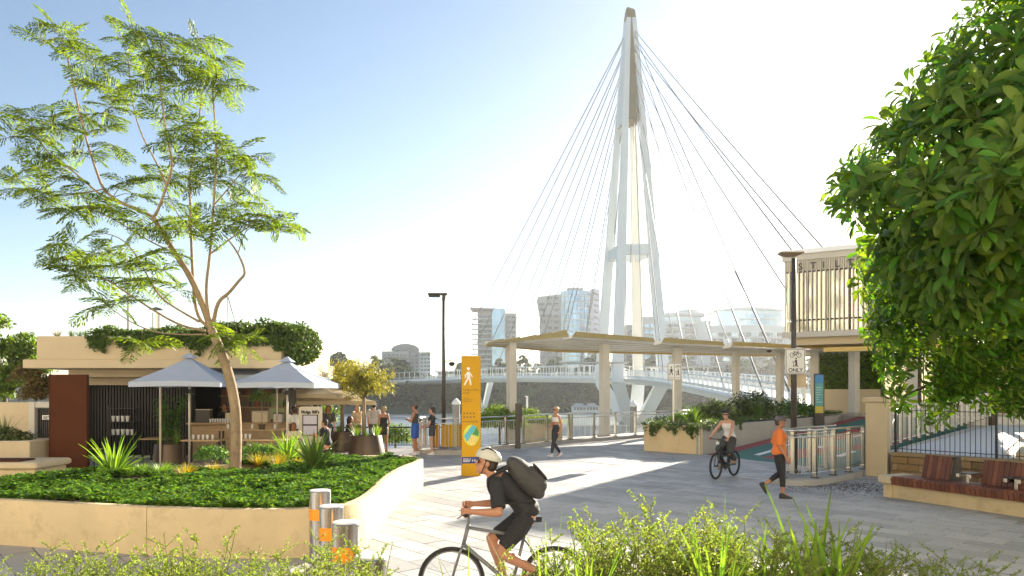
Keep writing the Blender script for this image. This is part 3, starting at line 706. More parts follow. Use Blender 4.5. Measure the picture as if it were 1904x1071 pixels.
# ------------------------------------------------------------------ long planter beside the path
pb = thing('long_planter', 'long tan and grey concrete planter with trailing green beside the painted path', 'planter', (6.67, 25.7, 0))
q = [Vector((4.97, 27.4, 0)), Vector((6.67, 25.72, 0)), Vector((11.2, 30.85, 0)), Vector((16.6, 37.0, 0)), Vector((18.3, 40.0, 0)), Vector((13.8, 42.2, 0)), Vector((9.2, 36.5, 0)), Vector((6.2, 31.0, 0))]
cq = sum(q, Vector())/8
def wallseg(a, b, z0, z1, th, m, parent, name='wall_panel', inn=None):
    a = Vector(a); b = Vector(b); d_ = (b-a).normalized(); n_ = Vector((-d_.y, d_.x, 0))
    if inn is not None and n_.dot(Vector(inn)-a) < 0: n_ = -n_
    e = d_*.004
    rings = [[a+e+Vector((0, 0, z0)), b-e+Vector((0, 0, z0)), b-e+n_*th+Vector((0, 0, z0)), a+e+n_*th+Vector((0, 0, z0))]]
    bv = .012
    rings.append([p+Vector((0, 0, z1-z0-bv)) for p in rings[0]])
    rings.append([a+e+n_*bv+Vector((0, 0, z1)), b-e+n_*bv+Vector((0, 0, z1)), b-e+n_*(th-bv)+Vector((0, 0, z1)), a+e+n_*(th-bv)+Vector((0, 0, z1))])
    return MB().quadstrip(rings).build(name, m, parent)
for i in range(8):
    a, b = q[i], q[(i+1) % 8]; n = max(1, round((b-a).length/2.4))
    if i == 0: n = 1
    for k in range(n): wallseg(a.lerp(b, k/n), a.lerp(b, (k+1)/n), -.02, 1.0, .16, tan_l if i == 0 else conc, pb, inn=cq)
MB().prism([((p-cq)*.97+cq).to_tuple()[:2] for p in q], .2, .9).build('soil', soil, pb)
def scatter_in(poly, n):
    xs = [p[0] for p in poly]; ys = [p[1] for p in poly]; out = []
    while len(out) < n:
        x, y = random.uniform(min(xs), max(xs)), random.uniform(min(ys), max(ys))
        if inside(poly, x, y): out.append((x, y))
    return np.array(out)
# trailing ground cover spilling over the rim
L = Leaves(); sp = scatter_in([((p-cq)*1.0+cq).to_tuple()[:2] for p in q], 9000)
zz_ = 1.0+np.array([.12+.14*noise.noise(Vector((x*1.7, y*1.7, 0))) for x, y in sp])*rng.uniform(.3, 1.2, len(sp))
dd = unit(len(sp)); dd[:, 2] = np.abs(dd[:, 2])*.4; uu = unit(len(sp))*.5+np.array([0, 0, 1])
L.add(np.column_stack([sp, zz_]), dd, uu, .10, .065)
for i in (0, 1):
    a, b = q[i], q[i+1]
    for k in range(60 if i == 0 else 40):
        f = random.random()
        if i == 1: f = random.random()*.5
        p = a.lerp(b, f); out_ = (p-cq).normalized(); ln = random.uniform(.05, .42)*(1 if i == 0 else .6)*(abs(math.sin(f*9))+.2)
        m_ = int(ln*70)+4
        z = rng.uniform(1.04-ln, 1.10, m_); pts = np.column_stack([p.x+out_.x*.07+rng.normal(0, .03, m_), p.y+out_.y*.07+rng.normal(0, .03, m_), z])
        L.add(pts, np.array([[out_.x, out_.y, -.6]])+unit(m_)*.6, np.array([[out_.x, out_.y, .6]])+unit(m_)*.5, .09, .06)
o = L.build('trailing_ground_cover', leaf_vine, None, kind='stuff'); tag(o, 'dark green ground cover trailing over the long planter', 'ground cover')
# ------------------------------------------------------------------ generic railing
bal_steel = MB().tube([(0, 0, 0), (0, 0, 1)], .008, 6).mesh('baluster', steel)
bal_dark = MB().tube([(0, 0, 0), (0, 0, 1)], .008, 5).mesh('baluster', blackm)
bal_alu = MB().tube([(0, 0, 0), (0, 0, 1)], .010, 5).mesh('baluster', alu)
def railing(t, pts, h, bal, step, pstep, m, z0=0.0, two_rails=True, plate=True, r_top=.026, zf=None):
    pts = [Vector(p) for p in pts]
    def base(p): return p.z
    up = Vector((0, 0, 1))
    MB().tube([p+up*h for p in pts], r_top, 8).build('top_rail', m, t, smooth=True)
    if two_rails: MB().tube([p+up*(h-.16) for p in pts], r_top*.85, 8).build('hand_rail', m, t, smooth=True)
    MB().tube([p+up*.12 for p in pts], .014, 6).build('bottom_rail', m, t)
    hb = h-.16 if two_rails else h
    for p in resample(pts, step)[1:]: wpiece('baluster', bal, t, p+up*.12, scale=(1, 1, hb-.12))
    for p in resample(pts, pstep):
        i = min(range(len(pts)-1), key=lambda k: (pts[k].lerp(pts[k+1], .5)-p).length); d_ = (pts[i+1]-pts[i]); rz = math.atan2(d_.y, d_.x)
        if plate:
            mb = MB()
            for sd in (-1, 1): mb.box(p+up*(h/2)+Vector((-math.sin(rz), math.cos(rz), 0))*0+Vector((math.cos(rz), math.sin(rz), 0))*.028*sd, (.014, .09, h), rz=rz)
            mb.build('post', m, t)
            MB().box(p+up*.012, (.17, .15, .024), rz=rz).build('foot_plate', darkm, t)
        else: MB().tube([p, p+up*h], .024, 8).build('post', m, t)
# railing with rounded kerb near the walking woman in orange
kz = .14
kp = chaikin([(6.25, 17.75, 0), (6.55, 17.2, 0), (7.2, 17.1, 0), (9.55, 19.35, 0), (9.3, 19.95, 0), (8.6, 19.7, 0), (6.6, 18.2, 0)], 3)
rk = thing('guard_rail', 'stainless guard rail with round nose on a low kerb beside the pole with ONLY sign', 'railing', (7.5, 18, 0))
MB().quadstrip([[(p.x, p.y, -.01) for p in kp], [(p.x, p.y, kz-.02) for p in kp], [((p.x-7.7)*.99+7.7, (p.y-18.4)*.985+18.4, kz) for p in kp]]).build('kerb', conc, rk, smooth=50)
rp = chaikin([(9.45, 19.55, kz), (7.35, 17.55, kz), (6.75, 17.3, kz), (6.45, 17.7, kz), (6.9, 18.15, kz), (8.9, 20.0, kz)], 3, False)
railing(rk, rp, 1.16, bal_steel, .11, .95, steel)
rlm = mat('red_print', (.4, .05, .04), .5)
for k in range(7): MB().box(rp[2].lerp(rp[8], .25+k*.06)+Vector((0, 0, 1.08)), (.035, .035, .05), rz=R(43)).build('rail_label', rlm, rk)
# ------------------------------------------------------------------ stone pillar, dwarf wall, fence, terrace
pil = thing('stone_pillar', 'square sandstone pillar with flat cap at the end of the fence', 'pillar', (9.75, 19.35, 0))
MB().box((9.75, 19.35, .97), (.52, .52, 1.98), rz=R(-36), bev=.015).build('shaft', tan2, pil); MB().box((9.75, 19.35, 2.02), (.64, .64, .14), rz=R(-36), bev=.02).build('cap', tan2, pil)
ter = MB().prism([(9.95, 19.5), (11.75, 16.75), (14.4, 13.2), (16.5, 9.0), (60, 8), (60, 50), (24.2, 37.2)], -.5, .60).build('terrace', pale); tag(ter, kind='structure')
stone = [mat('sandstone_%d' % k, c_, .9, var=.18, scale=6, bump=.5, bscale=25) for k, c_ in enumerate(((.30, .19, .085), (.20, .125, .06), (.36, .25, .13)))]
wl = thing('dwarf_wall', 'rough brown sandstone dwarf wall under the black fence', 'wall', (10.7, 18.1, 0))
W0, W1 = Vector((9.9, 19.0, 0)), Vector((14.25, 13.05, 0)); wd = (W1-W0).normalized(); wn = Vector((wd.y, -wd.x, 0)); wn = wn if wn.x < 0 else -wn; WLn = (W1-W0).length
MB().beam(W0-wn*.2+Vector((0, 0, .27)), W1-wn*.2+Vector((0, 0, .27)), .22, .54).build('core', joint_m, wl)
rz = math.atan2(wd.y, wd.x)
for row in range(3):
    x = -(.15 if row % 2 else 0)
    while x < WLn-.2:
        ln = random.uniform(.30, .62); z0_ = row*.185
        x0 = max(x, .02)
        MB().box(W0+wd*((x0+x+ln)/2)-wn*(.17+random.uniform(-.012, .012))+Vector((0, 0, z0_+.09)), (x+ln-x0-.012, .30, .173), rz=rz, bev=.012).build('stone', random.choice(stone), wl)
        x += ln
x = 0
while x < WLn:
    MB().box(W0+wd*(x+.45)-wn*.2+Vector((0, 0, .605)), (.89, .42, .09), rz=rz, bev=.012).build('cap_stone', stone[2], wl); x += .9
fn = thing('black_fence', 'black steel picket fence on the sandstone wall behind the bench', 'fence', (10.7, 18.1, .65))
pk = MB().tube([(0, 0, 0), (0, 0, 1.22), (0, 0, 1.26)], [.010, .010, .002], 6).mesh('picket', blackm)
FZ = .66
for z in (.08, 1.08): MB().beam(W0-wn*.2+Vector((0, 0, FZ+z)), W1-wn*.2+Vector((0, 0, FZ+z)), .035, .018).build('rail', blackm, fn)
for k in range(int(WLn/.115)): wpiece('picket', pk, fn, W0+wd*(.1+k*.115)-wn*.2+Vector((0, 0, FZ)))
for k in range(4): MB().box(W0+wd*(.04+k*2.35)-wn*.2+Vector((0, 0, FZ+.62)), (.05, .05, 1.26), rz=rz).build('post', blackm, fn)
MB().tube([W0+wd*3.0-wn*.2+Vector((0, 0, 1.75)), W0+wd*3.15-wn*.9+Vector((0, 0, .6))], .02, 6).build('brace', blackm, fn)
# footpath, low ramp wall and railing beyond the fence
fp = MB().prism([(10.3, 19.5), (11.7, 17.5), (21.4, 30.0), (23.6, 35.2)], .60, .64).build('footpath', white_p); fp.data.materials[0] = mat('white_concrete', (.66, .67, .68), .8, var=.06, scale=1.5); tag(fp, kind='structure')
rw = thing('ramp_wall', 'sloping tan ramp wall behind the black fence', 'wall', (12.5, 17.8, .6))
MB().quadstrip([[(12.0, 17.3, .6), (12.0, 17.3, .78), (12.35, 17.1, .78), (12.35, 17.1, .6)], [(22.0, 29.6, .6), (22.0, 29.6, 1.45), (22.35, 29.3, 1.45), (22.35, 29.3, .6)]]).build('wall', tan2, rw)
MB().quadstrip([[(12.36, 17.0, .6), (12.36, 17.0, .72), (14.6, 15.6, .72), (14.6, 15.6, .6)], [(22.36, 29.2, .6), (22.36, 29.2, 1.35), (25, 27.5, 1.35), (25, 27.5, .6)]]).build('ramp_slab', pale, rw)
r2 = thing('path_railing', 'steel railing along the painted path seen through the black fence', 'railing', (14, 25, .6))
railing(r2, [(10.2, 20.15, .62), (16.5, 27.3, .80), (22.6, 34.2, 1.05)], 1.12, bal_alu, .16, 1.15, alu)
# ------------------------------------------------------------------ timber bench
E = Vector((.403, -.915, 0)); Nn = Vector((-.915, -.403, 0)); B0 = Vector((8.0, 15.3, 0)); rzb = math.atan2(E.y, E.x)
bn = thing('slatted_bench', 'long red timber slatted bench with backrests on a tan concrete plinth', 'bench', B0)
def bb(name, x0, x1, y0, y1, z0, z1, m, bev=.006, parent=bn):      # x along, y back from the front face
    c = B0+E*(x0+x1)/2-Nn*(y0+y1)/2+Vector((0, 0, (z0+z1)/2))
    return MB().box(c, (x1-x0, y1-y0, z1-z0), rz=rzb, bev=bev).build(name, m, parent)
bb('plinth', -.02, 7.0, .06, .62, -.01, .33, tan); bb('end_block', -.30, .02, -.06, .72, .28, .46, tan2, .03); bb('end_foot', -.22, -.02, .02, .66, -.01, .28, tan)
sl = MB(); sl.box((0, -.33, .0), (.088, .62, .035), bev=.004)
sl.quadstrip([[(-.044, -.05, -.16), (.044, -.05, -.16), (.044, -.015, -.16), (-.044, -.015, -.16)], [(-.044, -.02, -.018), (.044, -.02, -.018), (.044, .02, -.018), (-.044, .02, -.018)]])
slm = sl.mesh('seat_slat', timber)
nb = 68
Mz = Matrix.Rotation(rzb, 4, 'Z')
for k in range(nb):
    c = B0+E*(.07+k*.1)+Nn*.05+Vector((0, 0, .44))
    # local y must run towards the viewer (Nn)
    sgn = 1 if (Mz @ Vector((0, 1, 0))).dot(Nn) > 0 else -1
    wpiece('seat_slat', slm, bn, c, rot=(0, 0, rzb+(0 if sgn > 0 else math.pi)))
bs = MB().box((0, 0, .24), (.088, .03, .48), bev=.004).mesh('back_slat', timber)
for x0, n in ((.42, 6), (1.65, 13), (3.65, 14)):
    for k in range(n):
        c = B0+E*(x0+.05+k*.1)-Nn*.36+Vector((0, 0, .46))
        wpiece('back_slat', bs, bn, c, rot=(R(-14)*sgn*-1 if False else R(14)*(1 if sgn < 0 else 1), 0, rzb+(0 if sgn > 0 else math.pi)))
    x1 = x0+n*.1
    a = [B0+E*(x1+.03)-Nn*yy+Vector((0, 0, zz2)) for yy, zz2 in ((.33, .46), (.47, .94), (.60, .94), (.64, .46))]
    MB().quadstrip([a, [p+E*.05 for p in a]]).build('back_end_panel', darkm, bn)
    bb('back_rail', x0, x1, .50, .56, .86, .92, darkm)
for x0 in (1.35, 2.25, 4.3):
    bb('arm_rest', x0, x0+.06, .08, .40, .58, .66, steel); bb('arm_rest', x0+.24, x0+.30, .08, .40, .58, .66, steel); bb('arm_rest', x0, x0+.30, .08, .40, .655, .675, darkm); bb('arm_post', x0+.12, x0+.18, .2, .26, .45, .655, steel)
# leaf litter under the tree
L = Leaves(); n = 800
pts = np.column_stack([rng.normal(7.9, .75, n), rng.normal(16.9, .6, n), np.full(n, .008)]); L.add(pts, unit(n)*np.array([1, 1, .1]), np.array([[0, 0, 1]])+unit(n)*.25, rng.uniform(.03, .08, n), .025)
n = 300; pts = np.column_stack([rng.uniform(3, 9.5, n), rng.uniform(10, 17, n), np.full(n, .008)]); L.add(pts, unit(n)*np.array([1, 1, .1]), np.array([[0, 0, 1]])+unit(n)*.25, rng.uniform(.02, .05, n), .02)
o = L.build('fallen_leaves', mat('dry_leaf', (.15, .075, .03), .9, island=.5), None, kind='stuff'); tag(o, 'brown fallen leaves scattered on the paving by the bench', 'leaves')
# ------------------------------------------------------------------ cafe kiosk
KY = 22.5
ks = thing('cafe_kiosk', 'low cream cafe kiosk with planted roof and dark batten wall', 'building', (-10.8, 25, 0))
def kb(name, x0, x1, y0, y1, z0, z1, m, bev=.01, parent=ks): return MB().bx(x0, x1, y0, y1, z0, z1, bev).build(name, m, parent)
kb('parapet', -14.73, -7.15, KY, 28.5, 3.22, 3.95, tan2); kb('roof_ledge', -15.0, -7.0, KY-.25, 28.6, 2.95, 3.215, tan2)
kb('eave_beam', -14.3, -6.9, KY+.9, 28.0, 2.70, 2.945, tan2); kb('lintel', -14.6, -7.4, 24.6, 24.9, 2.45, 2.70, tan2)
kb('rear_wall', -14.6, -7.4, 28.0, 28.2, 0, 2.7, darkm); kb('left_wall', -14.75, -14.6, 24.6, 28.0, 0, 2.7, tan2)
kb('backing_wall', -14.6, -10.95, 25.06, 25.15, 0, 2.45, blackm); kb('end_post', -7.72, -7.45, 24.8, 25.1, 0, 2.45, darkm); kb('floor', -14.6, -7.4, 24.5, 28, -.005, .05, conc)
for k in range(36):
    MB().bx(-14.55+k*.1, -14.49+k*.1, 24.96, 25.06, .05, 2.45).build('batten', blackw, ks)
# shop interior: back wall, shelves, counter
kb('tiled_wall', -10.9, -7.5, 27.2, 27.3, .05, 2.6, mat('brown_tile', (.27, .17, .11), .4, var=.15, scale=8), 0)
for z in (2.05, 1.62): kb('wall_shelf', -10.8, -7.7, 26.8, 27.2, z, z+.04, timber_p, 0)
kb('counter', -10.85, -7.6, 24.55, 25.0, .05, 1.12, timber_p); kb('counter_top', -10.95, -7.5, 24.4, 25.2, 1.12, 1.18, timber_p)
kb('window', -9.1, -8.5, 27.13, 27.2, 1.2, 2.0, mat('bright_window', (.45, .55, .25), .3), 0)
warm = [mat('box_%d' % k, c, .6) for k, c in enumerate(((.6, .5, .35), (.5, .12, .05), (.08, .07, .06), (.65, .6, .5), (.12, .2, .08)))]
glassw = mat('clear_glassware', (.75, .75, .72), .1, spec=.8)
bt = MB().lathe([(.035, 0), (.038, .16), (.014, .22), (.014, .28)], n=10); 
btm = [bt.mesh('bottle', warm[k], smooth=40) for k in (1, 2, 4)]
for k in range(22):
    z = (2.09, 1.66)[k % 2]; x = -10.6+k*.125
    o = bpy.data.objects.new('bottle', btm[k % 3]); o.location = (x, 26.95, z); link(o); tag(o, 'bottle on the %s shelf at the back of the kiosk' % ('upper', 'lower')[k % 2], 'bottle', 'bottles on the %s kiosk shelf' % ('upper', 'lower')[k % 2])
items = [(-10.5, .5, .22, 'dark coffee machine at the left end of the kiosk counter', 'coffee_machine', 2, .42), (-9.55, .34, .3, 'brown carton on the kiosk counter left of the tree trunk', 'carton', 0, .30), (-8.55, .55, .3, 'pale wooden display box on the kiosk counter right of the tree trunk', 'display_box', 0, .36), (-7.95, .3, .25, 'small cake cabinet at the right end of the kiosk counter', 'cake_cabinet', 3, .30)]
for x, wx, wy, lab, nm, mi, hh in items:
    t = thing(nm, lab, nm.split('_')[-1], (x, 24.75, 1.18)); MB().bx(x-wx/2, x+wx/2, 24.75-wy/2, 24.75+wy/2, 1.18, 1.18+hh, .02).build('body', warm[mi], t); MB().bx(x-wx/2-.01, x+wx/2+.01, 24.75-wy/2-.01, 24.75+wy/2+.01, 1.18+hh, 1.21+hh, .01).build('lid', warm[3 if mi != 3 else 2], t)
cupm = MB().lathe([(.028, 0), (.04, .11), (.036, .11), (.026, .01)], n=10).mesh('glass_cup', glassw, smooth=40)
for k in range(10):
    o = bpy.data.objects.new('stacked_cup', cupm); o.location = (-10.2+k*.085, 24.55, 1.18); o.scale = (1, 1, 1.2); link(o); tag(o, 'cup in the row along the left of the kiosk counter', 'cup', 'cups on the kiosk counter')
for k in range(3):
    t = thing('pendant_lamp', ('leftmost', 'middle', 'rightmost')[k]+' of the white pendant lamps inside the kiosk', 'lamp', (-9.9+k*.9, 26, 2.2)); MB().lathe([(.03, .2), (.08, .16), (.17, 0), (.15, 0)], (-9.9+k*.9, 26, 2.15), 14).build('shade', white_p, t, smooth=40); MB().tube([(-9.9+k*.9, 26, 2.34), (-9.9+k*.9, 26, 2.72)], .008, 5).build('cord', blackm, t)
# rust coloured screen, gate, side wall
rp_ = thing('steel_screen', 'tall rust brown steel screen panel at the left of the kiosk', 'screen', (X(129, 19.9), 19.9, 0))
MB().bx(X(95, 19.9), X(163, 19.9), 19.85, 19.97, 0, 2.70, .008).build('panel', rust, rp_); MB().bx(X(95, 19.9)-.02, X(95, 19.9)-.001, 19.84, 20.6, 0, 2.68).build('side_flange', rust, rp_)
sw = thing('side_wall', 'cream boundary wall with dark batten gate left of the rust screen', 'wall', (-14.5, 21, 0))
MB().bx(-22, X(58, 21), 21, 21.25, 0, Z(748, 21), .015).build('wall', tan2, sw); MB().bx(X(55, 20.9), X(66, 20.9), 20.85, 21.3, 0, Z(747, 21), .01).build('gate_pier', pale, sw); MB().bx(X(66, 20.9), X(99, 20.9), 20.88, 21.28, Z(758, 21), Z(747, 21), .01).build('gate_head', pale, sw)
gx0, gx1 = X(62, 21), X(97, 21)
for k in range(9): MB().bx(gx0+k*(gx1-gx0)/9, gx0+(k+.72)*(gx1-gx0)/9, 21.0, 21.04, .03, Z(760, 21)).build('gate_batten', blackw, sw)
MB().bx(gx0, gx1, 21.05, 21.08, .03, Z(760, 21)).build('gate_back', blackm, sw)
MB().bx(X(79, 20.98), X(93, 20.98), 20.965, 20.985, Z(780, 21), Z(772, 21)).build('notice_plate', white_p, sw)
for k in range(2): MB().bx(X(80.5, 20.96), X((91, 88)[k], 20.96), 20.958, 20.963, Z(775+k*2.6, 21)-.012, Z(775+k*2.6, 21)+.012).build('notice_print', black_p, sw)
cb = thing('concrete_bench', 'low concrete planter bench at the left edge of the picture', 'bench', (-12.6, 17.8, 0))
MB().bx(-18, X(66, 17.2), 17.2, 18.4, -.01, .40, .03).build('base', tan, cb); MB().bx(-18, X(67, 17.1), 17.1, 18.5, .40, .56, .04).build('seat_slab', tan2, cb); MB().bx(-18, X(46, 17.5), 17.3, 17.9, .56, .60, .008).build('seat_boards', rust, cb)
MB().bx(-18, X(55, 19.3), 19.3, 20.6, 0, .92, .03).build('planter_wall', tan2, cb)
# roof things
fl = thing('chimney_flue', 'round metal chimney flue with conical cap on the kiosk roof', 'flue', (X(291, 26), 26, 3.95))
MB().lathe([(.15, 3.6), (.15, Z(582, 26))], (X(291, 26), 26, 0), 16).build('pipe', steel, fl, smooth=40); MB().lathe([(.24, Z(576, 26)), (.24, Z(575, 26)), (.03, Z(571, 26))], (X(291, 26), 26, 0), 16).build('cap', darkm, fl, smooth=40)
fpz = thing('flag_pole', 'thin grey pole behind the kiosk roof', 'pole', (X(238, 34), 34, 0)); MB().tube([(X(238, 34), 34, -.5), (X(238, 34), 34, 4), (X(238, 34), 34, Z(530, 34))], [.07, .06, .04], 8).build('shaft', bgrey, fpz); MB().ell((X(238, 34), 34, Z(529, 34)), (.06, .06, .06)).build('finial', bgrey, fpz)
# roof garden: trailing creeper and upright tufts
L = Leaves()
def vine(xa, xb, y, n_strand, lmin, lmax, dens=70):
    for k in range(n_strand):
        x = random.uniform(xa, xb); ln = random.uniform(lmin, lmax)*(0.35+.65*abs(noise.noise(Vector((x*1.3, 0, 3)))*1.6)); m_ = int(ln*dens)+6
        z = 3.98-rng.uniform(0, 1, m_)**1.0*ln
        pts = np.column_stack([x+np.sin(z*4+x)*.06+rng.normal(0, .05, m_), y-.06-rng.uniform(0, .10, m_), z]); L.add(pts, np.array([[0, -.4, -.7]])+unit(m_)*.7, np.array([[0, -1, .5]])+unit(m_)*.5, .10, .07)
vine(-13.1, -11.2, KY, 45, .15, .9); vine(-11.2, -7.0, KY, 170, .25, .75)
L2 = Leaves()
n = 9000; xx = rng.uniform(-13.1, -6.75, n); yy = KY-.05+rng.uniform(0, 1, n)*1.6
zz3 = 3.95+np.array([.10+.30*max(0, noise.noise(Vector((x*1.4, y*1.4, 9)))+.35)+(.22 if x > -9.5 else 0) for x, y in zip(xx, yy)])*rng.uniform(.2, 1, n)
L.add(np.column_stack([xx, yy, zz3]), unit(n), unit(n)*.7+np.array([0, -.3, .6]), .11, .075)
n = 4200; q_ = unit(n); L.add(np.array([-6.85, KY+1.0, 3.72])+q_*np.array([.62, 1.1, .62])*rng.uniform(.7, 1, (n, 1)), unit(n), q_+unit(n)*.4, .11, .075)
o = L.build('roof_creeper', leaf_vine, None, kind='stuff'); tag(o, 'green creeper trailing over the edge of the kiosk roof', 'creeper')
def blade_tuft(n, h, spread, wd, seed, droop=.3, seg=3):
    rr = random.Random(seed); mb = MB()
    for k in range(n):
        a = rr.uniform(0, 6.283); t_ = rr.random()**.7*spread; hh = h*rr.uniform(.65, 1.05); w_ = wd*rr.uniform(.7, 1.1)
        d_ = Vector((math.cos(a), math.sin(a), 0)); r_ = Vector((-d_.y, d_.x, 0)); rows = []
        for s_ in range(seg+1):
            f = s_/seg; p = d_*(t_*hh*f*(1+droop*f)+.02)+Vector((0, 0, hh*(f-droop*t_*f*f*.9))); ww = w_*(1-f)**.6*(1 if f > .0 else .6)+.0008
            rows.append([p-r_*ww/2, p+d_*ww*-.18, p+r_*ww/2])
        mb.quadstrip(rows, closed=False)
    return mb
tf = blade_tuft(60, .42, .6, .012, 3).mesh('grass_tuft', leaf_vine)
tfy = blade_tuft(60, .42, .7, .014, 4).mesh('grass_tuft', leaf_y)
for k, px_ in enumerate((106, 133, 148, 160, 182, 205)):
    o = bpy.data.objects.new('roof_grass', tfy if k == 0 else tf); o.location = (X(px_, KY+.5), KY+.5, 3.93); o.scale = (1, 1, .7); o.rotation_euler[2] = k; link(o)
    tag(o, ('yellowish', 'second', 'third', 'fourth', 'fifth', 'sixth')[k]+' grass tuft from the left end of the kiosk roof', 'grass tuft', 'grass tufts on the kiosk roof')
# ------------------------------------------------------------------ parasols
def parasol(name, label, x, y, hw, zr, za, m, pole_m, zb=0.0, rz=0.0, off=(0, 0), group=None):
    t = thing(name, label, 'parasol', (x, y, zb), rz, group)
    mb = MB(); n = 4; rings = []
    for f, drop in ((0.03, 0), (.35, .06), (.7, .05), (1.0, 0)):
        rr = hw*f; zz4 = za+(zr-za)*f-drop*.6
        pts = []
        for k in range(4):
            c0 = Vector(((-1, 1, 1, -1)[k], (-1, -1, 1, 1)[k], 0)); c1 = Vector(((-1, 1, 1, -1)[(k+1) % 4], (-1, -1, 1, 1)[(k+1) % 4], 0))
            pts += [c0*rr+Vector((0, 0, zz4)), (c0+c1)/2*rr*.985+Vector((0, 0, zz4+.03*f))]
        rings.append(pts)
    mb.quadstrip(rings, cap=False)
    val = []
    for k in range(4):
        c0 = Vector(((-1, 1, 1, -1)[k], (-1, -1, 1, 1)[k], 0))*hw; val.append(c0)
    lo = [p+Vector((0, 0, -.14)) for p in rings[-1]]
    mb.quadstrip([rings[-1], lo], cap=False)
    can = mb.build('canopy', m, t, world=False)
    MB().quadstrip([[(c*hw*.16*1.0, s_*hw*.16, z) for c, s_ in ((-1, -1), (1, -1), (1, 1), (-1, 1))] for z in (za-.03, )]+[[(c*.02, s_*.02, za+.12) for c, s_ in ((-1, -1), (1, -1), (1, 1), (-1, 1))]]).build('vent_cap', m, t, world=False)
    MB().tube([(0, 0, 0), (0, 0, za)], .032, 10).build('pole', pole_m, t, world=False, smooth=True)
    MB().box((0, 0, .04), (.7, .7, .08), bev=.01).build('base', conc, t, world=False)
    for k in range(8):
        a = rings[-1][k]; MB().tube([(0, 0, za-.08), Vector(a)*.98+Vector((0, 0, (a[2])*.02-.04))], .012, 5).build('rib', pole_m, t, world=False)
    MB().lathe([(.05, zr-.32), (.06, zr-.28), (.05, zr-.2)], n=10).build('runner', blackm, t, world=False)
    return t
para_g = mat('grey_canvas', (.50, .56, .68), .85, var=.05, scale=2, trans=.18, bump=.1, bscale=8)
para_c = mat('cream_canvas', (.62, .52, .36), .85, var=.05, scale=2, trans=.45)
polem = mat('pale_pole', (.52, .46, .36), .45, metal=.3)
d_ = 21.0
parasol('cafe_parasol', 'grey square parasol left of the leaning tree trunk', X(352, d_), d_, 1.2, Z(711, d_), Z(664, d_), para_g, polem, rz=R(6))
parasol('cafe_parasol', 'grey square parasol right of the tree trunk near the menu board', X(534, 20.8), 20.8, 1.17, Z(713, 20.8), Z(671, 20.8), para_g, polem, rz=R(-3))
parasol('cafe_parasol', 'grey parasol behind the tree trunk between the two front parasols', X(437, 24), 24.0, 1.3, Z(700, 24), Z(668, 24), para_g, polem, rz=R(14))
parasol('cafe_parasol', 'grey parasol half hidden behind the right-hand grey parasol', X(515, 24.2), 24.2, 1.3, Z(704, 24.2), Z(672, 24.2), para_g, polem, rz=R(-12))
parasol('garden_parasol', 'nearer cream parasol behind the potted willows', X(640, 30), 27.6, 1.5, Z(744, 30), Z(722, 30), para_c, polem, rz=R(20))
parasol('garden_parasol', 'farther cream parasol with bright top beyond the menu board', X(612, 28), 26.4, 1.25, Z(733, 28), Z(715, 28), para_c, polem, rz=R(-10))
MB()
xo = thing('slim_post', 'slim pale post beside the pot of tall bamboo', 'post', (X(298, 22), 22, 0)); MB().tube([(X(298, 22), 22, 0), (X(298, 22), 22, Z(718, 22))], .035, 8).build('shaft', polem, xo); MB().box((X(298, 22), 22, .03), (.25, .25, .06)).build('base', conc, xo)
# ------------------------------------------------------------------ tables, stools, menu board
def table(label, x, y, w_, dp, h):
    t = thing('cafe_table', label, 'table', (x, y, 0)); MB().bx(-w_/2, w_/2, -dp/2, dp/2, h-.05, h, .008).build('table_top', timber_p, t, world=False)
    for sx in (-1, 1):
        for sy in (-1, 1): MB().beam((sx*(w_/2-.08), sy*(dp/2-.08), 0), (sx*(w_/2-.08), sy*(dp/2-.08), h-.05), .05, .05).build('leg', blackm, t, world=False)
    return t
def stool(label, x, y, h=.46, group='black cafe stools'):
    t = thing('cafe_stool', label, 'stool', (x, y, 0), 0, group); MB().lathe([(.17, h-.03), (.18, h-.015), (.17, h)], n=16).build('seat', timber_p, t, world=False)
    for k in range(4):
        a = .785+k*1.571; MB().tube([(math.cos(a)*.1, math.sin(a)*.1, h-.03), (math.cos(a)*.19, math.sin(a)*.19, 0)], .012, 5).build('leg', blackm, t, world=False)
def cups(pts, label, z):
    for i, (x, y) in enumerate(pts):
        o = bpy.data.objects.new('drinking_glass', cupm); o.location = (x, y, z); o.scale = (1.1, 1.1, 1.3); link(o); tag(o, label, 'glass', label+' group')
table('pale timber cafe table below the left parasol', X(380, 22.6), 22.6, 1.2, .7, .75)
table('long timber cafe table right of the tree trunk', X(490, 22.4), 22.4, 1.5, .7, .78)
table('high timber bar table in front of the kiosk counter', X(470, 23.6), 23.6, 2.2, .45, 1.02)
table('small timber table behind the tall potted bamboo', X(295, 23.3), 23.3, .9, .7, .75)
cups([(X(p, 22.6), 22.5) for p in (362, 372, 380, 388, 398)], 'glass in the cluster on the table below the left parasol', .75)
cups([(X(p, 22.4), 22.35) for p in (450, 458, 466)], 'glass at the left end of the long cafe table', .78)
cups([(X(p, 23.6), 23.55) for p in (425, 470, 512)], 'glass on the high bar table', 1.02)
for i, px_ in enumerate((405, 440, 500, 560)): stool(('first', 'second', 'third', 'fourth')[i]+' black legged stool from the left by the cafe tables', X(px_, 21.9), 21.9)
stool('black legged stool beside the rust screen', X(178, 20.6), 20.6, .62)
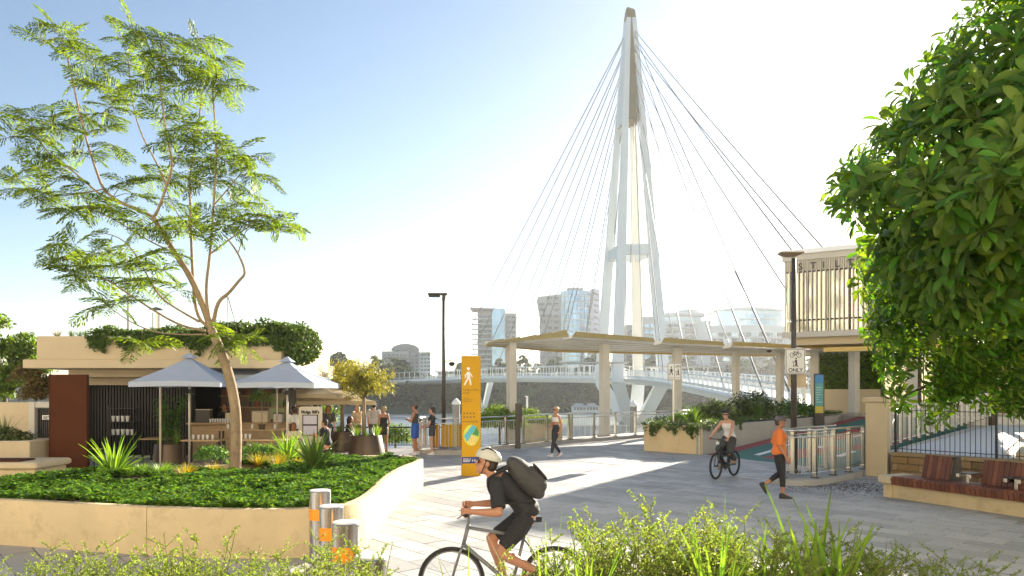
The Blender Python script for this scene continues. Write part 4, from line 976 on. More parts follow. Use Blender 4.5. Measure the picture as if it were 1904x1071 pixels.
# black shelf rack by the batten wall
rkk = thing('shelf_rack', 'black shelving with crockery against the dark batten wall', 'rack', (X(230, 24.6), 24.5, 0))
for sx in (-.42, .42):
    for sy in (-.15, .15): MB().beam((X(230, 24.5)+sx, 24.5+sy, 0), (X(230, 24.5)+sx, 24.5+sy, 1.75), .03, .03).build('upright', blackm, rkk)
for z in (.3, .75, 1.2, 1.65): MB().bx(X(230, 24.5)-.45, X(230, 24.5)+.45, 24.33, 24.67, z, z+.025).build('shelf', blackm, rkk)
for k in range(9):
    o = bpy.data.objects.new('crockery_jar', cupm); o.location = (X(230, 24.5)-.32+.16*(k % 5), 24.45, (.775, 1.225)[k//5]); o.scale = (1.6, 1.6, 1.7); link(o); tag(o, 'pale jar on the %s shelf of the black rack' % ('lower', 'middle')[k//5], 'jar', 'jars on the %s shelf of the black rack' % ('lower', 'middle')[k//5])
d_ = 24.0; mx0, mx1 = X(556, d_), X(599, d_)
mbd = thing('menu_board', 'white freestanding menu board with two framed sheets beside the agaves', 'sign', ((mx0+mx1)/2, d_, 0))
bd = MB(); cxm = (mx0+mx1)/2; hwm = (mx1-mx0)/2; zt = Z(756, d_)
prof = [(-hwm, 0), (hwm, 0), (hwm, zt-.08), (hwm-.03, zt-.02), (hwm-.09, zt), (-hwm+.09, zt), (-hwm+.03, zt-.02), (-hwm, zt-.08)]
bd.quadstrip([[(cxm+x, y, z) for x, z in prof] for y in (d_-.04, d_+.04)]); bd.build('board', mat('board_white', (.72, .66, .52), .6), mbd)
for a, b in ((772, 789), (791, 809)):
    MB().bx(X(563, d_), X(592, d_), d_-.06, d_-.042, Z(b+1, d_), Z(a-1, d_)).build('frame', blackm, mbd); MB().bx(X(565, d_), X(590, d_), d_-.066, d_-.061, Z(b-.5, d_), Z(a+.5, d_)).build('menu_sheet', mat('paper_lilac', (.66, .64, .72), .6, var=.06, scale=12), mbd)
text_part("Mulga Bill's", .135, 'lettering', black_p, mbd, (cxm, d_-.046, Z(768.5, d_)), (1, 0, 0), (0, 0, 1), align='CENTER', bold=.006)
# ------------------------------------------------------------------ big curved planter
OUT = [(-9.4, 11.0), (-7.57, 10.68), (-5.5, 10.05), (-3.9, 9.72), (-2.75, 9.75), (-2.2, 10.2), (-2.12, 11.4), (-2.25, 13.2), (-2.25, 15.2), (-2.0, 16.7), (-2.25, 17.8), (-3.3, 18.15), (-4.4, 17.5), (-6.4, 15.6), (-9.3, 13.1), (-11.5, 12.3), (-11.8, 11.4)]
oc = [Vector((x, y, 0)) for x, y in OUT]; oc = chaikin(oc, 3)
pa = thing('curved_planter', 'big tan concrete planter with rounded corners holding the slender tree', 'planter', (-4.5, 13, 0))
NV = len(oc)
def inward(i):
    t_ = (oc[(i+1) % NV]-oc[i-1]).normalized(); return Vector((-t_.y, t_.x, 0))
sgn_ = 1 if inside([(p.x, p.y) for p in oc], *(oc[0]+inward(0)*.2).to_tuple()[:2]) else -1
RIM = .66
nseg = 9; cuts = [round(k*NV/nseg) for k in range(nseg+1)]
for k in range(nseg):
    idx = [i % NV for i in range(cuts[k], cuts[k+1]+1)]; rings = []
    for j, i in enumerate(idx):
        p = oc[i]; n_ = inward(i)*sgn_; t_ = (oc[(i+1) % NV]-oc[i-1]).normalized()
        if j == 0: p = p+t_*.005
        if j == len(idx)-1: p = p-t_*.005
        rings.append([p+n_*a+Vector((0, 0, z)) for a, z in ((0, -.01), (0, RIM-.025), (.007, RIM-.007), (.025, RIM), (.145, RIM), (.163, RIM-.007), (.17, RIM-.025), (.17, -.01))])
    MB().quadstrip(rings).build('wall_panel', tan, pa, smooth=40)
inner = [oc[i]+inward(i)*sgn_*.165 for i in range(NV)]; IP = [(p.x, p.y) for p in inner]
MB().prism(IP, .1, .55).build('soil', soil, pa)
def gch(x, y): return .67+.13*noise.noise(Vector((x*1.0, y*1.0, 1)))+.06*noise.noise(Vector((x*3.4, y*3.4, 2)))
# ground cover: small rosettes, two tones
def bare(x, y):
    if noise.noise(Vector((x*1.1, y*1.1, 7))) > .36: return True
    dx, dy = x+5.74, y-15.0
    return dx*dx/1.2+dy*dy/.5 < .8 or (x < -9.5) or (y > 16.9 and x > -2.9)
def groundcover(npts, size, m, name, label, near=True):
    sp = scatter_in(IP, npts); sp = np.array([p for p in sp if not bare(*p)])
    L = Leaves(); base = np.array([gch(x, y) for x, y in sp]); szf = np.array([1+.45*noise.noise(Vector((x*2.3, y*2.3, 5))) for x, y in sp])
    for j in range(7):
        n = len(sp); a = j*2*math.pi/7+rng.uniform(0, 6.28, n); el = rng.uniform(.0, .75, n)
        dd = np.column_stack([np.cos(a)*np.cos(el), np.sin(a)*np.cos(el), np.sin(el)]); uu = np.column_stack([-np.cos(a)*np.sin(el), -np.sin(a)*np.sin(el), np.cos(el)])+unit(n)*.3
        L.add(np.column_stack([sp, base+rng.uniform(-.06, .05, n)]), dd, uu, size*szf*rng.uniform(.7, 1.2, n), size*szf*.5*rng.uniform(.8, 1.2, n))
    o = L.build(name, m, None, kind='stuff'); tag(o, label, 'ground cover')
groundcover(9500, .085, leaf_gc, 'ground_cover', 'dense glossy green ground cover filling the big planter')
groundcover(3200, .08, leaf_gc2, 'ground_cover', 'brighter yellow-green new shoots among the planter ground cover')
# agave rosettes (every blade thick and folded)
def agave(n, L_, wd, seed, lean=.95):
    rr = random.Random(seed); mb = MB()
    for k in range(n):
        f = k/n; a = k*2.39996+rr.uniform(-.2, .2); el = math.radians(82-62*f*lean+rr.uniform(-6, 6)); ln = L_*rr.uniform(.8, 1.08)*(.75+.35*math.sin(math.pi*min(1, f+.25)))
        d_ = Vector((math.cos(a), math.sin(a), 0)); r_ = Vector((-d_.y, d_.x, 0)); rows = []
        for s_ in range(6):
            g_ = s_/5; e2 = el-g_*g_*.35*(1.2-math.sin(el)); dirv = d_*math.cos(e2)+Vector((0, 0, 1))*math.sin(e2); up_ = -d_*math.sin(e2)+Vector((0, 0, 1))*math.cos(e2)
            p = dirv*ln*g_+d_*.03; w_ = wd*(.55+.9*g_ if g_ < .4 else (1-g_)*1.52)+.002
            rows.append([p-r_*w_/2+up_*w_*.22, p-up_*.006, p+r_*w_/2+up_*w_*.22])
        mb.quadstrip(rows, closed=False)
    return mb
AG = [agave(34, .80, .075, 1), agave(42, .72, .085, 2), agave(46, .78, .095, 3)]
AGM = [AG[0].mesh('agave', leaf_agl), AG[1].mesh('agave', leaf_agl), AG[2].mesh('agave', leaf_ag)]
def plant(name, me, label, cat, loc, rz=0, sc=1.0, group=None):
    o = bpy.data.objects.new(name, me); o.location = loc; o.rotation_euler[2] = rz; o.scale = (sc,)*3 if not isinstance(sc, tuple) else sc; link(o); return tag(o, label, cat, group)
def gp(px_, py_, z): p = G(px_, py_, z); return (p.x, p.y, p.z)
plant('agave', AGM[0], 'bright green spiky agave in front of the rust screen', 'agave', gp(212, 888, .60), .4, 1.05)
plant('agave', AGM[1], 'left agave of the pair in front of the menu board', 'agave', gp(537, 858, .60), 1.1, 1.0)
plant('agave', AGM[2], 'darker right agave of the pair in front of the menu board', 'agave', gp(585, 878, .60), 2.2, 1.08)
YT = blade_tuft(90, .34, .8, .013, 11).mesh('grass_tuft', leaf_y)
GT_ = blade_tuft(80, .34, .9, .016, 12).mesh('grass_tuft', leaf_agl)
for (px_, py_, sc_, k, lab) in ((345, 893, 1.1, 0, 'yellow grass tuft left of the tree foot'), (398, 884, .9, 0, 'small yellow grass tuft beside the tree trunk'), (480, 870, 1.15, 0, 'golden grass tuft just right of the tree trunk'), (515, 872, 1.2, 0, 'golden grass tuft left of the dark agave'), (552, 872, .85, 0, 'low golden grass tuft under the dark agave'), (300, 885, 1.0, 1, 'green grass tuft right of the bright agave'), (262, 880, .8, 1, 'small green grass tuft behind the bright agave'), (430, 868, .7, 1, 'short green grass tuft behind the tree foot')):
    plant('grass_tuft', (YT, GT_)[k], lab, 'grass tuft', gp(px_, py_, .60), px_, sc_)
# low shrubs at the back of the planter
def bush_leaves(c, r, n, size, m, name, parent=None, world=True):
    L = Leaves(); q_ = unit(n); q_[:, 2] = np.abs(q_[:, 2])*1.0-.1
    lump = np.array([1+.35*noise.noise(Vector(tuple(v*2.2))+Vector(c)) for v in q_])[:, None]
    L.add(np.array(c)+q_*np.array(r)*rng.uniform(.55, 1.03, (n, 1))*lump, unit(n)+q_*.4, q_+unit(n)*.6, size*rng.uniform(.6, 1.2, n), size*.5); return L
for i, (px_, py_, r_) in enumerate(((392, 850, .42), (470, 848, .45), (500, 846, .4))):
    p = gp(px_, py_, .62); t = thing('low_shrub', ('left', 'middle', 'right')[i]+' low dark shrub at the back rim of the big planter', 'shrub', p)
    bush_leaves((p[0], p[1], p[2]), (r_, r_, r_*.75), 700, .09, leaf_gc, 'x').build('foliage', leaf_gc, t); MB().tube([p, (p[0], p[1], p[2]+.2)], .03, 5).build('stem', stem_m, t)
# ------------------------------------------------------------------ slender feathery tree
TD = 15.05
tj = thing('feathery_tree', 'slender leaning tree with feathery yellow-green leaves in the big planter', 'tree', tuple(P(437, 876, TD)))
br_ = [  # name, pixel path, depth offset at the end, radius from, to
 ('trunk', [(437, 890), (440, 810), (438, 755), (427, 700), (412, 655), (393, 612)], 0, .125, .088),
 ('b', [(393, 612), (375, 560), (352, 510), (325, 470), (300, 430), (285, 404)], -.3, .075, .045),
 ('b', [(285, 404), (260, 390), (221, 376), (191, 352), (179, 317), (161, 263), (143, 191), (128, 113), (110, 70)], .5, .040, .012),
 ('b', [(285, 404), (294, 392), (310, 345), (322, 310), (312, 260), (304, 215), (296, 140), (300, 90)], -.9, .038, .010),
 ('b', [(270, 396), (225, 378), (185, 362), (150, 330), (112, 300), (85, 280), (60, 240)], -.7, .032, .008),
 ('b', [(310, 345), (290, 300), (262, 250), (245, 190), (240, 120)], .9, .024, .008),
 ('b', [(397, 600), (405, 560), (425, 546), (446, 520), (458, 508), (443, 470), (420, 440)], -.6, .048, .014),
 ('b', [(392, 612), (364, 588), (358, 508), (355, 430), (352, 334), (361, 281), (373, 203), (376, 150)], .8, .042, .010),
 ('b', [(394, 606), (388, 590), (382, 538), (391, 472), (397, 382), (404, 287), (397, 191), (392, 120)], -.4, .045, .010),
 ('b', [(382, 615), (334, 606), (269, 567), (209, 526), (173, 508), (150, 490)], -.8, .034, .008),
 ('b', [(384, 622), (330, 622), (287, 618), (240, 598), (205, 572)], -1.1, .022, .006),
 ('b', [(370, 598), (330, 575), (299, 555), (275, 515), (257, 478), (227, 442), (180, 430)], .9, .028, .008),
 ('b', [(391, 472), (420, 450), (455, 425), (490, 412), (520, 425)], .5, .022, .007),
 ('b', [(397, 382), (425, 350), (450, 320), (470, 300)], .8, .02, .006),
 ('b', [(191, 352), (150, 360), (110, 365), (70, 355), (40, 340)], .7, .016, .005),
 ('b', [(322, 310), (340, 280), (355, 255), (380, 240)], -.8, .016, .005),
 ('b', [(325, 470), (280, 450), (240, 425), (200, 400), (150, 385)], -.9, .020, .006),
 ('b', [(355, 430), (330, 400), (318, 370), (300, 340)], 1.0, .016, .005),
 ('b', [(443, 470), (452, 440), (470, 405), (500, 400)], -.9, .013, .005),
]
tips = []; skel = []
for nm, path, off, r0, r1 in br_:
    pts = [P(x, y, TD+off*(k/(len(path)-1))**1.2) for k, (x, y) in enumerate(path)]
    pts = chaikin(pts, 2, False); n = len(pts)
    MB().tube(pts, [r0+(r1-r0)*(k/(n-1))**.8 for k in range(n)], 9 if r0 > .04 else 6).build('trunk' if nm == 'trunk' else 'limb', bark, tj, smooth=True)
    if nm != 'trunk': skel += [(p, k/(n-1)) for k, p in enumerate(pts) if k > n*.3]
cl = [(100,50),(82,80),(122,72),(150,95),(178,112),(225,72),(247,58),(265,95),(240,120),(296,75),(312,110),(332,122),(300,142),(375,72),(392,105),(402,150),(416,128),(385,168),(432,160),(200,142),(180,162),(150,150),(25,215),(58,218),(90,230),(18,255),(72,258),(110,240),(150,215),(185,215),(230,182),(270,200),(250,232),(300,222),(330,200),(70,312),(95,300),(30,335),(55,352),(85,366),(160,285),(210,270),(250,282),(290,282),(330,262),(350,240),(375,250),(410,262),(440,282),(468,290),(456,312),(480,325),(130,360),(160,385),(190,380),(215,396),(132,392),(340,330),(380,342),(420,330),(362,382),(400,402),(440,380),(470,362),(420,418),(460,412),(500,416),(522,432),(538,424),(480,400),(140,455),(118,480),(150,497),(182,470),(160,515),(130,508),(200,470),(222,497),(250,522),(280,532),(260,490),(300,470),(195,568),(215,566),(232,340),(280,332),(300,372),(250,362),(320,412),(270,422),(230,420),(446,640),(424,628),(262,636),(340,432),(300,505),(330,540),(345,300),(310,330),(380,300),(270,150),(205,200),(330,160),(350,410),(420,300),(190,240),(110,330)]
fr = []                                     # frond prototypes: pinnae along a drooping rachis
def frond(seed):
    rr = np.random.default_rng(seed); L = Leaves(); n = 15
    s_ = np.linspace(.10, 1, n); z = -.28*s_**2+.03
    for sd in (-1, 1):
        ln = (.14+.32*np.sin(np.pi*np.clip(s_*.92+.06, 0, 1))**.8)*rr.uniform(.85, 1.1, n)
        d_ = np.column_stack([np.full(n, .62), sd*np.ones(n), -.10-.15*s_]); d_ += rr.normal(0, .08, d_.shape)
        d1 = d_/np.linalg.norm(d_, axis=1, keepdims=True)
        b = np.column_stack([s_, np.zeros(n), z])
        for g_ in (0, .3, .6):              # each pinna tapers in three overlapping lengths
            q_ = b+d1*(ln*g_)[:, None]-np.array([0, 0, 1])*(ln*g_*g_*.3)[:, None]
            L.add(q_, d1+rr.normal(0, .12, d1.shape)+np.array([.12, 0, -.25*g_]), np.array([[0, 0, 1]])+rr.normal(0, .35, (n, 3)), ln*.48, .05*rr.uniform(.8, 1.15, n), shape=.5)
    return L.arr()
FR = [frond(k) for k in range(4)]
allV = []; twigs = MB()
for (x, y) in cl:
    if 180 < x < 420 and 180 < y < 480 and random.random() < .28: continue
    best = min(skel, key=lambda s2: (Vector(((s2[0].x/s2[0].y*F+952)-x, (HY-(s2[0].z-H)/s2[0].y*F)-y)).length))
    bp_ = best[0]; dd_ = bp_.y+random.uniform(-.7, .7)
    c = P(x, y, dd_); low = y > 600
    if (c-bp_).length > .05: twigs.tube([bp_, bp_.lerp(c, .55)+Vector((0, 0, .05)), c], [.010, .007, .004], 5)
    nf = random.randint(4, 6)
    a0 = random.uniform(0, 6.28)
    for k in range(nf):
        a = a0+k*2*math.pi/nf+random.uniform(-.4, .4); el = random.uniform(-.5, .7); ln = random.uniform(.42, .64)*(1 if not low else 1.1)
        dx = np.array([math.cos(a)*math.cos(el), math.sin(a)*math.cos(el), math.sin(el)]); ux = np.array([0, 0, 1.0])+rng.normal(0, .5, 3)
        ry = np.cross(ux, dx); ry /= np.linalg.norm(ry); uz = np.cross(dx, ry); M3 = np.stack([dx, ry, uz])*ln
        V = random.choice(FR) @ M3+np.array(c); allV.append(V)
        e_ = np.array(c); twigs.tube([c, Vector(tuple(e_+M3[0]*.5-M3[2]*.04)), Vector(tuple(e_+M3[0]-M3[2]*.25))], [.005, .004, .002], 4)
twigs.build('twigs', stem_m, tj, kind='stuff')
LJ = Leaves(); LJ.V = [np.concatenate(allV)]; LJ.build('crown', leaf_j, tj, kind='stuff')
# ------------------------------------------------------------------ pots with plants
pot_m = mat('bronze_pot', (.10, .065, .04), .42, metal=.35, var=.15, scale=4)
def pot(label, x, y, r0, r1, h, name='plant_pot'):
    t = thing(name, label, 'pot', (x, y, 0)); MB().lathe([(r0*.96, 0), (r0, .03), (r1, h-.02), (r1-.01, h), (r1-.05, h), (r1-.06, h-.1)], (x, y, 0), 28).build('bowl', pot_m, t, smooth=35); MB().lathe([(.02, h-.09), (r1-.05, h-.09)], (x, y, 0), 20, cap=False).build('soil', soil, t); return t
p1 = G(315, 862); pot('round brown pot of tall bamboo by the batten wall', p1.x, p1.y, .48, .42, .62)
p2 = G(682, 845); pot('large flared bronze pot in front of the man in a pale tee', p2.x, p2.y, .64, .52, .68)
p3 = G(634, 838); pot('second bronze pot partly hidden beside the menu board', p3.x, p3.y, .55, .46, .72)
bam = thing('potted_bamboo', 'tall leafy bamboo in the round brown pot', 'plant', (p1.x, p1.y, .55)); L = Leaves()
for k in range(16):
    a = random.uniform(0, 6.28); ln = random.uniform(1.0, 1.75); t_ = random.uniform(.05, .32); pts = [(p1.x+math.cos(a)*(.12+t_*f*ln*f*.8), p1.y+math.sin(a)*(.12+t_*f*ln*f*.8), .5+ln*f) for f in (0, .35, .7, 1)]
    MB().tube(pts, [.012, .010, .007, .003], 5).build('cane', leaf_vine, bam)
    n = 46; f = rng.uniform(.3, 1, n); base = np.array([np.interp(f, (0, .35, .7, 1), [q_[j] for q_ in pts]) for j in range(3)]).T
    L.add(base, unit(n)*np.array([1, 1, .4])+np.array([0, 0, -.45]), unit(n)*.4+np.array([0, 0, 1]), rng.uniform(.18, .34, n), .028)
L.build('leaves', leaf_gc, bam, kind='stuff')
GR = [blade_tuft(40, .62, .55, .026, 21, .5, 4).mesh('strap_leaves', leaf_agl), blade_tuft(34, .5, .7, .022, 22, .6, 4).mesh('strap_leaves', leaf_gc2)]
for i, (c, dx, dy, sc_, k, lab) in enumerate(((p1, -.25, -.15, .8, 1, 'arching strap-leaf plant at the left of the bamboo pot'), (p1, .28, -.12, .85, 0, 'light strap-leaf plant at the right of the bamboo pot'), (p2, -.36, -.1, .95, 0, 'strap-leaf plant at the left rim of the large bronze pot'), (p2, .02, -.2, .8, 1, 'strap-leaf plant at the middle of the large bronze pot'), (p2, .36, -.1, .9, 0, 'strap-leaf plant at the right rim of the large bronze pot'), (p3, -.1, -.12, 1.0, 0, 'strap-leaf plant in the second bronze pot'))):
    plant('strap_leaf_plant', GR[k], lab, 'plant', (c.x+dx, c.y+dy, .58), i, sc_)
def willow(label, x, y, zb, zc, r, zr, n_br, seed, m, lean=0.0, n_leaf=46):
    t = thing('potted_willow', label, 'tree', (x, y, zb)); rr = random.Random(seed)
    MB().tube([(x, y, zb-.15), (x+lean*.3, y, zb+(zc-zb)*.5), (x+lean, y, zc)], [.085, .07, .05], 8).build('trunk', bark, t, smooth=True); L = Leaves(); tw = MB()
    for k in range(n_br):
        a = rr.uniform(0, 6.28); el = rr.uniform(-.1, 1.4); ln = r*rr.uniform(.55, 1.05); st = Vector((x+lean*.9, y, zc-.25+rr.uniform(-.2, .2)))
        e_ = st+Vector((math.cos(a)*math.cos(el)*ln, math.sin(a)*math.cos(el)*ln, math.sin(el)*ln*zr+.15)); m_ = st.lerp(e_, .5)+Vector((0, 0, .18))
        tw.tube([st, m_, e_, e_+Vector((math.cos(a)*.12, math.sin(a)*.12, -.25))], [.016, .010, .006, .002], 4)
        f = rng.uniform(.35, 1.15, n_leaf)[:, None]; base = np.array(st)*(1-f)**2+2*np.array(m_+Vector((0, 0, .1)))*f*(1-f)+np.array(e_)*f*f+rng.normal(0, .07, (n_leaf, 3))
        L.add(base, unit(n_leaf)*.8+np.array([0, 0, -.6]), unit(n_leaf), rng.uniform(.10, .2, n_leaf), .022)
    tw.build('branches', bark_d, t); L.build('crown', m, t, kind='stuff'); return t
willow('rounded willow-leaved tree in the large bronze pot', p2.x-.1, p2.y, .6, 2.35, 1.15, .95, 95, 5, leaf_w)
willow('sparser willow-leaved tree in the second bronze pot', p3.x+.05, p3.y, .65, 2.5, .95, 1.1, 52, 6, leaf_w)
sap = thing('potted_sapling', 'thin young citrus tree on the cafe bar table', 'plant', (X(487, 23.2), 23.2, 1.02)); MB().tube([(X(487, 23.2), 23.2, 1.02), (X(487, 23.2), 23.2, 2.0)], .012, 6).build('stem', bark, sap); bush_leaves((X(486, 23.2), 23.2, 1.95), (.38, .3, .42), 420, .09, leaf_near, 'x').build('crown', leaf_near, sap); MB().lathe([(.09, 1.02), (.12, 1.2)], (X(487, 23.2), 23.2, 0), 14).build('pot', pot_m, sap)
# ------------------------------------------------------------------ left edge: leafy tree and hedge shrubs behind the wall
def leafy_tree(name, label, x, y, zb, clumps, size, m, trunk_r=.14, cat='tree'):
    t = thing(name, label, cat, (x, y, zb)); L = Leaves(); tw = MB(); zc = min(c[2] for c in clumps)
    tw.tube([(x, y, zb), (x+.1, y, zc)], [trunk_r, trunk_r*.6], 8)
    for cx_, cy_, cz_, r_, n in clumps:
        tw.tube([(x+.1, y, zc-.1), ((x+cx_)/2, (y+cy_)/2, (zc+cz_)/2), (cx_, cy_, cz_)], [trunk_r*.45, trunk_r*.3, .02], 5)
        L.V += bush_leaves((cx_, cy_, cz_), (r_, r_, r_*.8), n, size, m, 'x').V
    tw.build('trunk', bark_d, t, smooth=True); L.build('crown', m, t, kind='stuff'); return t
cl2 = [(X(px_, 29), 29+random.uniform(-1.2, 1.2), Z(py_, 29), random.uniform(.55, .85), 620) for px_, py_ in ((8, 608), (-20, 625), (25, 640), (50, 650), (0, 660), (35, 680), (15, 705), (-15, 700), (55, 690), (45, 715), (5, 735), (-30, 660), (30, 655))]
leafy_tree('leafy_tree', 'leafy bright green tree at the left edge behind the wall', X(5, 29), 29, 0, cl2, .2, leaf_near)
cl3 = [(X(px_, 24), 24+random.uniform(-.4, .4), Z(py_, 24), .45, 380) for px_, py_ in ((40, 705), (60, 695), (75, 720), (48, 730), (85, 735), (62, 740), (88, 715))]
leafy_tree('hedge_shrub', 'reddish brown leafy shrub behind the wall beside the kiosk', X(62, 24), 24, 0, cl3, .11, mat('reddish_leaf', (.17, .12, .03), .5, island=.4, hue=.03, trans=.4), .05, 'shrub')
t = thing('low_shrub', 'grey-green shrub in the concrete bench planter at the left edge', 'shrub', (X(22, 19.8), 19.8, .9)); bush_leaves((X(20, 19.8), 19.8, .9), (.62, .45, .38), 1000, .09, leaf_far2, 'x').build('foliage', leaf_far2, t); MB().tube([(X(20, 19.8), 19.8, .8), (X(20, 19.8), 19.8, 1.1)], .03, 5).build('stem', stem_m, t)
plant('tall_grass', blade_tuft(70, .95, .5, .014, 31, .5, 4).mesh('grass_tuft', leaf_vine), 'tall arching grass in the concrete bench planter at the left edge', 'grass tuft', (X(8, 19.9), 19.9, .88))
# ------------------------------------------------------------------ shrubs of the long planter
for i, (px_, d__, rx, rz_, mm, n, lab) in enumerate(((1330, 30.2, .95, .75, leaf_far2, 1700, 'rounded grey-green bush in the long planter behind the cyclist'), (1402, 33.0, 1.35, 1.15, leaf_far2, 2600, 'largest feathery bush in the long planter'), (1470, 36, .9, .75, leaf_gc, 1200, 'dark bush in the long planter behind the ONLY sign pole'), (1505, 37.6, .6, .4, leaf_gc, 700, 'low bush at the far end of the long planter'), (1262, 27.9, .35, .3, leaf_gc, 420, 'small bush at the foot of the sign post in the long planter'))):
    x_ = X(px_, d__); t = thing('planter_bush', lab, 'shrub', (x_, d__, .95)); bush_leaves((x_, d__, 1.15), (rx, rx*.7, rz_), n, .16 if rx > .5 else .09, mm, 'x').build('foliage', mm, t)
    tw = MB()
    for k in range(9):
        a = k*.7; tw.tube([(x_, d__, .85), (x_+math.cos(a)*rx*.5, d__+math.sin(a)*rx*.3, 1.15+rz_*.4), (x_+math.cos(a)*rx*.95, d__+math.sin(a)*rx*.6, 1.15+rz_*.9)], [.02, .012, .003], 4)
    tw.build('stems', stem_m, t)
plant('agave', AGM[2], 'dark spiky agave in the long planter beside the sign post', 'agave', (X(1287, 27.4), 27.4, .98), .7, 1.0)
pf = blade_tuft(26, 1.5, .55, .05, 41, .8, 5).mesh('strap_leaves', leaf_ag); plant('arching_palm', pf, 'arching palm-like plant in the middle of the long planter', 'plant', (X(1410, 32), 32.0, 1.0), 0, .95)
# ------------------------------------------------------------------ quay railings
qr = thing('quay_railing', 'low dark picket railing along the river edge left of the yellow sign', 'railing', (-5, 28.6, 0))
railing(qr, [(-11.5, 28.6, 0), (-2.6, 28.6, 0)], .82, bal_dark, .115, 1.9, blackm, two_rails=False, plate=False)
rr3 = thing('river_railing', 'long stainless railing on a kerb along the river path', 'railing', (2, 31, 0))
kl = [Vector((-1.35, 27.2, 0)), Vector((.45, 29.2, 0)), Vector((2.6, 31.7, 0)), Vector((6.6, 35.6, 0)), Vector((9.5, 37.6, 0))]
for a, b in zip(kl, kl[1:]):
    MB().beam(a+Vector((0, 0, .06)), b+Vector((0, 0, .06)), .30, .15).build('kerb', conc, rr3)
for a, b in ((0.04, .92), (1.0, 1.96), (2.0, 3.98)):
    def ka(f): i = min(int(f), 3); return kl[i].lerp(kl[i+1], f-i)+Vector((0, 0, .13))
    railing(rr3, [ka(a+(b-a)*k/6) for k in range(7)], 1.12, bal_alu, .125, 1.55, steel)
# curved railing with yellow panels and round lamp base
cr = thing('curved_railing', 'curved stainless railing with yellow panels on a round concrete base behind the yellow sign', 'railing', (-2.7, 26.2, 0))
cx_, cy_ = X(832, 26.3), 26.6
ar = [(cx_+1.05*math.cos(a), cy_+.95*math.sin(a)) for a in [R(150+k*15) for k in range(15)]]
MB().prism([(cx_+1.15*math.cos(R(k*20)), cy_+1.05*math.sin(R(k*20))) for k in range(18)], -.01, .16).build('base', conc, cr)
railing(cr, [(x, y, .15) for x, y in ar], 1.12, bal_alu, .12, .8, steel)
for k in range(3):
    a0_, a1_ = R(215+k*38), R(250+k*38); pts = [(cx_+.72*math.cos(a0_+(a1_-a0_)*j/6), cy_+.62*math.sin(a0_+(a1_-a0_)*j/6)) for j in range(7)]
    MB().quadstrip([[(x, y, .22), (x, y, 1.05), (x*1.0, y+.03, 1.05), (x, y+.03, .22)] for x, y in pts]).build('yellow_panel', yellow, cr)
# dark lamp post
def lamp_post(label, x, y, h, arm):
    t = thing('lamp_post', label, 'lamp', (x, y, 0)); MB().tube([(x, y, .1), (x, y, h*.5), (x, y, h)], [.085, .07, .055], 12).build('pole', darkm, t, smooth=True); MB().lathe([(.17, .1), (.17, .16), (.1, .2)], (x, y, .05), 14).build('base_plate', darkm, t)
    return t
ly = 26.6; lx = X(825, ly); t = lamp_post('tall dark lamp post with flat lamp head beside the yellow sign', lx, ly, Z(548, ly), 1)
zt_ = Z(548, ly)
MB().box((lx-.22, ly, zt_+.02), (.72, .26, .07), bev=.02).build('lamp_head', darkm, t); MB().box((lx-.34, ly, zt_-.06), (.42, .22, .06), bev=.015).build('lamp_head', blackm, t); MB().tube([(lx, ly, zt_-.2), (lx+.02, ly, zt_+.06)], .07, 10).build('collar', darkm, t)
MB().tube([(lx, ly, Z(672, ly)), (lx+.3, ly, Z(670, ly))], .025, 6).build('camera_arm', pale, t); MB().lathe([(.03, -.14), (.10, -.10), (.12, -.02), (.06, .02)], (lx+.3, ly, Z(674, ly)), 12).build('dome_camera', blackm, t, smooth=40)
# ------------------------------------------------------------------ pictograms (flat print)
def icon_walker(s_):
    """walking figure as thick strokes, in a unit-height square: list of (pts, width) and discs"""
    return [([(.0, .62), (.02, .36)], .17), ([(.0, .38), (-.12, .16), (-.20, .0)], .085), ([(.03, .38), (.10, .18), (.12, .0)], .085), ([(-.02, .64), (-.16, .50), (-.15, .36)], .06), ([(.03, .64), (.15, .52), (.20, .42)], .06)], [((.0, .84), .085)]
def icon_bike():
    c = []
    for cx in (-.30, .30):
        c.append(([(cx+.2*math.cos(k*math.pi/8), .2+.2*math.sin(k*math.pi/8)) for k in range(17)], .045))
    return c+[([(-.30, .2), (-.10, .46), (.20, .46), (.0, .2), (-.30, .2)], .045), ([(-.10, .46), (.0, .2)], .045), ([(.30, .2), (.18, .56), (.28, .58)], .045), ([(-.17, .52), (-.04, .52)], .05)], []
def icon_scooter():
    return [([(.06, .68), (.08, .40)], .19), ([(.06, .40), (.0, .12)], .10), ([(.12, .40), (.14, .12)], .10), ([(.0, .66), (-.16, .50), (-.24, .54)], .055), ([(-.26, .58), (-.18, .08)], .05), ([(-.22, .08), (.22, .10)], .06)], [((.06, .88), .085), ((-.2, .04), .06), ((.22, .04), .06)]
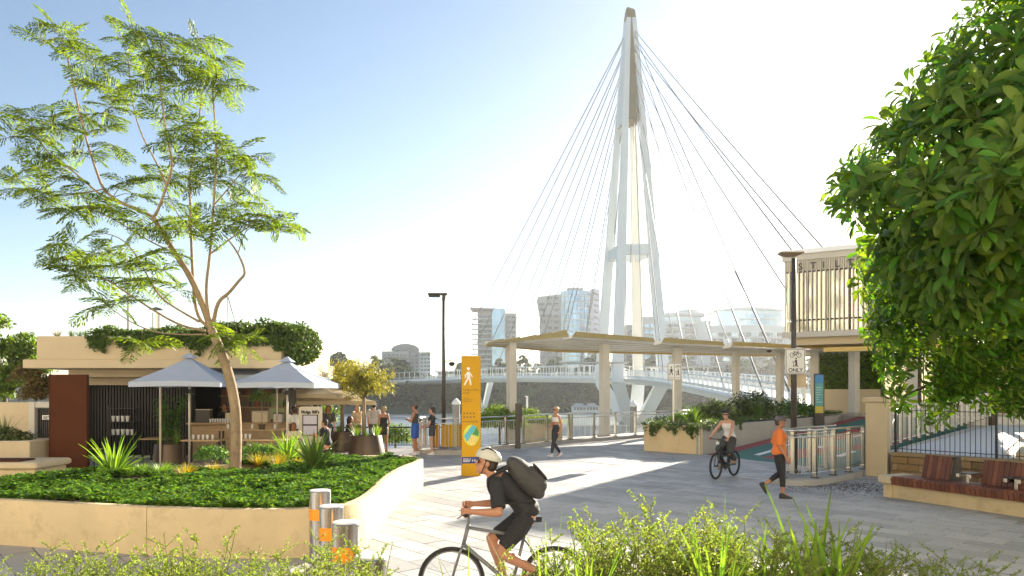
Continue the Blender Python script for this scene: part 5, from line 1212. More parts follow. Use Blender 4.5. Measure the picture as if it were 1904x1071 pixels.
def draw_icon(parent, ic, origin, right, up, size, m, name='pictogram', off=.004):
    r_ = Vector(right).normalized(); u_ = Vector(up).normalized(); n_ = r_.cross(u_); o_ = Vector(origin)
    mb = MB(); lines, discs = ic; e = 0
    def W(p): return o_+r_*p[0]*size+u_*p[1]*size
    for pts, w_ in lines:
        for a, b in zip(pts, pts[1:]):
            a2, b2 = Vector((*a, 0)), Vector((*b, 0)); d2 = (b2-a2).normalized() if (b2-a2).length > 1e-6 else Vector((1, 0, 0)); q2 = Vector((-d2.y, d2.x, 0))*w_/2; a2 = a2-d2*w_*.35; b2 = b2+d2*w_*.35
            e += 1; z = n_*(off+.0002*e)
            mb.quad(W(a2-q2)+z, W(b2-q2)+z, W(b2+q2)+z, W(a2+q2)+z)
    for (c, rad) in discs:
        e += 1; mb.quad(*[W((c[0]+rad*math.cos(k*math.pi/8), c[1]+rad*math.sin(k*math.pi/8)))+n_*(off+.0002*e) for k in range(16)])
    return mb.build(name, m, parent)
# ------------------------------------------------------------------ yellow wayfinding totem
yb = 19.2; tx0, tx1 = X(857, yb), X(885, yb)
tt = thing('wayfinding_totem', 'tall yellow wayfinding totem with walking figure and map', 'sign', ((tx0+tx1)/2, yb, 0))
rzt = R(10); tc = Vector(((tx0+tx1)/2+.06, yb+.1, 0)); TR = Vector((math.cos(rzt), math.sin(rzt), 0)); TN = Vector((math.sin(rzt), -math.cos(rzt), 0)); tw_ = .50; tdp = .20; th_ = 3.18
MB().box((tc.x, tc.y, th_/2), (tw_, tdp, th_), rz=rzt, bev=.008).build('body', yellow, tt)
def TF(x, z, o_=.002): return tc+TR*x+TN*(tdp/2+o_)+Vector((0, 0, z))
draw_icon(tt, icon_walker(1), TF(-.08, 2.42), TR, (0, 0, 1), .50, white_p)
dkp = mat('dark_yellow_print', (.16, .09, .01), .6)
text_part('Kangaroo Point', .064, 'lettering', dkp, tt, TF(-.215, 2.26), TR, (0, 0, 1), bold=.001, depth=.001); text_part('Bridge', .064, 'lettering', dkp, tt, TF(-.215, 2.18), TR, (0, 0, 1), bold=.001, depth=.001)
for k in range(3): MB().beam(TF(-.215, 2.06-k*.045), TF(-.215+(.16, .26, .22)[k], 2.06-k*.045), .004, .012).build('print_line', dkp, tt)
for k in range(8): MB().box(TF(-.19+(k % 4)*.085, 1.66-(k//4)*.10), (.04, .004, .045), rz=rzt).build('print_symbol', dkp, tt)
for k in range(10): MB().box(TF(-.20+k*.042, 1.44), (.022, .004, .035), rz=rzt).build('print_symbol', dkp, tt)
mo = [(.26*math.cos(a)*.82, .34*math.sin(a)*.82) for a in [k*math.pi/10 for k in range(20)]]
mp_ = MB().quad(*[TF(x-.0, 1.08+z, .004) for x, z in mo]).build('map_disc', mat('map_lime', (.62, .62, .06), .5), tt)
def clipmap(pts, o_, m): MB().quad(*[TF(x, 1.08+z, o_) for x, z in pts]).build('map_area', m, tt)
clipmap([(-.20, -.02), (.02, .27), (.14, .22), (-.12, -.18)], .006, mat('map_blue', (.08, .42, .52), .5)); clipmap([(.14, .22), (.20, .08), (.19, -.03), (.02, .02)], .007, mat('map_green', (.03, .24, .07), .5)); clipmap([(-.10, -.17), (.0, -.02), (.17, -.06), (.10, -.23), (.0, -.27)], .008, mat('map_yellow', (.80, .66, .20), .5))
for k in range(5): MB().beam(TF(-.06+k*.05, -.22+1.08+.02*(k % 2), .010), TF(-.03+k*.045, 1.03, .010), .004, .006).build('map_street', dkp, tt)
MB().box(TF(0, .42, .003), (tw_+.006, .012, .17), rz=rzt).build('blue_band', mat('band_blue', (.02, .035, .17), .5), tt)
MB().quad(TF(-.04, .47, .0145), TF(-.01, .455, .0145), TF(-.04, .44, .0145)).build('arrow_print', white_p, tt)
for k in range(3): MB().beam(TF(-.22, .455-k*.035, .0145), TF(-.22+(.15, .2, .17)[k], .455-k*.035, .0145), .002, .014).build('print_line', white_p, tt)
for k in range(4): draw_icon(tt, (icon_walker(1), icon_scooter(), icon_bike(), icon_walker(1))[k], TF(.03+k*.058, .385, .0145), TR, (0, 0, 1), (.075, .075, .06, .075)[k], white_p, off=.001)
for sd in (-1, 1):
    for k in range(26): MB().box(tc+TR*sd*(tw_/2+.008)+Vector((0, 0, .75+k*.075)), (.022, .07, .035), rz=rzt).build('edge_tooth', blackm, tt)
# ------------------------------------------------------------------ sign poles
def sign_plate(parent, c, w_, h, rz=0.0, m=None, fr=True):
    r_ = Vector((math.cos(rz), math.sin(rz), 0)); n_ = Vector((math.sin(rz), -math.cos(rz), 0)); c = Vector(c)
    def rr_(w2, h2, rad): 
        pts = []
        for k in range(4):
            cx, cz = ((1, 1), (-1, 1), (-1, -1), (1, -1))[k]
            for j in range(4):
                a = k*math.pi/2+j*math.pi/6; pts.append((cx*(w2/2-rad)+rad*math.cos(a), cz*(h2/2-rad)+rad*math.sin(a)))
        return pts
    def plate(w2, h2, rad, o0, o1, name, mm): MB().quadstrip([[c+r_*x+Vector((0, 0, z))+n_*o for x, z in rr_(w2, h2, rad)] for o in (o0, o1)]).build(name, mm, parent)
    plate(w_, h, .04, -.004, .004, 'plate', mat('sign_back', (.35, .34, .32), .5)); plate(w_-.02, h-.02, .035, .0042, .006, 'face', white_p)
    ring = rr_(w_-.05, h-.05, .03); inn = rr_(w_-.075, h-.075, .022); mb = MB()
    mb.quadstrip([[c+r_*a[0]+Vector((0, 0, a[1]))+n_*.0075, c+r_*b[0]+Vector((0, 0, b[1]))+n_*.0075] for a, b in zip(ring+ring[:1], inn+inn[:1])], closed=False); mb.build('border', black_p, parent)
    return c, r_, n_
sy_ = 18.5; sx_ = X(1476, sy_); t = lamp_post('tall dark lamp post carrying the bicycle and scooter ONLY sign', sx_, sy_, Z(480, sy_), 0)
zt_ = Z(478, sy_)
MB().quadstrip([[(sx_+a*w_-.08, sy_+b*w_*.55, z) for a, b in ((-1, -1), (1, -1), (1, 1), (-1, 1))] for z, w_ in ((zt_, .1), (zt_+.08, .28), (zt_+.11, .29))]).build('lamp_head', mat('lamp_bronze', (.20, .15, .09), .5), t)
c, r_, n_ = sign_plate(t, (sx_, sy_-.10, Z(672, sy_)), .53, .66)
draw_icon(t, icon_bike(), c+Vector((0, 0, .10)), r_, (0, 0, 1), .28, black_p, off=.009); draw_icon(t, icon_scooter(), c+Vector((0, 0, -.14)), r_, (0, 0, 1), .24, black_p, off=.009)
text_part('ONLY', .135, 'lettering', black_p, t, c+n_*.009+Vector((0, 0, -.27)), r_, (0, 0, 1), align='CENTER', depth=.001, bold=.003)
MB().box((sx_+.09, sy_+.02, Z(708, sy_)), (.46, .01, .34)).build('back_plate', tan2, t)
sy_ = 27.0; sx_ = X(1252, sy_); t = thing('sign_post', 'slim post with walkers and cyclists split sign in the long planter', 'sign', (sx_, sy_, .9)); MB().tube([(sx_, sy_, .8), (sx_, sy_, Z(675, sy_))], .03, 8).build('post', alu, t)
c, r_, n_ = sign_plate(t, (sx_+.03, sy_-.05, Z(691, sy_)), .52, .66)
MB().beam(c+n_*.009+Vector((0, 0, -.3)), c+n_*.009+Vector((0, 0, .3)), .012, .002).build('divider', black_p, t)
draw_icon(t, icon_walker(1), c+r_*-.12+Vector((0, 0, -.12)), r_, (0, 0, 1), .34, black_p, off=.009); draw_icon(t, icon_scooter(), c+r_*.12+Vector((0, 0, -.14)), r_, (0, 0, 1), .26, black_p, off=.009); draw_icon(t, icon_bike(), c+r_*.12+Vector((0, 0, .14)), r_, (0, 0, 1), .18, black_p, off=.009)
for sd in (-1, 1): text_part('ONLY', .07, 'lettering', black_p, t, c+r_*.12*sd+n_*.009+Vector((0, 0, -.25)), r_, (0, 0, 1), align='CENTER', depth=.001)
# blue information totem by the lobby
iy = 34.0; ix = X(1524, iy); t = thing('information_totem', 'slim blue and green information totem below the restaurant', 'sign', (ix, iy, .5))
iz = .45
MB().bx(ix-.23, ix+.23, iy, iy+.12, iz, Z(695, iy), .01).build('body', blackm, t); MB().bx(ix-.21, ix+.17, iy-.012, iy-.002, Z(712, iy), Z(697, iy)).build('blue_panel', mat('totem_blue', (.03, .22, .50), .5), t); MB().bx(ix-.21, ix+.17, iy-.012, iy-.002, Z(755, iy), Z(712.3, iy)).build('teal_panel', mat('totem_teal', (.07, .30, .32), .5), t); MB().bx(ix-.21, ix+.17, iy-.012, iy-.002, Z(768, iy), Z(755.3, iy)).build('yellow_panel', mat('totem_yellow', (.5, .42, .06), .5), t)
for k in range(7): MB().bx(ix-.17, ix-.17+random.uniform(.1, .28), iy-.018, iy-.013, Z(720+k*4.5, iy)-.03, Z(720+k*4.5, iy)).build('print_line', mat('totem_print', (.45, .6, .5), .5), t)
# dark intercom post and small sign posts by the river rail
t = thing('card_reader_post', 'dark rectangular post beside the river railing left of the walking woman', 'post', (X(963, 28.4), 28.4, 0)); MB().bx(X(958, 28.4), X(968, 28.4), 28.35, 28.5, 0, Z(750, 28.4), .01).build('body', darkm, t); MB().bx(X(965, 28.4), X(971, 28.4), 28.30, 28.34, Z(785, 28.4), Z(751, 28.4), .005).build('panel', blackm, t)
t = thing('river_lamp', 'small white lamp post by the water beyond the river railing', 'lamp', (X(980, 44), 44, -5.5)); MB().tube([(X(980, 44), 44, -6), (X(980, 44), 44, Z(737, 44))], .06, 8).build('pole', white_st, t); MB().bx(X(976, 44), X(982, 44), 43.9, 44.1, Z(738, 44), Z(736, 44)).build('lamp_head', white_st, t)
for px_, dd_, top, lab in ((848, 46, 740, 'white capped mooring pile behind the yellow sign'), (1178, 52, 744, 'white capped mooring pile in front of the bridge pier')):
    t = thing('mooring_pile', lab, 'pile', (X(px_, dd_), dd_, -5.5)); MB().lathe([(.24, -7), (.24, Z(top+12, dd_))], (X(px_, dd_), dd_, 0), 16).build('shaft', mat('pile_grey', (.28, .27, .24), .8, var=.2, scale=2), t, smooth=40); MB().lathe([(.27, Z(top+12, dd_)), (.27, Z(top+8, dd_)), (.03, Z(top, dd_))], (X(px_, dd_), dd_, 0), 16).build('cap', white_p, t, smooth=30)
t = thing('jetty', 'low concrete jetty behind the river railing below the bridge mast', 'jetty', (X(1090, 62), 62, -5.5)); MB().bx(X(1000, 62), X(1240, 62), 62, 68, -6, -2.0).build('deck', conc, t)
for k in range(22): MB().tube([(X(1000+k*11, 62), 62.1, -2.0), (X(1000+k*11, 62), 62.1, -.7)], .03, 5).build('rail_post', white_st, t)
MB().tube([(X(1000, 62), 62.1, -.7), (X(1232, 62), 62.1, -.7)], .04, 6).build('top_rail', white_st, t)
# tan planter box behind the river railing, with hedge
t = thing('tan_planter_box', 'tan planter box behind the river railing beside the walking woman', 'planter', (X(1008, 30.5), 30.8, 0)); MB().box((X(1010, 31.2), 32.4, .42), (2.1, .6, .84), rz=R(46), bev=.02).build('box', tan, t); MB().box((X(1010, 31.2), 32.4, .82), (1.9, .5, .08), rz=R(46)).build('soil', soil, t)
t = thing('trailing_plant', 'pale trailing plant in the tan box behind the river railing', 'plant', (X(1008, 31.2), 32.4, .9)); bush_leaves((X(1010, 31.2), 32.2, .86), (.95, .55, .35), 1500, .11, leaf_shrub, 'x').build('foliage', leaf_shrub, t); MB().tube([(X(1008, 31.2), 32.4, .85), (X(1008, 31.2), 32.3, 1.1)], .02, 5).build('stem', stem_m, t)
t = thing('round_hedge', 'rounded yellow-green hedge behind the railing right of the yellow sign', 'hedge', (X(930, 31.5), 31.0, 0)); bush_leaves((X(930, 31.5), 30.6, .8), (1.2, .8, .85), 3200, .13, leaf_near, 'x').build('foliage', leaf_near, t); bush_leaves((X(985, 32), 33.5, .9), (.6, .5, .6), 900, .12, leaf_near, 'x').build('foliage', leaf_near, t); MB().tube([(X(930, 31.5), 30.6, 0), (X(930, 31.5), 30.6, .8)], .06, 6).build('stem', stem_m, t)
t = thing('river_shrub', 'bright shrub behind the quay railing right of the strapless dress', 'shrub', (X(735, 29.8), 29.8, -1)); bush_leaves((X(735, 29.8), 29.8, .2), (.8, .5, .75), 1500, .12, leaf_near, 'x').build('foliage', leaf_near, t); MB().tube([(X(735, 29.8), 29.8, -1.2), (X(735, 29.8), 29.8, .2)], .05, 6).build('stem', stem_m, t)
t = thing('river_shrub', 'sunlit shrub behind the kiosk corner under the cream parasols', 'shrub', (X(590, 31), 30.4, -1)); bush_leaves((X(590, 31), 30.4, 1.0), (1.1, .6, 1.0), 2200, .13, leaf_near, 'x').build('foliage', leaf_near, t); MB().tube([(X(590, 31), 30.4, -1.2), (X(590, 31), 30.4, .8)], .05, 6).build('stem', stem_m, t)
# ------------------------------------------------------------------ stainless bollards
for i, (px_, py_, dd_, lab) in enumerate(((595, 912, 9.12, 'farthest and tallest-looking of the four stainless bollards'), (616, 941, 7.95, 'second stainless bollard from the big planter'), (643, 971, 6.93, 'third stainless bollard from the big planter'), (690, 1034, 5.5, 'nearest stainless bollard half hidden by the shrubs'))):
    x_ = X(px_, dd_); zt_ = Z(py_, dd_); t = thing('steel_bollard', lab, 'bollard', (x_, dd_, 0), 0, 'stainless bollards with orange bands')
    MB().lathe([(.132, 0), (.132, zt_-.012), (.120, zt_)], (x_, dd_, 0), 36).build('tube', steel, t, smooth=30); MB().lathe([(.126, zt_-.004), (.126, zt_+.004), (.118, zt_+.009), (.01, zt_+.010)], (x_, dd_, 0), 36).build('top_cap', mat('sun_pale_cap', (.72, .71, .68), .5, metal=.4), t, smooth=30); MB().lathe([(.1335, zt_-.36), (.1335, zt_-.22)], (x_, dd_, 0), 36, cap=False).build('orange_band', orange_t, t, smooth=30)  # cap coloured paler than the tube to imitate sun glancing on the tops
# ------------------------------------------------------------------ people
skin_l = mat('skin_light', (.55, .30, .19), .5, var=.05, scale=8); skin_m = mat('skin_tan', (.42, .20, .115), .5, var=.05, scale=8)
cl_black = mat('cloth_black', (.018, .018, .02), .8, var=.08, scale=9, bump=.9, bscale=13); cl_white = mat('cloth_white', (.72, .70, .66), .85, var=.08, scale=9, bump=.9, bscale=13); cl_orange = mat('cloth_orange', (.78, .20, .035), .85, var=.08, scale=9, bump=.9, bscale=13)
cl_blue = mat('cloth_blue', (.03, .10, .42), .8, var=.08, scale=9, bump=.9, bscale=13); cl_grey = mat('cloth_pale_grey', (.50, .50, .50), .85, var=.08, scale=9, bump=.9, bscale=13); cl_dark = mat('cloth_charcoal', (.05, .05, .048), .8, var=.08, scale=9, bump=.9, bscale=13); cl_cap = mat('cap_grey', (.12, .11, .12), .8); cl_cream = mat('cloth_cream', (.66, .56, .42), .85, var=.08, scale=9, bump=.9, bscale=13)
hair_d = mat('hair_dark', (.03, .018, .012), .6, var=.3, scale=60); hair_b = mat('hair_blond', (.42, .29, .13), .6, var=.2, scale=60); hair_r = mat('hair_auburn', (.22, .09, .03), .6, var=.2, scale=60)
shoe_w = mat('shoe_white', (.72, .70, .70), .6); shoe_b = mat('shoe_black', (.02, .02, .022), .6); lens_m = mat('dark_lens', (.01, .01, .012), .15); shoe_t = mat('shoe_tan', (.4, .26, .13), .6)
def remesh(mb, name, m, voxel, parent, smooth_it=3):
    me = mb.mesh('tmp'); o = bpy.data.objects.new('tmp', me); COL.objects.link(o)
    md = o.modifiers.new('r', 'REMESH'); md.mode = 'VOXEL'; md.voxel_size = voxel; md.use_smooth_shade = True
    ms = o.modifiers.new('s', 'SMOOTH'); ms.factor = .5; ms.iterations = smooth_it
    dg = bpy.context.evaluated_depsgraph_get(); me2 = bpy.data.meshes.new_from_object(o.evaluated_get(dg)); me2.name = name
    bpy.data.objects.remove(o); bpy.data.meshes.remove(me)
    me2.materials.clear(); me2.materials.append(m); shade(me2, True)
    o2 = bpy.data.objects.new(name, me2); return link(o2, parent)
def cap(mb, a, b, ra, rb, n=10, mid=None):
    """tapered capsule"""
    a = Vector(a); b = Vector(b); d_ = (b-a); L_ = max(d_.length, 1e-5); d_ = d_/L_
    pts = [a-d_*ra*.95, a-d_*ra*.7, a]; rr = [ra*.25, ra*.72, ra]
    if mid: pts.append(a.lerp(b, mid[0])); rr.append(mid[1])
    pts += [b, b+d_*rb*.7, b+d_*rb*.95]; rr += [rb, rb*.72, rb*.25]
    mb.tube(pts, rr, n)
def ik(a, b, l1, l2, pole):
    a = Vector(a); b = Vector(b); d_ = b-a; L_ = min(d_.length, (l1+l2)*.999); u = d_.normalized(); x = (l1*l1-l2*l2+L_*L_)/(2*L_); h = math.sqrt(max(l1*l1-x*x, 0)); p = Vector(pole); p = (p-u*p.dot(u)).normalized(); return a+u*x+p*h
TR_ = [(-.06, .12, .10, -.005), (.10, .160, .115, -.012), (.30, .135, .096, 0), (.42, .132, .094, .005), (.66, .158, .112, .008), (.85, .172, .092, -.004), (.94, .115, .075, -.01), (1.0, .06, .058, -.008)]
def torso_rings(J, infl, t0, t1, fem, sx=1.0, flare=0.0):
    pv, ch, nk = Vector(J['pelvis']), Vector(J['chest']), Vector(J['neck']); out = []
    ts = sorted(set([t0, t1]+[r[0] for r in TR_ if t0 < r[0] < t1]))
    side = (Vector(J['sR'])-Vector(J['sL'])).normalized(); sideh = (Vector(J['hR'])-Vector(J['hL'])).normalized()
    for t_ in ts:
        tt_ = max(t_, 0); c = pv*(1-tt_)**2+2*ch*tt_*(1-tt_)+nk*tt_*tt_
        if t_ < 0: c = pv+(pv-ch).normalized()*(-t_)*.5
        tang = (2*(ch-pv)*(1-tt_)+2*(nk-ch)*tt_).normalized(); sd = sideh.lerp(side, tt_); sd = (sd-tang*sd.dot(tang)).normalized(); fw = tang.cross(sd)*1.0
        k = 0
        while k < len(TR_)-2 and TR_[k+1][0] < t_: k += 1
        a, b = TR_[k], TR_[k+1]; f = min(max((t_-a[0])/(b[0]-a[0]), 0), 1); wx = a[1]+(b[1]-a[1])*f; wy = a[2]+(b[2]-a[2])*f; oy = a[3]+(b[3]-a[3])*f
        if fem:
            wx *= .93 if t_ > .2 else 1.0; wx *= (.93 if .25 < t_ < .5 else 1)
            if .55 < t_ < .75: wy *= 1.10; oy += .012
        wx = (wx+infl+flare*max(0, .4-t_))*sx; wy = (wy+infl+flare*max(0, .4-t_))*sx
        front = fw if fw.dot(J['_fwd']) > 0 else -fw
        out.append([c+front*oy+sd*wx*math.cos(2*math.pi*j/18)+front*wy*math.sin(2*math.pi*j/18) for j in range(18)])
    return out
def stand(h=1.72, **kw):
    s_ = h/1.72
    J = {'pelvis': (0, 0, .95), 'chest': (0, .01, 1.22), 'neck': (0, -.01, 1.47), 'head': (0, .025, 1.615), 'sL': (-.172, -.005, 1.405), 'sR': (.172, -.005, 1.405), 'eL': (-.215, -.03, 1.12), 'eR': (.215, -.03, 1.12), 'wL': (-.225, .05, .88), 'wR': (.225, .05, .88), 'hL': (-.088, 0, .91), 'hR': (.088, 0, .91), 'kL': (-.095, .015, .50), 'kR': (.095, .015, .50), 'aL': (-.10, -.02, .085), 'aR': (.10, -.02, .085)}
    J.update(kw); return {k: Vector(v)*s_ for k, v in J.items()}, s_
def make_person(label, loc, rotz, J, s_, skin, hair=None, hair_style='short', fem=False, clothes=(), shoes=None, shoe_dir=None, voxel=.011, grip=False, hat=None, glasses=False, head_yaw=0.0, head_pitch=0.0, group=None):
    t = thing('person', label, 'person', loc, rotz, group); J = dict(J); J['_fwd'] = Vector((0, 1, 0))
    mb = MB(); mb.quadstrip(torso_rings(J, 0, -.06, 1.0, fem))
    hd = J['head']; Rh = Matrix.Rotation(head_yaw, 3, 'Z') @ Matrix.Rotation(-head_pitch, 3, 'X')
    def HP(x, y, z): return hd+Rh @ (Vector((x, y, z))*s_)
    cap(mb, J['neck']-Vector((0, 0, .03)), HP(0, -.02, -.06), .056*s_, .05*s_)
    mb.ell(HP(0, -.012, .025), (.077*s_, .098*s_, .095*s_), 14, 10, Rh); mb.ell(HP(0, .022, -.045), (.058*s_, .068*s_, .072*s_), 12, 8, Rh)
    cap(mb, HP(0, .082, .012), HP(0, .106, -.022), .010*s_, .015*s_, 8); mb.ell(HP(0, .086, -.062), (.024*s_, .012*s_, .010*s_), 8, 6, Rh); mb.ell(HP(0, .074, -.098), (.022*s_, .02*s_, .018*s_), 8, 6, Rh)
    for sd in (-1, 1): mb.ell(HP(sd*.079, -.012, -.005), (.012*s_, .022*s_, .032*s_), 8, 6, Rh)
    limb = {}
    for S_ in 'LR':
        sh, el, wr = J['s'+S_], J['e'+S_], J['w'+S_]; hp, kn, an = J['h'+S_], J['k'+S_], J['a'+S_]; k = (.90 if fem else 1.0)*s_
        cap(mb, sh+(J['neck']-sh)*.12, el, .054*k, .040*k, 12, (.4, .050*k)); cap(mb, el, wr, .041*k, .027*k, 12, (.25, .044*k)); kk = s_*(1.02 if fem else 1.0)
        cap(mb, hp, kn, .086*kk, .055*kk, 14, (.35, .083*kk)); cap(mb, kn, an, .054*kk, .036*kk, 12, (.3, .058*kk))
        d_ = (wr-el).normalized(); inn = Vector((1 if S_ == 'L' else -1, 0, 0)); pal = (inn-d_*inn.dot(d_)).normalized(); wid = d_.cross(pal).normalized()
        if wid.y < 0: wid = -wid
        cap(mb, wr+d_*.02*s_+wid*.014*s_, wr+d_*.085*s_+wid*.018*s_, .024*s_, .022*s_, 8); cap(mb, wr+d_*.02*s_-wid*.014*s_, wr+d_*.085*s_-wid*.018*s_, .024*s_, .022*s_, 8)
        for q_ in range(4):
            o_ = wid*(.034-.0225*q_)*s_; ln = (.068, .078, .074, .058)[q_]*s_; b0 = wr+d_*.095*s_+o_; cu = .95 if grip else .35
            m1 = b0+(d_*math.cos(cu)+pal*math.sin(cu))*ln*.55; m2 = m1+(d_*math.cos(cu*2.1)+pal*math.sin(cu*2.1))*ln*.5; cap(mb, b0, m1, .0095*s_, .009*s_, 7); cap(mb, m1, m2, .009*s_, .0075*s_, 7)
        b0 = wr+d_*.035*s_+wid*.036*s_; m1 = b0+(d_*.7+wid*.55+pal*.35).normalized()*.045*s_; cap(mb, b0, m1, .012*s_, .0105*s_, 7); cap(mb, m1, m1+(d_*.8+pal*(.9 if grip else .4)).normalized()*.035*s_, .0105*s_, .008*s_, 7)
        fd = Vector((shoe_dir or {}).get(S_, (0, 1, 0))).normalized(); limb[S_] = fd
        cap(mb, an, an+fd*.13*s_-Vector((0, 0, .05*s_ if abs(fd.z) < .3 else .02)), .038*s_, .03*s_, 10)
    remesh(mb, 'body', skin, voxel*s_, t)
    for c in clothes:                      # dict(name, mat, torso=(t0,t1), infl, arm, leg, flare)
        g = MB(); inf = c.get('infl', .014)
        if 'torso' in c: g.quadstrip(torso_rings(J, inf*s_, c['torso'][0], c['torso'][1], fem, 1.0, c.get('flare', 0)*s_))
        for S_ in 'LR':
            k = (.90 if fem else 1.0)*s_; kk = s_*(1.02 if fem else 1.0)
            if c.get('arm'):
                sh, el, wr = J['s'+S_], J['e'+S_], J['w'+S_]; f = c['arm']; st = sh+(J['neck']-sh)*.2; g.tube([st-(el-sh).normalized()*.03, sh, sh.lerp(el, min(f, 1)*.5), sh.lerp(el, min(f, 1))]+([el.lerp(wr, f-1)] if f > 1 else []), [(.05*k+inf), .058*k+inf, .054*k+inf*1.3, .048*k+inf*1.6]+([.036*k+inf] if f > 1 else []), 12)
            if c.get('leg'):
                hp, kn, an = J['h'+S_], J['k'+S_], J['a'+S_]; f = c['leg']; lo = c.get('loose', 0)*s_; pts = [hp+Vector((0, 0, .04)), hp.lerp(kn, .35*min(f, 1)), hp.lerp(kn, min(f, 1))]; rr = [.09*kk+inf, .086*kk+inf+lo*.5, (.056 if f >= .95 else .086-.03*f)*kk+inf+lo]
                if f > 1: pts += [kn.lerp(an, (f-1)*.4), kn.lerp(an, f-1)]; rr += [.056*kk+inf*.8+lo, (.058-.022*(f-1))*kk+inf*.7+lo]
                g.tube(pts, rr, 14)
        if c.get('skirt'):
            rg = torso_rings(J, inf*s_, -.06, .35, fem); b_ = J['pelvis']-Vector((0, 0, c['skirt']*s_)); lo_ = [b_+(p-J['pelvis'])*Vector((1, 1, 0)).length/1.414*1.18 for p in rg[0]]; g.quadstrip([[Vector((p.x, p.y, b_.z)) for p in lo_]]+rg)
        remesh(g, c['name'], c['mat'], .012*s_, t, 2)
    if shoes:
        for S_ in 'LR':
            an = J['a'+S_]; fd = limb[S_]; sdv = fd.cross(Vector((0, 0, 1))).normalized(); upv = sdv.cross(fd); rings = []
            for f, w_, h0, h1 in ((-.075, .026, -.07, .0), (-.06, .036, -.08, .03), (0, .04, -.082, .035), (.06, .043, -.082, -.005), (.13, .046, -.083, -.03), (.175, .034, -.083, -.05), (.19, .015, -.08, -.062)):
                c_ = an+fd*f*s_; rings.append([c_+sdv*w_*s_*x+upv*s_*(h0 if z < 0 else h1)*(1) for x, z in ((-1, -1), (1, -1), (1, .2), (.6, 1), (-.6, 1), (-1, .2))])
            MB().quadstrip(rings).build('shoe', shoes, t, world=False, smooth=60)
    for sd in (-1, 1): MB().ell(HP(sd*.031, .078, .012), (.012*s_, .008*s_, .007*s_), 8, 6, Rh).build('eye', lens_m, t, world=False)
    if hair:
        hb = MB(); hb.ell(HP(0, -.03, .042), (.086*s_, .098*s_, .092*s_), 14, 10, Rh); hb.ell(HP(0, -.055, -.005), (.080*s_, .065*s_, .085*s_), 12, 8, Rh)
        if hair_style == 'ponytail': cap(hb, HP(0, -.12, .05), HP(0, -.16, -.12), .03*s_, .012*s_); hb.ell(HP(0, -.11, .06), (.035*s_, .03*s_, .03*s_))
        if hair_style == 'long': cap(hb, HP(0, -.075, .0), HP(0, -.085, -.20), .085*s_, .06*s_); cap(hb, HP(.06, -.03, 0), HP(.065, -.04, -.16), .04*s_, .025*s_); cap(hb, HP(-.06, -.03, 0), HP(-.065, -.04, -.16), .04*s_, .025*s_)
        if hair_style == 'bun': hb.ell(HP(0, -.12, .04), (.045*s_, .04*s_, .045*s_))
        remesh(hb, 'hair', hair, .011*s_, t, 2)
    if hat:
        kind, hm_ = hat; hb = MB()
        if kind == 'cap':
            for z, r_ in ((.03, 1.0),): pass
            rings = [[HP(.092*k*math.cos(a), -.012+.112*k*math.sin(a), z) for a in [j*2*math.pi/16 for j in range(16)]] for z, k in ((.035, 1.0), (.075, .98), (.11, .82), (.132, .5), (.138, .12))]
            hb.quadstrip(rings); o_ = hb.build('cap_crown', hm_, t, world=False, smooth=60); v_ = MB(); v_.quadstrip([[HP(.078*x, .085+.085*math.sqrt(max(0, 1-x*x))*f, .042-.02*f+dz) for x in (-1, -.7, -.35, 0, .35, .7, 1)] for f, dz in ((0, 0), (1, 0), (1, .006), (0, .008))], closed=False); v_.build('cap_peak', hm_, o_, world=False)
        else:
            rings = [[HP(.100*k*math.cos(a), -.015+.135*k*math.sin(a), z+.012*math.sin(a)) for a in [j*2*math.pi/18 for j in range(18)]] for z, k in ((.045, .98), (.055, 1.03), (.10, .95), (.14, .70), (.158, .35), (.162, .06))]
            hb.quadstrip(rings); o_ = hb.build('helmet_shell', hm_, t, world=False, smooth=60)
            for x in (-.05, 0, .05): MB().tube([HP(x, .07, .125), HP(x, 0, .160), HP(x, -.08, .125)], .012*s_, 6).build('helmet_vent', cl_black, o_, world=False)
            st_ = MB()
            for sd in (-1, 1): st_.tube([HP(sd*.085, .0, .05), HP(sd*.06, .03, -.09), HP(0, .05, -.115)], .005*s_, 5)
            st_.build('chin_strap', cl_black, o_, world=False)
    if glasses: MB().quadstrip([[HP(x, .092-.9*abs(x)**1.6, z) for z in (-.008, .03)] for x in (-.075, -.045, -.015, 0, .015, .045, .075)], closed=False).build('sunglasses', lens_m, t, world=False)
    return t, HP
def C(name, m, **k): return dict(name=name, mat=m, **k)
# man in cap, arms folded, facing the river path (left)
gm = G(772, 846); J, s_ = stand(1.80, eL=(-.25, .06, 1.14), eR=(.25, .06, 1.14), wL=(.07, .24, 1.16), wR=(-.08, .21, 1.20), kL=(-.07, .03, .5), aL=(-.06, -.01, .085), kR=(.08, .0, .5), aR=(.085, -.05, .085))
make_person('man in black tank top, blue shorts and cap with folded arms', gm, R(78), J, s_, skin_m, hair_d, 'short', clothes=(C('tank_top', cl_dark, torso=(-.02, .86)), C('shorts', cl_blue, torso=(-.06, .22), infl=.02, leg=.85, loose=.006)), shoes=shoe_w, hat=('cap', cl_cap), glasses=True)
# woman with ponytail behind the curved rail
gm = G(808, 846); J, s_ = stand(1.66, wL=(-.10, .30, 1.02), eL=(-.2, .08, 1.10), wR=(.10, .30, 1.02), eR=(.2, .08, 1.10))
make_person('woman with dark ponytail in black top behind the curved railing', (gm.x-.1, gm.y+.15, 0), R(85), J, s_, skin_l, hair_d, 'ponytail', True, (C('tee_shirt', cl_black, torso=(.0, .9), arm=.5), C('shorts', cl_dark, torso=(-.06, .25), infl=.016, leg=.55, loose=.015)), shoes=shoe_w)
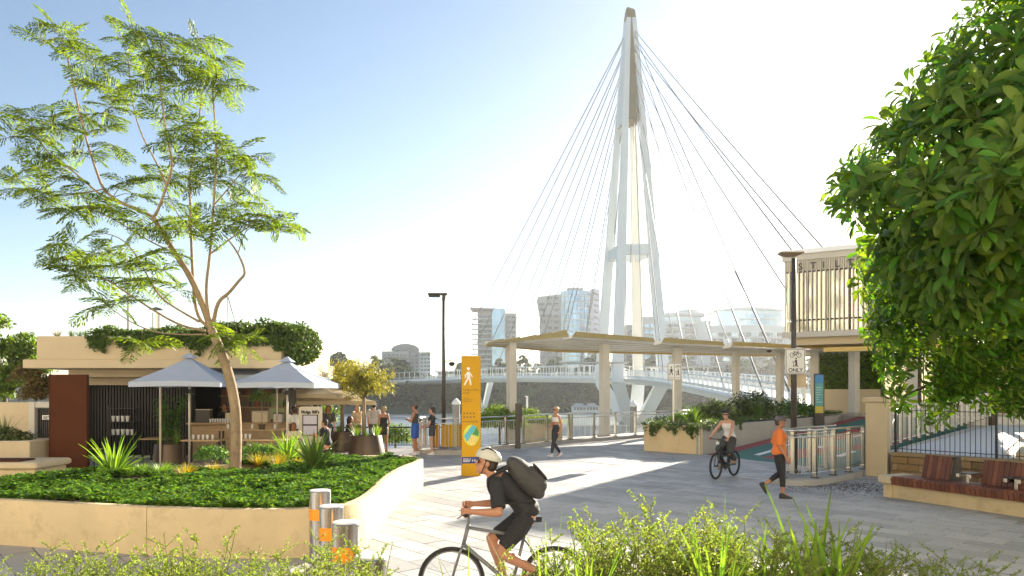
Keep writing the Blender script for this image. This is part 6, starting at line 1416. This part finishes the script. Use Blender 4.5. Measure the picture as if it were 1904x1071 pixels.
# man in pale tee seen from behind, woman in strapless dress
gm = G(690, 838); J, s_ = stand(1.80); make_person('man in pale grey tee seen from behind beside the large pot', (gm.x, gm.y+.6, 0), R(-5), J, s_, skin_l, hair_d, 'short', False, (C('tee_shirt', cl_grey, torso=(-.05, .93), infl=.022, arm=.75, flare=.05), C('trousers', cl_dark, torso=(-.06, .2), leg=1.9, infl=.016, loose=.01)), shoes=shoe_w)
gm = G(712, 842); J, s_ = stand(1.68, wL=(-.18, .18, 1.0), wR=(.2, .12, .96), kR=(.12, .04, .5)); make_person('blond woman in strapless black dress beside the large pot', (gm.x, gm.y+.15, 0), R(28), J, s_, skin_m, hair_b, 'bun', True, (C('dress', cl_black, torso=(-.06, .70), skirt=.28, infl=.012),), shoes=shoe_t, head_yaw=R(20))
# woman in white top walking
gm = G(1034, 850); J, s_ = stand(1.70, kL=(-.08, .16, .53), aL=(-.07, .24, .11), kR=(.07, .06, .50), aR=(.06, -.22, .12), eL=(-.22, -.08, 1.13), wL=(-.20, -.02, .90), eR=(.22, .0, 1.12), wR=(.12, .20, 1.02), pelvis=(0, 0, .94))
make_person('walking woman in white crop top and black leggings by the river railing', (gm.x, gm.y, 0), R(122), J, s_, skin_m, hair_b, 'bun', True, (C('crop_top', cl_white, torso=(.50, .82), infl=.012), C('leggings', cl_black, torso=(-.06, .34), leg=1.9, infl=.008)), shoes=shoe_w, shoe_dir={'L': (0, 1, .15), 'R': (0, .9, -.35)}, glasses=True, head_yaw=R(5))
# woman in orange walking right
gm = G(1449, 926); J, s_ = stand(1.70, kR=(.09, .05, .50), aR=(.08, .06, .085), kL=(-.08, .03, .53), aL=(-.08, -.30, .26), eL=(-.23, -.08, 1.13), wL=(-.21, -.02, .88), eR=(.24, -.02, 1.12), wR=(.23, .10, .90))
make_person('walking woman in orange tee, black capris and grey cap', (gm.x, gm.y, 0), R(-102), J, s_, skin_m, hair_d, 'short', True, (C('tee_shirt', cl_orange, torso=(-.06, .93), infl=.022, arm=.95, flare=.06), C('capri_leggings', cl_black, torso=(-.06, .25), leg=1.62, infl=.009)), shoes=shoe_b, shoe_dir={'R': (0, 1, 0), 'L': (0, .55, -.8)}, hat=('cap', cl_cap), head_yaw=R(-10))
# people around the kiosk
def seated(h=1.7, **k):
    d = dict(pelvis=(0, -.05, .52), chest=(0, -.03, .80), neck=(0, .02, 1.04), head=(0, .06, 1.18), sL=(-.17, .0, .98), sR=(.17, .0, .98), eL=(-.23, .12, .76), eR=(.23, .12, .76), wL=(-.12, .36, .80), wR=(.12, .36, .80), hL=(-.09, -.02, .50), hR=(.09, -.02, .50), kL=(-.11, .40, .50), kR=(.11, .40, .50), aL=(-.11, .36, .085), aR=(.11, .36, .085)); d.update(k); return stand(h, **d)
J, s_ = seated(1.78); make_person('seated man in black tee right of the menu board', (X(606, 23.2), 23.2, 0), R(70), J, s_, skin_l, hair_d, 'short', False, (C('tee_shirt', cl_black, torso=(-.05, .93), infl=.02, arm=.8), C('trousers', cl_dark, torso=(-.06, .2), leg=1.85, infl=.014)), shoes=shoe_w, voxel=.014)
stool('stool under the seated man in black', X(606, 23.2), 23.2, .42)
J, s_ = seated(1.66); make_person('seated auburn haired person left of the menu board', (X(546, 22.9), 22.9, 0), R(20), J, s_, skin_l, hair_r, 'long', True, (C('tee_shirt', cl_cream, torso=(-.05, .93), infl=.02, arm=.8), C('trousers', cl_dark, torso=(-.06, .2), leg=1.85, infl=.014)), shoes=shoe_w, voxel=.014)
stool('stool under the auburn haired person', X(546, 22.9), 22.9, .42)
J, s_ = stand(1.72); make_person('woman with long auburn hair standing behind the menu board', (X(610, 26.2), 26.2, 0), R(10), J, s_, skin_l, hair_r, 'long', True, (C('tee_shirt', cl_dark, torso=(-.05, .93), arm=.9, infl=.018), C('trousers', cl_black, torso=(-.06, .2), leg=1.9)), shoes=shoe_b, voxel=.014)
J, s_ = seated(1.72); make_person('seated woman in dark top between the two pots', (X(648, 27.2), 27.3, 0), R(-60), J, s_, skin_m, hair_d, 'long', True, (C('tank_top', cl_black, torso=(-.05, .86)), C('trousers', cl_dark, torso=(-.06, .2), leg=1.85)), shoes=shoe_w, voxel=.014)
stool('stool under the seated woman in dark top', X(648, 27.2), 27.3, .42)
J, s_ = stand(1.70, wL=(-.08, .26, 1.2), eL=(-.2, .06, 1.1)); make_person('blond woman in cream top beside the willow trunk', (X(662, 27.9), 28.1, 0), R(150), J, s_, skin_l, hair_b, 'long', True, (C('blouse', cl_cream, torso=(-.05, .93), arm=1.6, infl=.022), C('trousers', cl_dark, torso=(-.06, .2), leg=1.9)), shoes=shoe_w, voxel=.014)
J, s_ = stand(1.74, wL=(-.12, .3, 1.08), wR=(.12, .3, 1.08)); make_person('dark haired barista behind the kiosk counter', (X(418, 25.8), 25.8, .05), R(170), J, s_, skin_m, hair_d, 'short', False, (C('tee_shirt', cl_black, torso=(-.05, .93), arm=.8, infl=.018), C('trousers', cl_black, torso=(-.06, .2), leg=1.9)), shoes=shoe_b, voxel=.014)
J, s_ = stand(1.78, chest=(0, .08, 1.2), neck=(0, .16, 1.42), head=(0, .22, 1.55), sL=(-.17, .14, 1.36), sR=(.17, .14, 1.36), eL=(-.2, .22, 1.1), eR=(.2, .22, 1.1), wL=(-.14, .42, 1.06), wR=(.14, .42, 1.06)); make_person('customer in white tee leaning at the right end of the kiosk counter', (X(549, 24.0), 24.1, 0), R(35), J, s_, skin_m, hair_d, 'short', False, (C('tee_shirt', cl_white, torso=(-.05, .93), arm=.8, infl=.02), C('trousers', cl_dark, torso=(-.06, .2), leg=1.9)), shoes=shoe_w, voxel=.014)
# small walkers on the bridge deck
J, s_ = stand(1.75, kL=(-.08, .14, .53), aL=(-.08, .2, .1), kR=(.08, .04, .5), aR=(.08, -.2, .12))
for px_, yy, lab, m1 in ((1235, 118, 'tiny walker in dark clothes on the bridge right of the mast', cl_black), (1075, 166, 'tiny walker on the bridge left of the mast', cl_dark)):
    zz5 = 4.0 if yy < 130 else 5.4; xx5 = (28.9-2.6 if yy < 130 else 24.2); make_person(lab, (xx5, yy, zz5), R(180), J, s_, skin_m, hair_d, clothes=(C('jacket', m1, torso=(-.05, .93), arm=1.7, infl=.02), C('trousers', cl_black, torso=(-.06, .2), leg=1.9)), voxel=.02)
# ------------------------------------------------------------------ bicycles
tyre_m = mat('tyre_rubber', (.02, .02, .02), .8); frame_b = mat('bike_frame_black', (.025, .025, .028), .35, coat=.4); frame_g = mat('bike_frame_grey', (.16, .17, .18), .35, coat=.4)
def bicycle(label, loc, rotz, fm, drop=False, tyre=.022, rr=.34, steer=0.0, motor=False, tilt=0.0):
    t = thing('bicycle', label, 'bicycle', loc, rotz); t.rotation_euler = (0, tilt, rotz) if tilt else (0, 0, rotz)
    RH, FH = Vector((0, -.50, rr)), Vector((0, .54, rr)); BB = Vector((0, -.07, .28)); ST = Vector((0, -.20, .80)); HT, HB = Vector((0, .37, .90)), Vector((0, .42, .70))
    def wheel(c, name):
        w_ = bpy.data.objects.new(name, None); link(w_, t); circ = [c+Vector((0, math.cos(k*math.pi/18), math.sin(k*math.pi/18)))*(rr-tyre) for k in range(36)]
        MB().ring(circ, tyre, 8).build('tyre', tyre_m, w_, world=False, smooth=True); MB().ring([c+(p-c)*.93 for p in circ], .012, 6).build('rim', fm, w_, world=False, smooth=True)
        sp_ = MB()
        for k in range(18): sp_.tube([c+Vector((.025*(1 if k % 2 else -1), 0, 0)), c+Vector((0, math.cos(k*math.pi/9), math.sin(k*math.pi/9)))*(rr-.04)], .0016, 4)
        sp_.build('spokes', steel, w_, world=False); MB().tube([c-Vector((.05, 0, 0)), c+Vector((.05, 0, 0))], .022, 10).build('hub', fm, w_, world=False)
    wheel(RH, 'rear_wheel'); wheel(FH, 'front_wheel')
    f = MB(); f.tube([BB, ST], .017, 8); f.tube([BB, HB], .022 if not motor else .034, 8); f.tube([ST-Vector((0, 0, .03)), HT-Vector((0, 0, .03))] if not motor else [ST*.6+BB*.4, HT-Vector((0, 0, .05))], .017, 8); f.tube([HT, HB], .021, 8)
    for sd in (-1, 1): f.tube([BB+Vector((sd*.02, 0, 0)), RH+Vector((sd*.045, 0, 0))], .011, 6); f.tube([ST-Vector((0, 0, .06)), RH+Vector((sd*.045, 0, 0))], .009, 6)
    f.build('frame', fm, t, world=False, smooth=True); k_ = MB()
    for sd in (-1, 1): k_.tube([HB+Vector((sd*.03, 0, 0)), HB+Vector((sd*.045, .03, -.06)), FH+Vector((sd*.045, 0, 0))], .013, 6)
    k_.build('fork', fm, t, world=False, smooth=True); MB().tube([ST, ST+Vector((0, -.03, .13))], .014, 8).build('seat_post', steel, t, world=False)
    s0 = ST+Vector((0, -.04, .14)); MB().quadstrip([[s0+Vector((x*w_, y, z+.01)) for x, z in ((-1, 0), (-.6, .03), (.6, .03), (1, 0), (.5, -.025), (-.5, -.025))] for y, w_ in ((-.13, .05), (-.09, .075), (0, .05), (.10, .022), (.15, .012))]).build('saddle', cl_black, t, world=False, smooth=50)
    bar = HT+Vector((0, .06, .12)); MB().tube([HT, HT+Vector((0, .0, .09)), bar], .015, 8).build('stem', fm, t, world=False)
    MB().tube([bar+Vector((-.30, -.05, .02)), bar+Vector((-.12, 0, 0)), bar+Vector((.12, 0, 0)), bar+Vector((.30, -.05, .02))], .013, 8).build('handlebar', fm, t, world=False, smooth=True)
    for sd in (-1, 1): MB().tube([bar+Vector((sd*.19, -.02, .01)), bar+Vector((sd*.31, -.055, .022))], .018, 8).build('grip', cl_black, t, world=False); MB().tube([bar+Vector((sd*.17, .0, .0)), bar+Vector((sd*.24, .045, -.02))], .007, 5).build('brake_lever', steel, t, world=False)
    MB().lathe([(.09, -.004), (.09, .004)], n=24).mesh('x'); cr_ = MB(); cr_.quadstrip([[BB+Vector((.045+dx, .09*math.cos(k*math.pi/12), .09*math.sin(k*math.pi/12))) for k in range(24)] for dx in (0, .006)]); cr_.build('chainring', steel, t, world=False)
    MB().tube([BB+Vector((.05, .0, .09)), RH+Vector((.05, 0, .04)), RH+Vector((.05, -.04, 0)), RH+Vector((.05, 0, -.04)), BB+Vector((.05, 0, -.09))], .006, 5).build('chain', blackm, t, world=False)
    ca_ = math.radians(20)
    for sd, sg in ((1, 1), (-1, -1)):
        e_ = BB+Vector((sd*.07, .17*math.cos(ca_)*sg, -.17*math.sin(ca_)*sg)); MB().tube([BB+Vector((sd*.06, 0, 0)), e_], .010, 6).build('crank', steel, t, world=False); MB().box(e_+Vector((sd*.05, 0, 0)), (.09, .10, .02)).build('pedal', blackm, t, world=False)
    if motor: MB().box(BB+Vector((0, .04, .04)), (.10, .22, .16), bev=.03).build('motor', blackm, t, world=False); MB().box(FH+Vector((0, -.09, .58)), (.08, .06, .08), bev=.015).build('head_lamp', white_p, t, world=False)
    return t, BB, bar
def rider(BB, bar, lean):
    ca_ = math.radians(20); pv = Vector((0, -.24, 1.00)); nk = pv+Vector((0, lean, math.sqrt(.52**2-lean**2))); ch = pv.lerp(nk, .5)+Vector((0, -.05, .02)); J = dict(pelvis=pv, chest=ch, neck=nk, head=nk+Vector((0, .09, .125)))
    for S_, sd in (('L', -1), ('R', 1)):
        sg = sd; J['s'+S_] = nk+Vector((sd*.175, -.01, -.07)); wr = bar+Vector((sd*.25, -.10, .05)); J['w'+S_] = wr; J['e'+S_] = ik(J['s'+S_], wr, .29, .27, (sd*.6, -.3, -1)); J['h'+S_] = pv+Vector((sd*.088, .02, -.03)); pe = BB+Vector((sd*.105, .17*math.cos(ca_)*sg-.09, -.17*math.sin(ca_)*sg+.11)); J['a'+S_] = pe; J['k'+S_] = ik(J['h'+S_], pe, .43, .43, (sd*.12, 1, .15))
    return {k: Vector(v) for k, v in J.items()}
# foreground rider, heading left
bl = (-.07, 7.35, 0); t, BB, bar = bicycle('bicycle of the helmeted rider in the foreground', bl, R(92), frame_g)
J = rider(BB, bar, .34)
pt, HP = make_person('helmeted cyclist with black backpack riding left in the foreground', bl, R(92), J, 1.0, skin_m, hair_d, 'short', False, (C('tee_shirt', cl_black, torso=(-.05, .93), arm=.85, infl=.016), C('shorts', cl_black, torso=(-.06, .22), infl=.012, leg=.85)), shoes=cl_dark, shoe_dir={'L': (0, 1, -.15), 'R': (0, 1, .1)}, voxel=.0085, grip=True, hat=('helmet', mat('helmet_grey', (.50, .50, .44), .4)), glasses=True, head_pitch=R(-10))
bk = thing('backpack', 'bulky black backpack on the foreground cyclist', 'backpack', bl, R(92)); g = MB(); pv, nk = J['pelvis'], J['neck']; ax = (nk-pv).normalized(); bkd = Vector((0, -ax.z, ax.y)); c0 = pv.lerp(nk, .58)+bkd*.22
Rb = Matrix((Vector((1, 0, 0)), bkd, -ax)).transposed()
g.ell(c0, (.17, .125, .27), 14, 10, Rb); g.ell(c0+bkd*.06-ax*.07, (.14, .10, .16), 12, 8, Rb); remesh(g, 'bag', cl_dark, .012, bk)
st_ = MB()
for sd in (-1, 1):
    sh = J['s'+('L' if sd < 0 else 'R')]+Vector((-sd*.065, 0, 0))
    st_.tube(chaikin([c0+Vector((sd*.10, 0, 0))+ax*.20-bkd*.06, sh+ax*.085+bkd*.05, sh+ax*.09-bkd*.05, sh-bkd*.115-ax*.04, sh-bkd*.10-ax*.18, c0+Vector((sd*.15, 0, 0))-ax*.20-bkd*.10], 2, False), .016, 6)
st_.build('strap', cl_black, bk, world=False); MB().ell(c0+bkd*.15-ax*.05, (.10, .03, .11), 10, 8, Rb).build('front_pocket', cl_black, bk, world=False)
# oncoming rider in a white top
gm = G(1349, 888); t, BB, bar = bicycle('black electric bicycle ridden by the woman in the pale top', gm, R(138), frame_b, tyre=.03, motor=True)
J = rider(BB, bar, .14)
make_person('woman in pale top and dark trousers riding a bicycle towards the camera', gm, R(138), J, 1.0, skin_l, hair_d, 'short', True, (C('blouse', cl_white, torso=(-.03, .86), infl=.016), C('trousers', cl_dark, torso=(-.06, .22), leg=1.9, infl=.014, loose=.02)), shoes=shoe_t, grip=True, hat=('helmet', cl_black), glasses=True, head_yaw=R(22))
bgx = thing('pannier_bag', 'black pannier bag on the rear of the oncoming bicycle', 'bag', gm, R(138)); MB().box((.16, -.42, .72), (.14, .32, .36), bev=.03).build('bag', cl_black, bgx, world=False); MB().box((.09, -.42, .86), (.02, .22, .05)).build('hook', steel, bgx, world=False)
# ------------------------------------------------------------------ big glossy tree at the right
def leafblade(mb, o_, d_, up, L_, W_):
    r_ = d_.cross(up).normalized(); u_ = r_.cross(d_); rows = []
    for f, w_, z in ((0, .05, 0), (.22, .10, 0), (.45, .62, .02), (.72, 1.0, .0), (.90, .72, -.05), (1.0, .08, -.12)):
        p = o_+d_*L_*f+u_*L_*(z-.10*f*f); rows.append([p-r_*W_*w_/2+u_*W_*w_*.16, p, p+r_*W_*w_/2+u_*W_*w_*.16])
    mb.quadstrip(rows, closed=False)
def whorl(seed, n=9, L_=.30, W_=.092):
    rr = random.Random(seed); mb = MB()
    for k in range(n):
        a = k*2*math.pi/n+rr.uniform(-.25, .25); el = rr.uniform(-.55, .35) if k % 3 else rr.uniform(.2, .8)
        d_ = Vector((math.cos(a)*math.cos(el), math.sin(a)*math.cos(el), math.sin(el))); up = Vector((-math.cos(a)*math.sin(el), -math.sin(a)*math.sin(el), math.cos(el)))+Vector((rr.uniform(-.3, .3), rr.uniform(-.3, .3), 0)); leafblade(mb, d_*.025, d_, up, L_*rr.uniform(.75, 1.15), W_*rr.uniform(.8, 1.15))
    mb.tube([(0, 0, -.30), (0, 0, -.1), (0, 0, .03)], [.012, .010, .006], 5); return mb
WH = [whorl(k, 8+k % 3) for k in range(5)]; WHm = [x.mesh('leaf_cluster', leaf_big) for x in WH]
WHs = [(np.array(x.v), x.f) for x in WH]
SIL = [(1840, -420), (1845, -60), (1822, 0), (1768, 62), (1712, 130), (1672, 190), (1650, 238), (1600, 290), (1556, 330), (1540, 352), (1548, 388), (1588, 412), (1612, 440), (1602, 505), (1612, 560), (1612, 615), (1632, 660), (1642, 705), (1660, 742), (1700, 760), (1722, 795), (1745, 800), (1770, 745), (1800, 735), (1838, 768), (1862, 735), (1890, 770), (1990, 800), (2150, 760), (2350, 640), (2450, 300), (2350, -200), (2100, -480)]
def edged(x, y):
    m_ = 1e9; n = len(SIL)
    for i in range(n):
        ax_, ay = SIL[i]; bx_, by = SIL[(i+1) % n]; dx, dy = bx_-ax_, by-ay; t_ = max(0, min(1, ((x-ax_)*dx+(y-ay)*dy)/(dx*dx+dy*dy))); m_ = min(m_, math.hypot(x-ax_-t_*dx, y-ay-t_*dy))
    return m_
tb = thing('glossy_tree', 'big dense tree with whorled glossy leaves filling the right edge', 'tree', (12.6, 13.2, .6))
rr = random.Random(5); cen = Vector((9.3, 10.6, 5.2)); spots = []
while len(spots) < 2350:
    x, y = (rr.uniform(1535, 2450), rr.uniform(-450, 800)) if len(spots) < 1900 else (rr.uniform(1605, 1930), rr.uniform(430, 790))
    if not inside(SIL, x, y): continue
    if x > 1960 and rr.random() < .6: continue
    e = min(edged(x, y)/210, 1)
    if noise.noise(Vector((x*.012, y*.012, 3))) > .42 and e < .35: continue
    low = max(0, min(1, (y-430)/260))
    df = 9.6-3.0*math.sqrt(e)*(1-low)+2.2*low-.6*low*math.sqrt(e); d__ = df+rr.random()**1.6*(2.6-.6*low)+.7*noise.noise(Vector((x*.008, y*.008, 0)))
    p = P(x, y, d__); spots.append((d__-df, p, x, y, low))
nvis = [s2 for s2 in spots if s2[2] < 1915 and s2[3] > -15]; nvis.sort(key=lambda s2: (s2[0] > 1.3, s2[1].y)); top = set(id(s2[1]) for s2 in nvis[:280])
LV, LF = [], []; off = 0
for s2 in spots:
    p = s2[1]; k = rr.randrange(5); out_ = ((p-cen).normalized()*.9+Vector((0, 0, .45))+Vector((rr.uniform(-.5, .5), rr.uniform(-.5, .5), rr.uniform(-.3, .3)))).normalized()
    q_ = Vector((0, 0, 1)).rotation_difference(out_); sc_ = rr.uniform(.6, 1.05)*(1-.12*s2[4]); Mx = Matrix.Translation(p) @ q_.to_matrix().to_4x4() @ Matrix.Rotation(rr.uniform(0, 6.28), 4, 'Z') @ Matrix.Scale(sc_, 4)
    if id(p) in top:
        o = bpy.data.objects.new('leaf_cluster', WHm[k]); o.matrix_basis = WM[tb.name].inverted() @ Mx; link(o, tb)
    else:
        A = np.array(Mx); v = WHs[k][0] @ A[:3, :3].T+A[:3, 3]; LV.append(v); LF += [tuple(i+off for i in f) for f in WHs[k][1]]; off += len(v)
iM = np.array(WM[tb.name].inverted()); V = np.concatenate(LV) @ iM[:3, :3].T+iM[:3, 3]; me = bpy.data.meshes.new('crown'); me.from_pydata(V.tolist(), [], LF); me.materials.append(leaf_big); shade(me, True); o = bpy.data.objects.new('crown', me); link(o, tb); o['kind'] = 'stuff'
for m_ in WHm: shade(m_, True)
MB().tube([(12.6, 13.2, .3), (12.3, 13.0, 2.2), (11.8, 12.5, 3.6)], [.34, .28, .24], 12).build('trunk', bark_d, tb, smooth=True)
for k in range(16):
    s2 = spots[k*61]; pts = chaikin([Vector((11.8, 12.5, 3.5)), Vector((11.8, 12.5, 3.5)).lerp(s2[1], .4)+Vector((0, .3, .5)), s2[1]], 2, False); n = len(pts)
    MB().tube(pts, [.11*(1-.85*j/(n-1)) for j in range(n)], 6).build('limb', bark_d, tb, smooth=True)
# further trees added on the terrace, hidden behind the big one, to shade the bench
for i, (x_, y_, r_, up_) in enumerate(((18.5, 23.5, 3.0, 0), (23.2, 35.0, 3.4, 3.2), (26.0, 30.0, 3.4, 2.0), (28.5, 37.5, 3.6, 3.4))):
    cl4 = [(x_+r_*.8*math.cos(a)*f, y_+r_*.8*math.sin(a)*f, 6.4+up_+hh, r_*.55, 700) for a, f, hh in ((0, .9, 0), (1.2, 1, .8), (2.3, .9, -.4), (3.5, 1, .5), (4.6, .9, 0), (5.5, 1, 1.2), (0, 0, 2.2), (2, .5, 2.0), (4, .5, -.8))]
    leafy_tree('shade_tree', ('nearest', 'second', 'third', 'farthest')[i]+' dark tree added for shade behind the big glossy tree', x_, y_, .5, cl4, .26, leaf_big, .2)
# ------------------------------------------------------------------ foreground beds and fine-leaved shrubs
def shrub_mesh(seed, h=.95, n_stem=40, spread=.42):
    rr = random.Random(seed); r2_ = np.random.default_rng(seed); tw = MB(); L = Leaves()
    for k in range(n_stem):
        a = rr.uniform(0, 6.28); t_ = rr.random()**.6*spread; hh = h*rr.uniform(.62, 1.05); pts = [Vector((math.cos(a)*t_*.2, math.sin(a)*t_*.2, 0)), Vector((math.cos(a)*t_*.6, math.sin(a)*t_*.6, hh*.5)), Vector((math.cos(a)*t_+rr.uniform(-.08, .08), math.sin(a)*t_+rr.uniform(-.08, .08), hh))]
        tw.tube(pts, [.006, .004, .0015], 4)
        for j in range(12):
            f = rr.uniform(.22, .98); b = pts[0].lerp(pts[1], f*2) if f < .5 else pts[1].lerp(pts[2], f*2-1); a2 = rr.uniform(0, 6.28); ln = rr.uniform(.08, .20)*(1.15-f*.5); e_ = b+Vector((math.cos(a2)*ln, math.sin(a2)*ln, ln*rr.uniform(.3, 1.1))); tw.tube([b, e_], [.0025, .001], 3)
            n = 30; g_ = r2_.uniform(.1, 1.05, n)[:, None]; base = np.array(b)*(1-g_)+np.array(e_)*g_; v = r2_.normal(size=(n, 3)); L.add(base, v+np.array([0, 0, .5]), r2_.normal(size=(n, 3)), r2_.uniform(.012, .025, n), .0085)
        n = 26; g_ = r2_.uniform(.5, 1.0, n)[:, None]; base = np.array(pts[1])*(1-g_)+np.array(pts[2])*g_; L.add(base, r2_.normal(size=(n, 3))+np.array([0, 0, .5]), r2_.normal(size=(n, 3)), r2_.uniform(.010, .02, n), .007)
    return tw.mesh('stems', stem_m), L.mesh('foliage', leaf_shrub)
SH = [shrub_mesh(50+k, .95, 40, .44+.05*k) for k in range(4)]
bedL = MB().prism([(-5.2, 3.4), (-1.35, 3.4), (-1.35, 4.9), (-5.2, 5.6)], -.01, .42).build('garden_bed', soil); tag(bedL, kind='structure'); bedR = MB().prism([(.05, 3.4), (4.3, 3.4), (4.3, 5.6), (.05, 5.2)], -.01, .42).build('garden_bed', soil); tag(bedR, kind='structure')
def fshrub(px_, ytop, d__, k, label):
    zt_ = Z(ytop, d__); t = thing('fine_leaved_shrub', label, 'shrub', (X(px_, d__), d__, .40), px_); sc_ = (zt_-.40)/1.07; t.scale = (min(sc_*1.0, 1.1),)*2+(sc_,)
    piece('stems', SH[k][0], t, (0, 0, 0)); piece('foliage', SH[k][1], t, (0, 0, 0))
ordn = ('first', 'second', 'third', 'fourth', 'fifth', 'sixth', 'seventh', 'eighth', 'ninth', 'tenth', 'eleventh', 'twelfth', 'thirteenth', 'fourteenth', 'fifteenth', 'sixteenth', 'seventeenth')
left = [(10, 1010, 4.4), (95, 1018, 4.7), (175, 1004, 4.3), (260, 1012, 4.6), (345, 972, 4.5), (420, 1000, 4.8), (500, 1010, 4.3), (570, 1000, 4.6), (640, 998, 4.4)]
for i, (a, b, c) in enumerate(left): fshrub(a, b, c, i % 4, ordn[i]+' fine-leaved shrub from the left along the bottom edge')
right = [(1035, 1000, 4.4), (1100, 965, 4.7), (1165, 930, 4.8), (1230, 915, 4.6), (1290, 935, 4.9), (1345, 945, 4.5), (1410, 950, 4.8), (1470, 955, 4.5), (1545, 970, 4.8), (1610, 985, 4.5), (1680, 1000, 4.7), (1750, 1030, 4.5)]
for i, (a, b, c) in enumerate(right): fshrub(a, b, c, (i*3+1) % 4, ordn[i]+' fine-leaved shrub from the cyclist along the bottom right')
SW = agave(15, .9, .06, 77, .45).mesh('sword_leaves', leaf_agl)
for i, (px_, yt, d__, sc_) in enumerate(((1405, 1000, 4.35, .7), (1510, 935, 4.4, .9), (1560, 950, 4.5, .8), (1330, 980, 4.1, .6), (1090, 1020, 3.9, .6))):
    plant('sword_leaf_plant', SW, ('pale', 'tallest', 'rightmost', 'middle', 'leftmost')[i]+' sword-leaved plant among the bottom right shrubs', 'plant', (X(px_, d__), d__, Z(yt, d__)-.88*sc_), i*1.3, sc_)
ST2 = blade_tuft(7, .95, .35, .022, 91, .3, 4).mesh('long_blades', leaf_agl)
for i, (px_, yt, d__) in enumerate(((870, 1030, 4.2), (1015, 960, 4.1), (1325, 945, 4.0))):
    plant('long_blade_grass', ST2, ('left', 'middle', 'right')[i]+' clump of long bright blades at the bottom edge', 'grass tuft', (X(px_, d__), d__, Z(yt, d__)-.9), i, 1)
# ------------------------------------------------------------------ haze over the river
HAZE = True
if HAZE:
    hz = MB().bx(-760, 1050, -40, 3600, -8.0, 96).build('haze', None); tag(hz, kind='stuff'); m_ = bpy.data.materials.new('haze'); m_.use_nodes = True; t_ = m_.node_tree; t_.nodes.remove(t_.nodes['Principled BSDF']); pv_ = t_.nodes.new('ShaderNodeVolumePrincipled'); pv_.inputs['Color'].default_value = (.93, .95, 1, 1); pv_.inputs['Density'].default_value = .00018; pv_.inputs['Anisotropy'].default_value = .55; t_.links.new(pv_.outputs[0], t_.nodes['Material Output'].inputs['Volume']); hz.data.materials.append(m_)
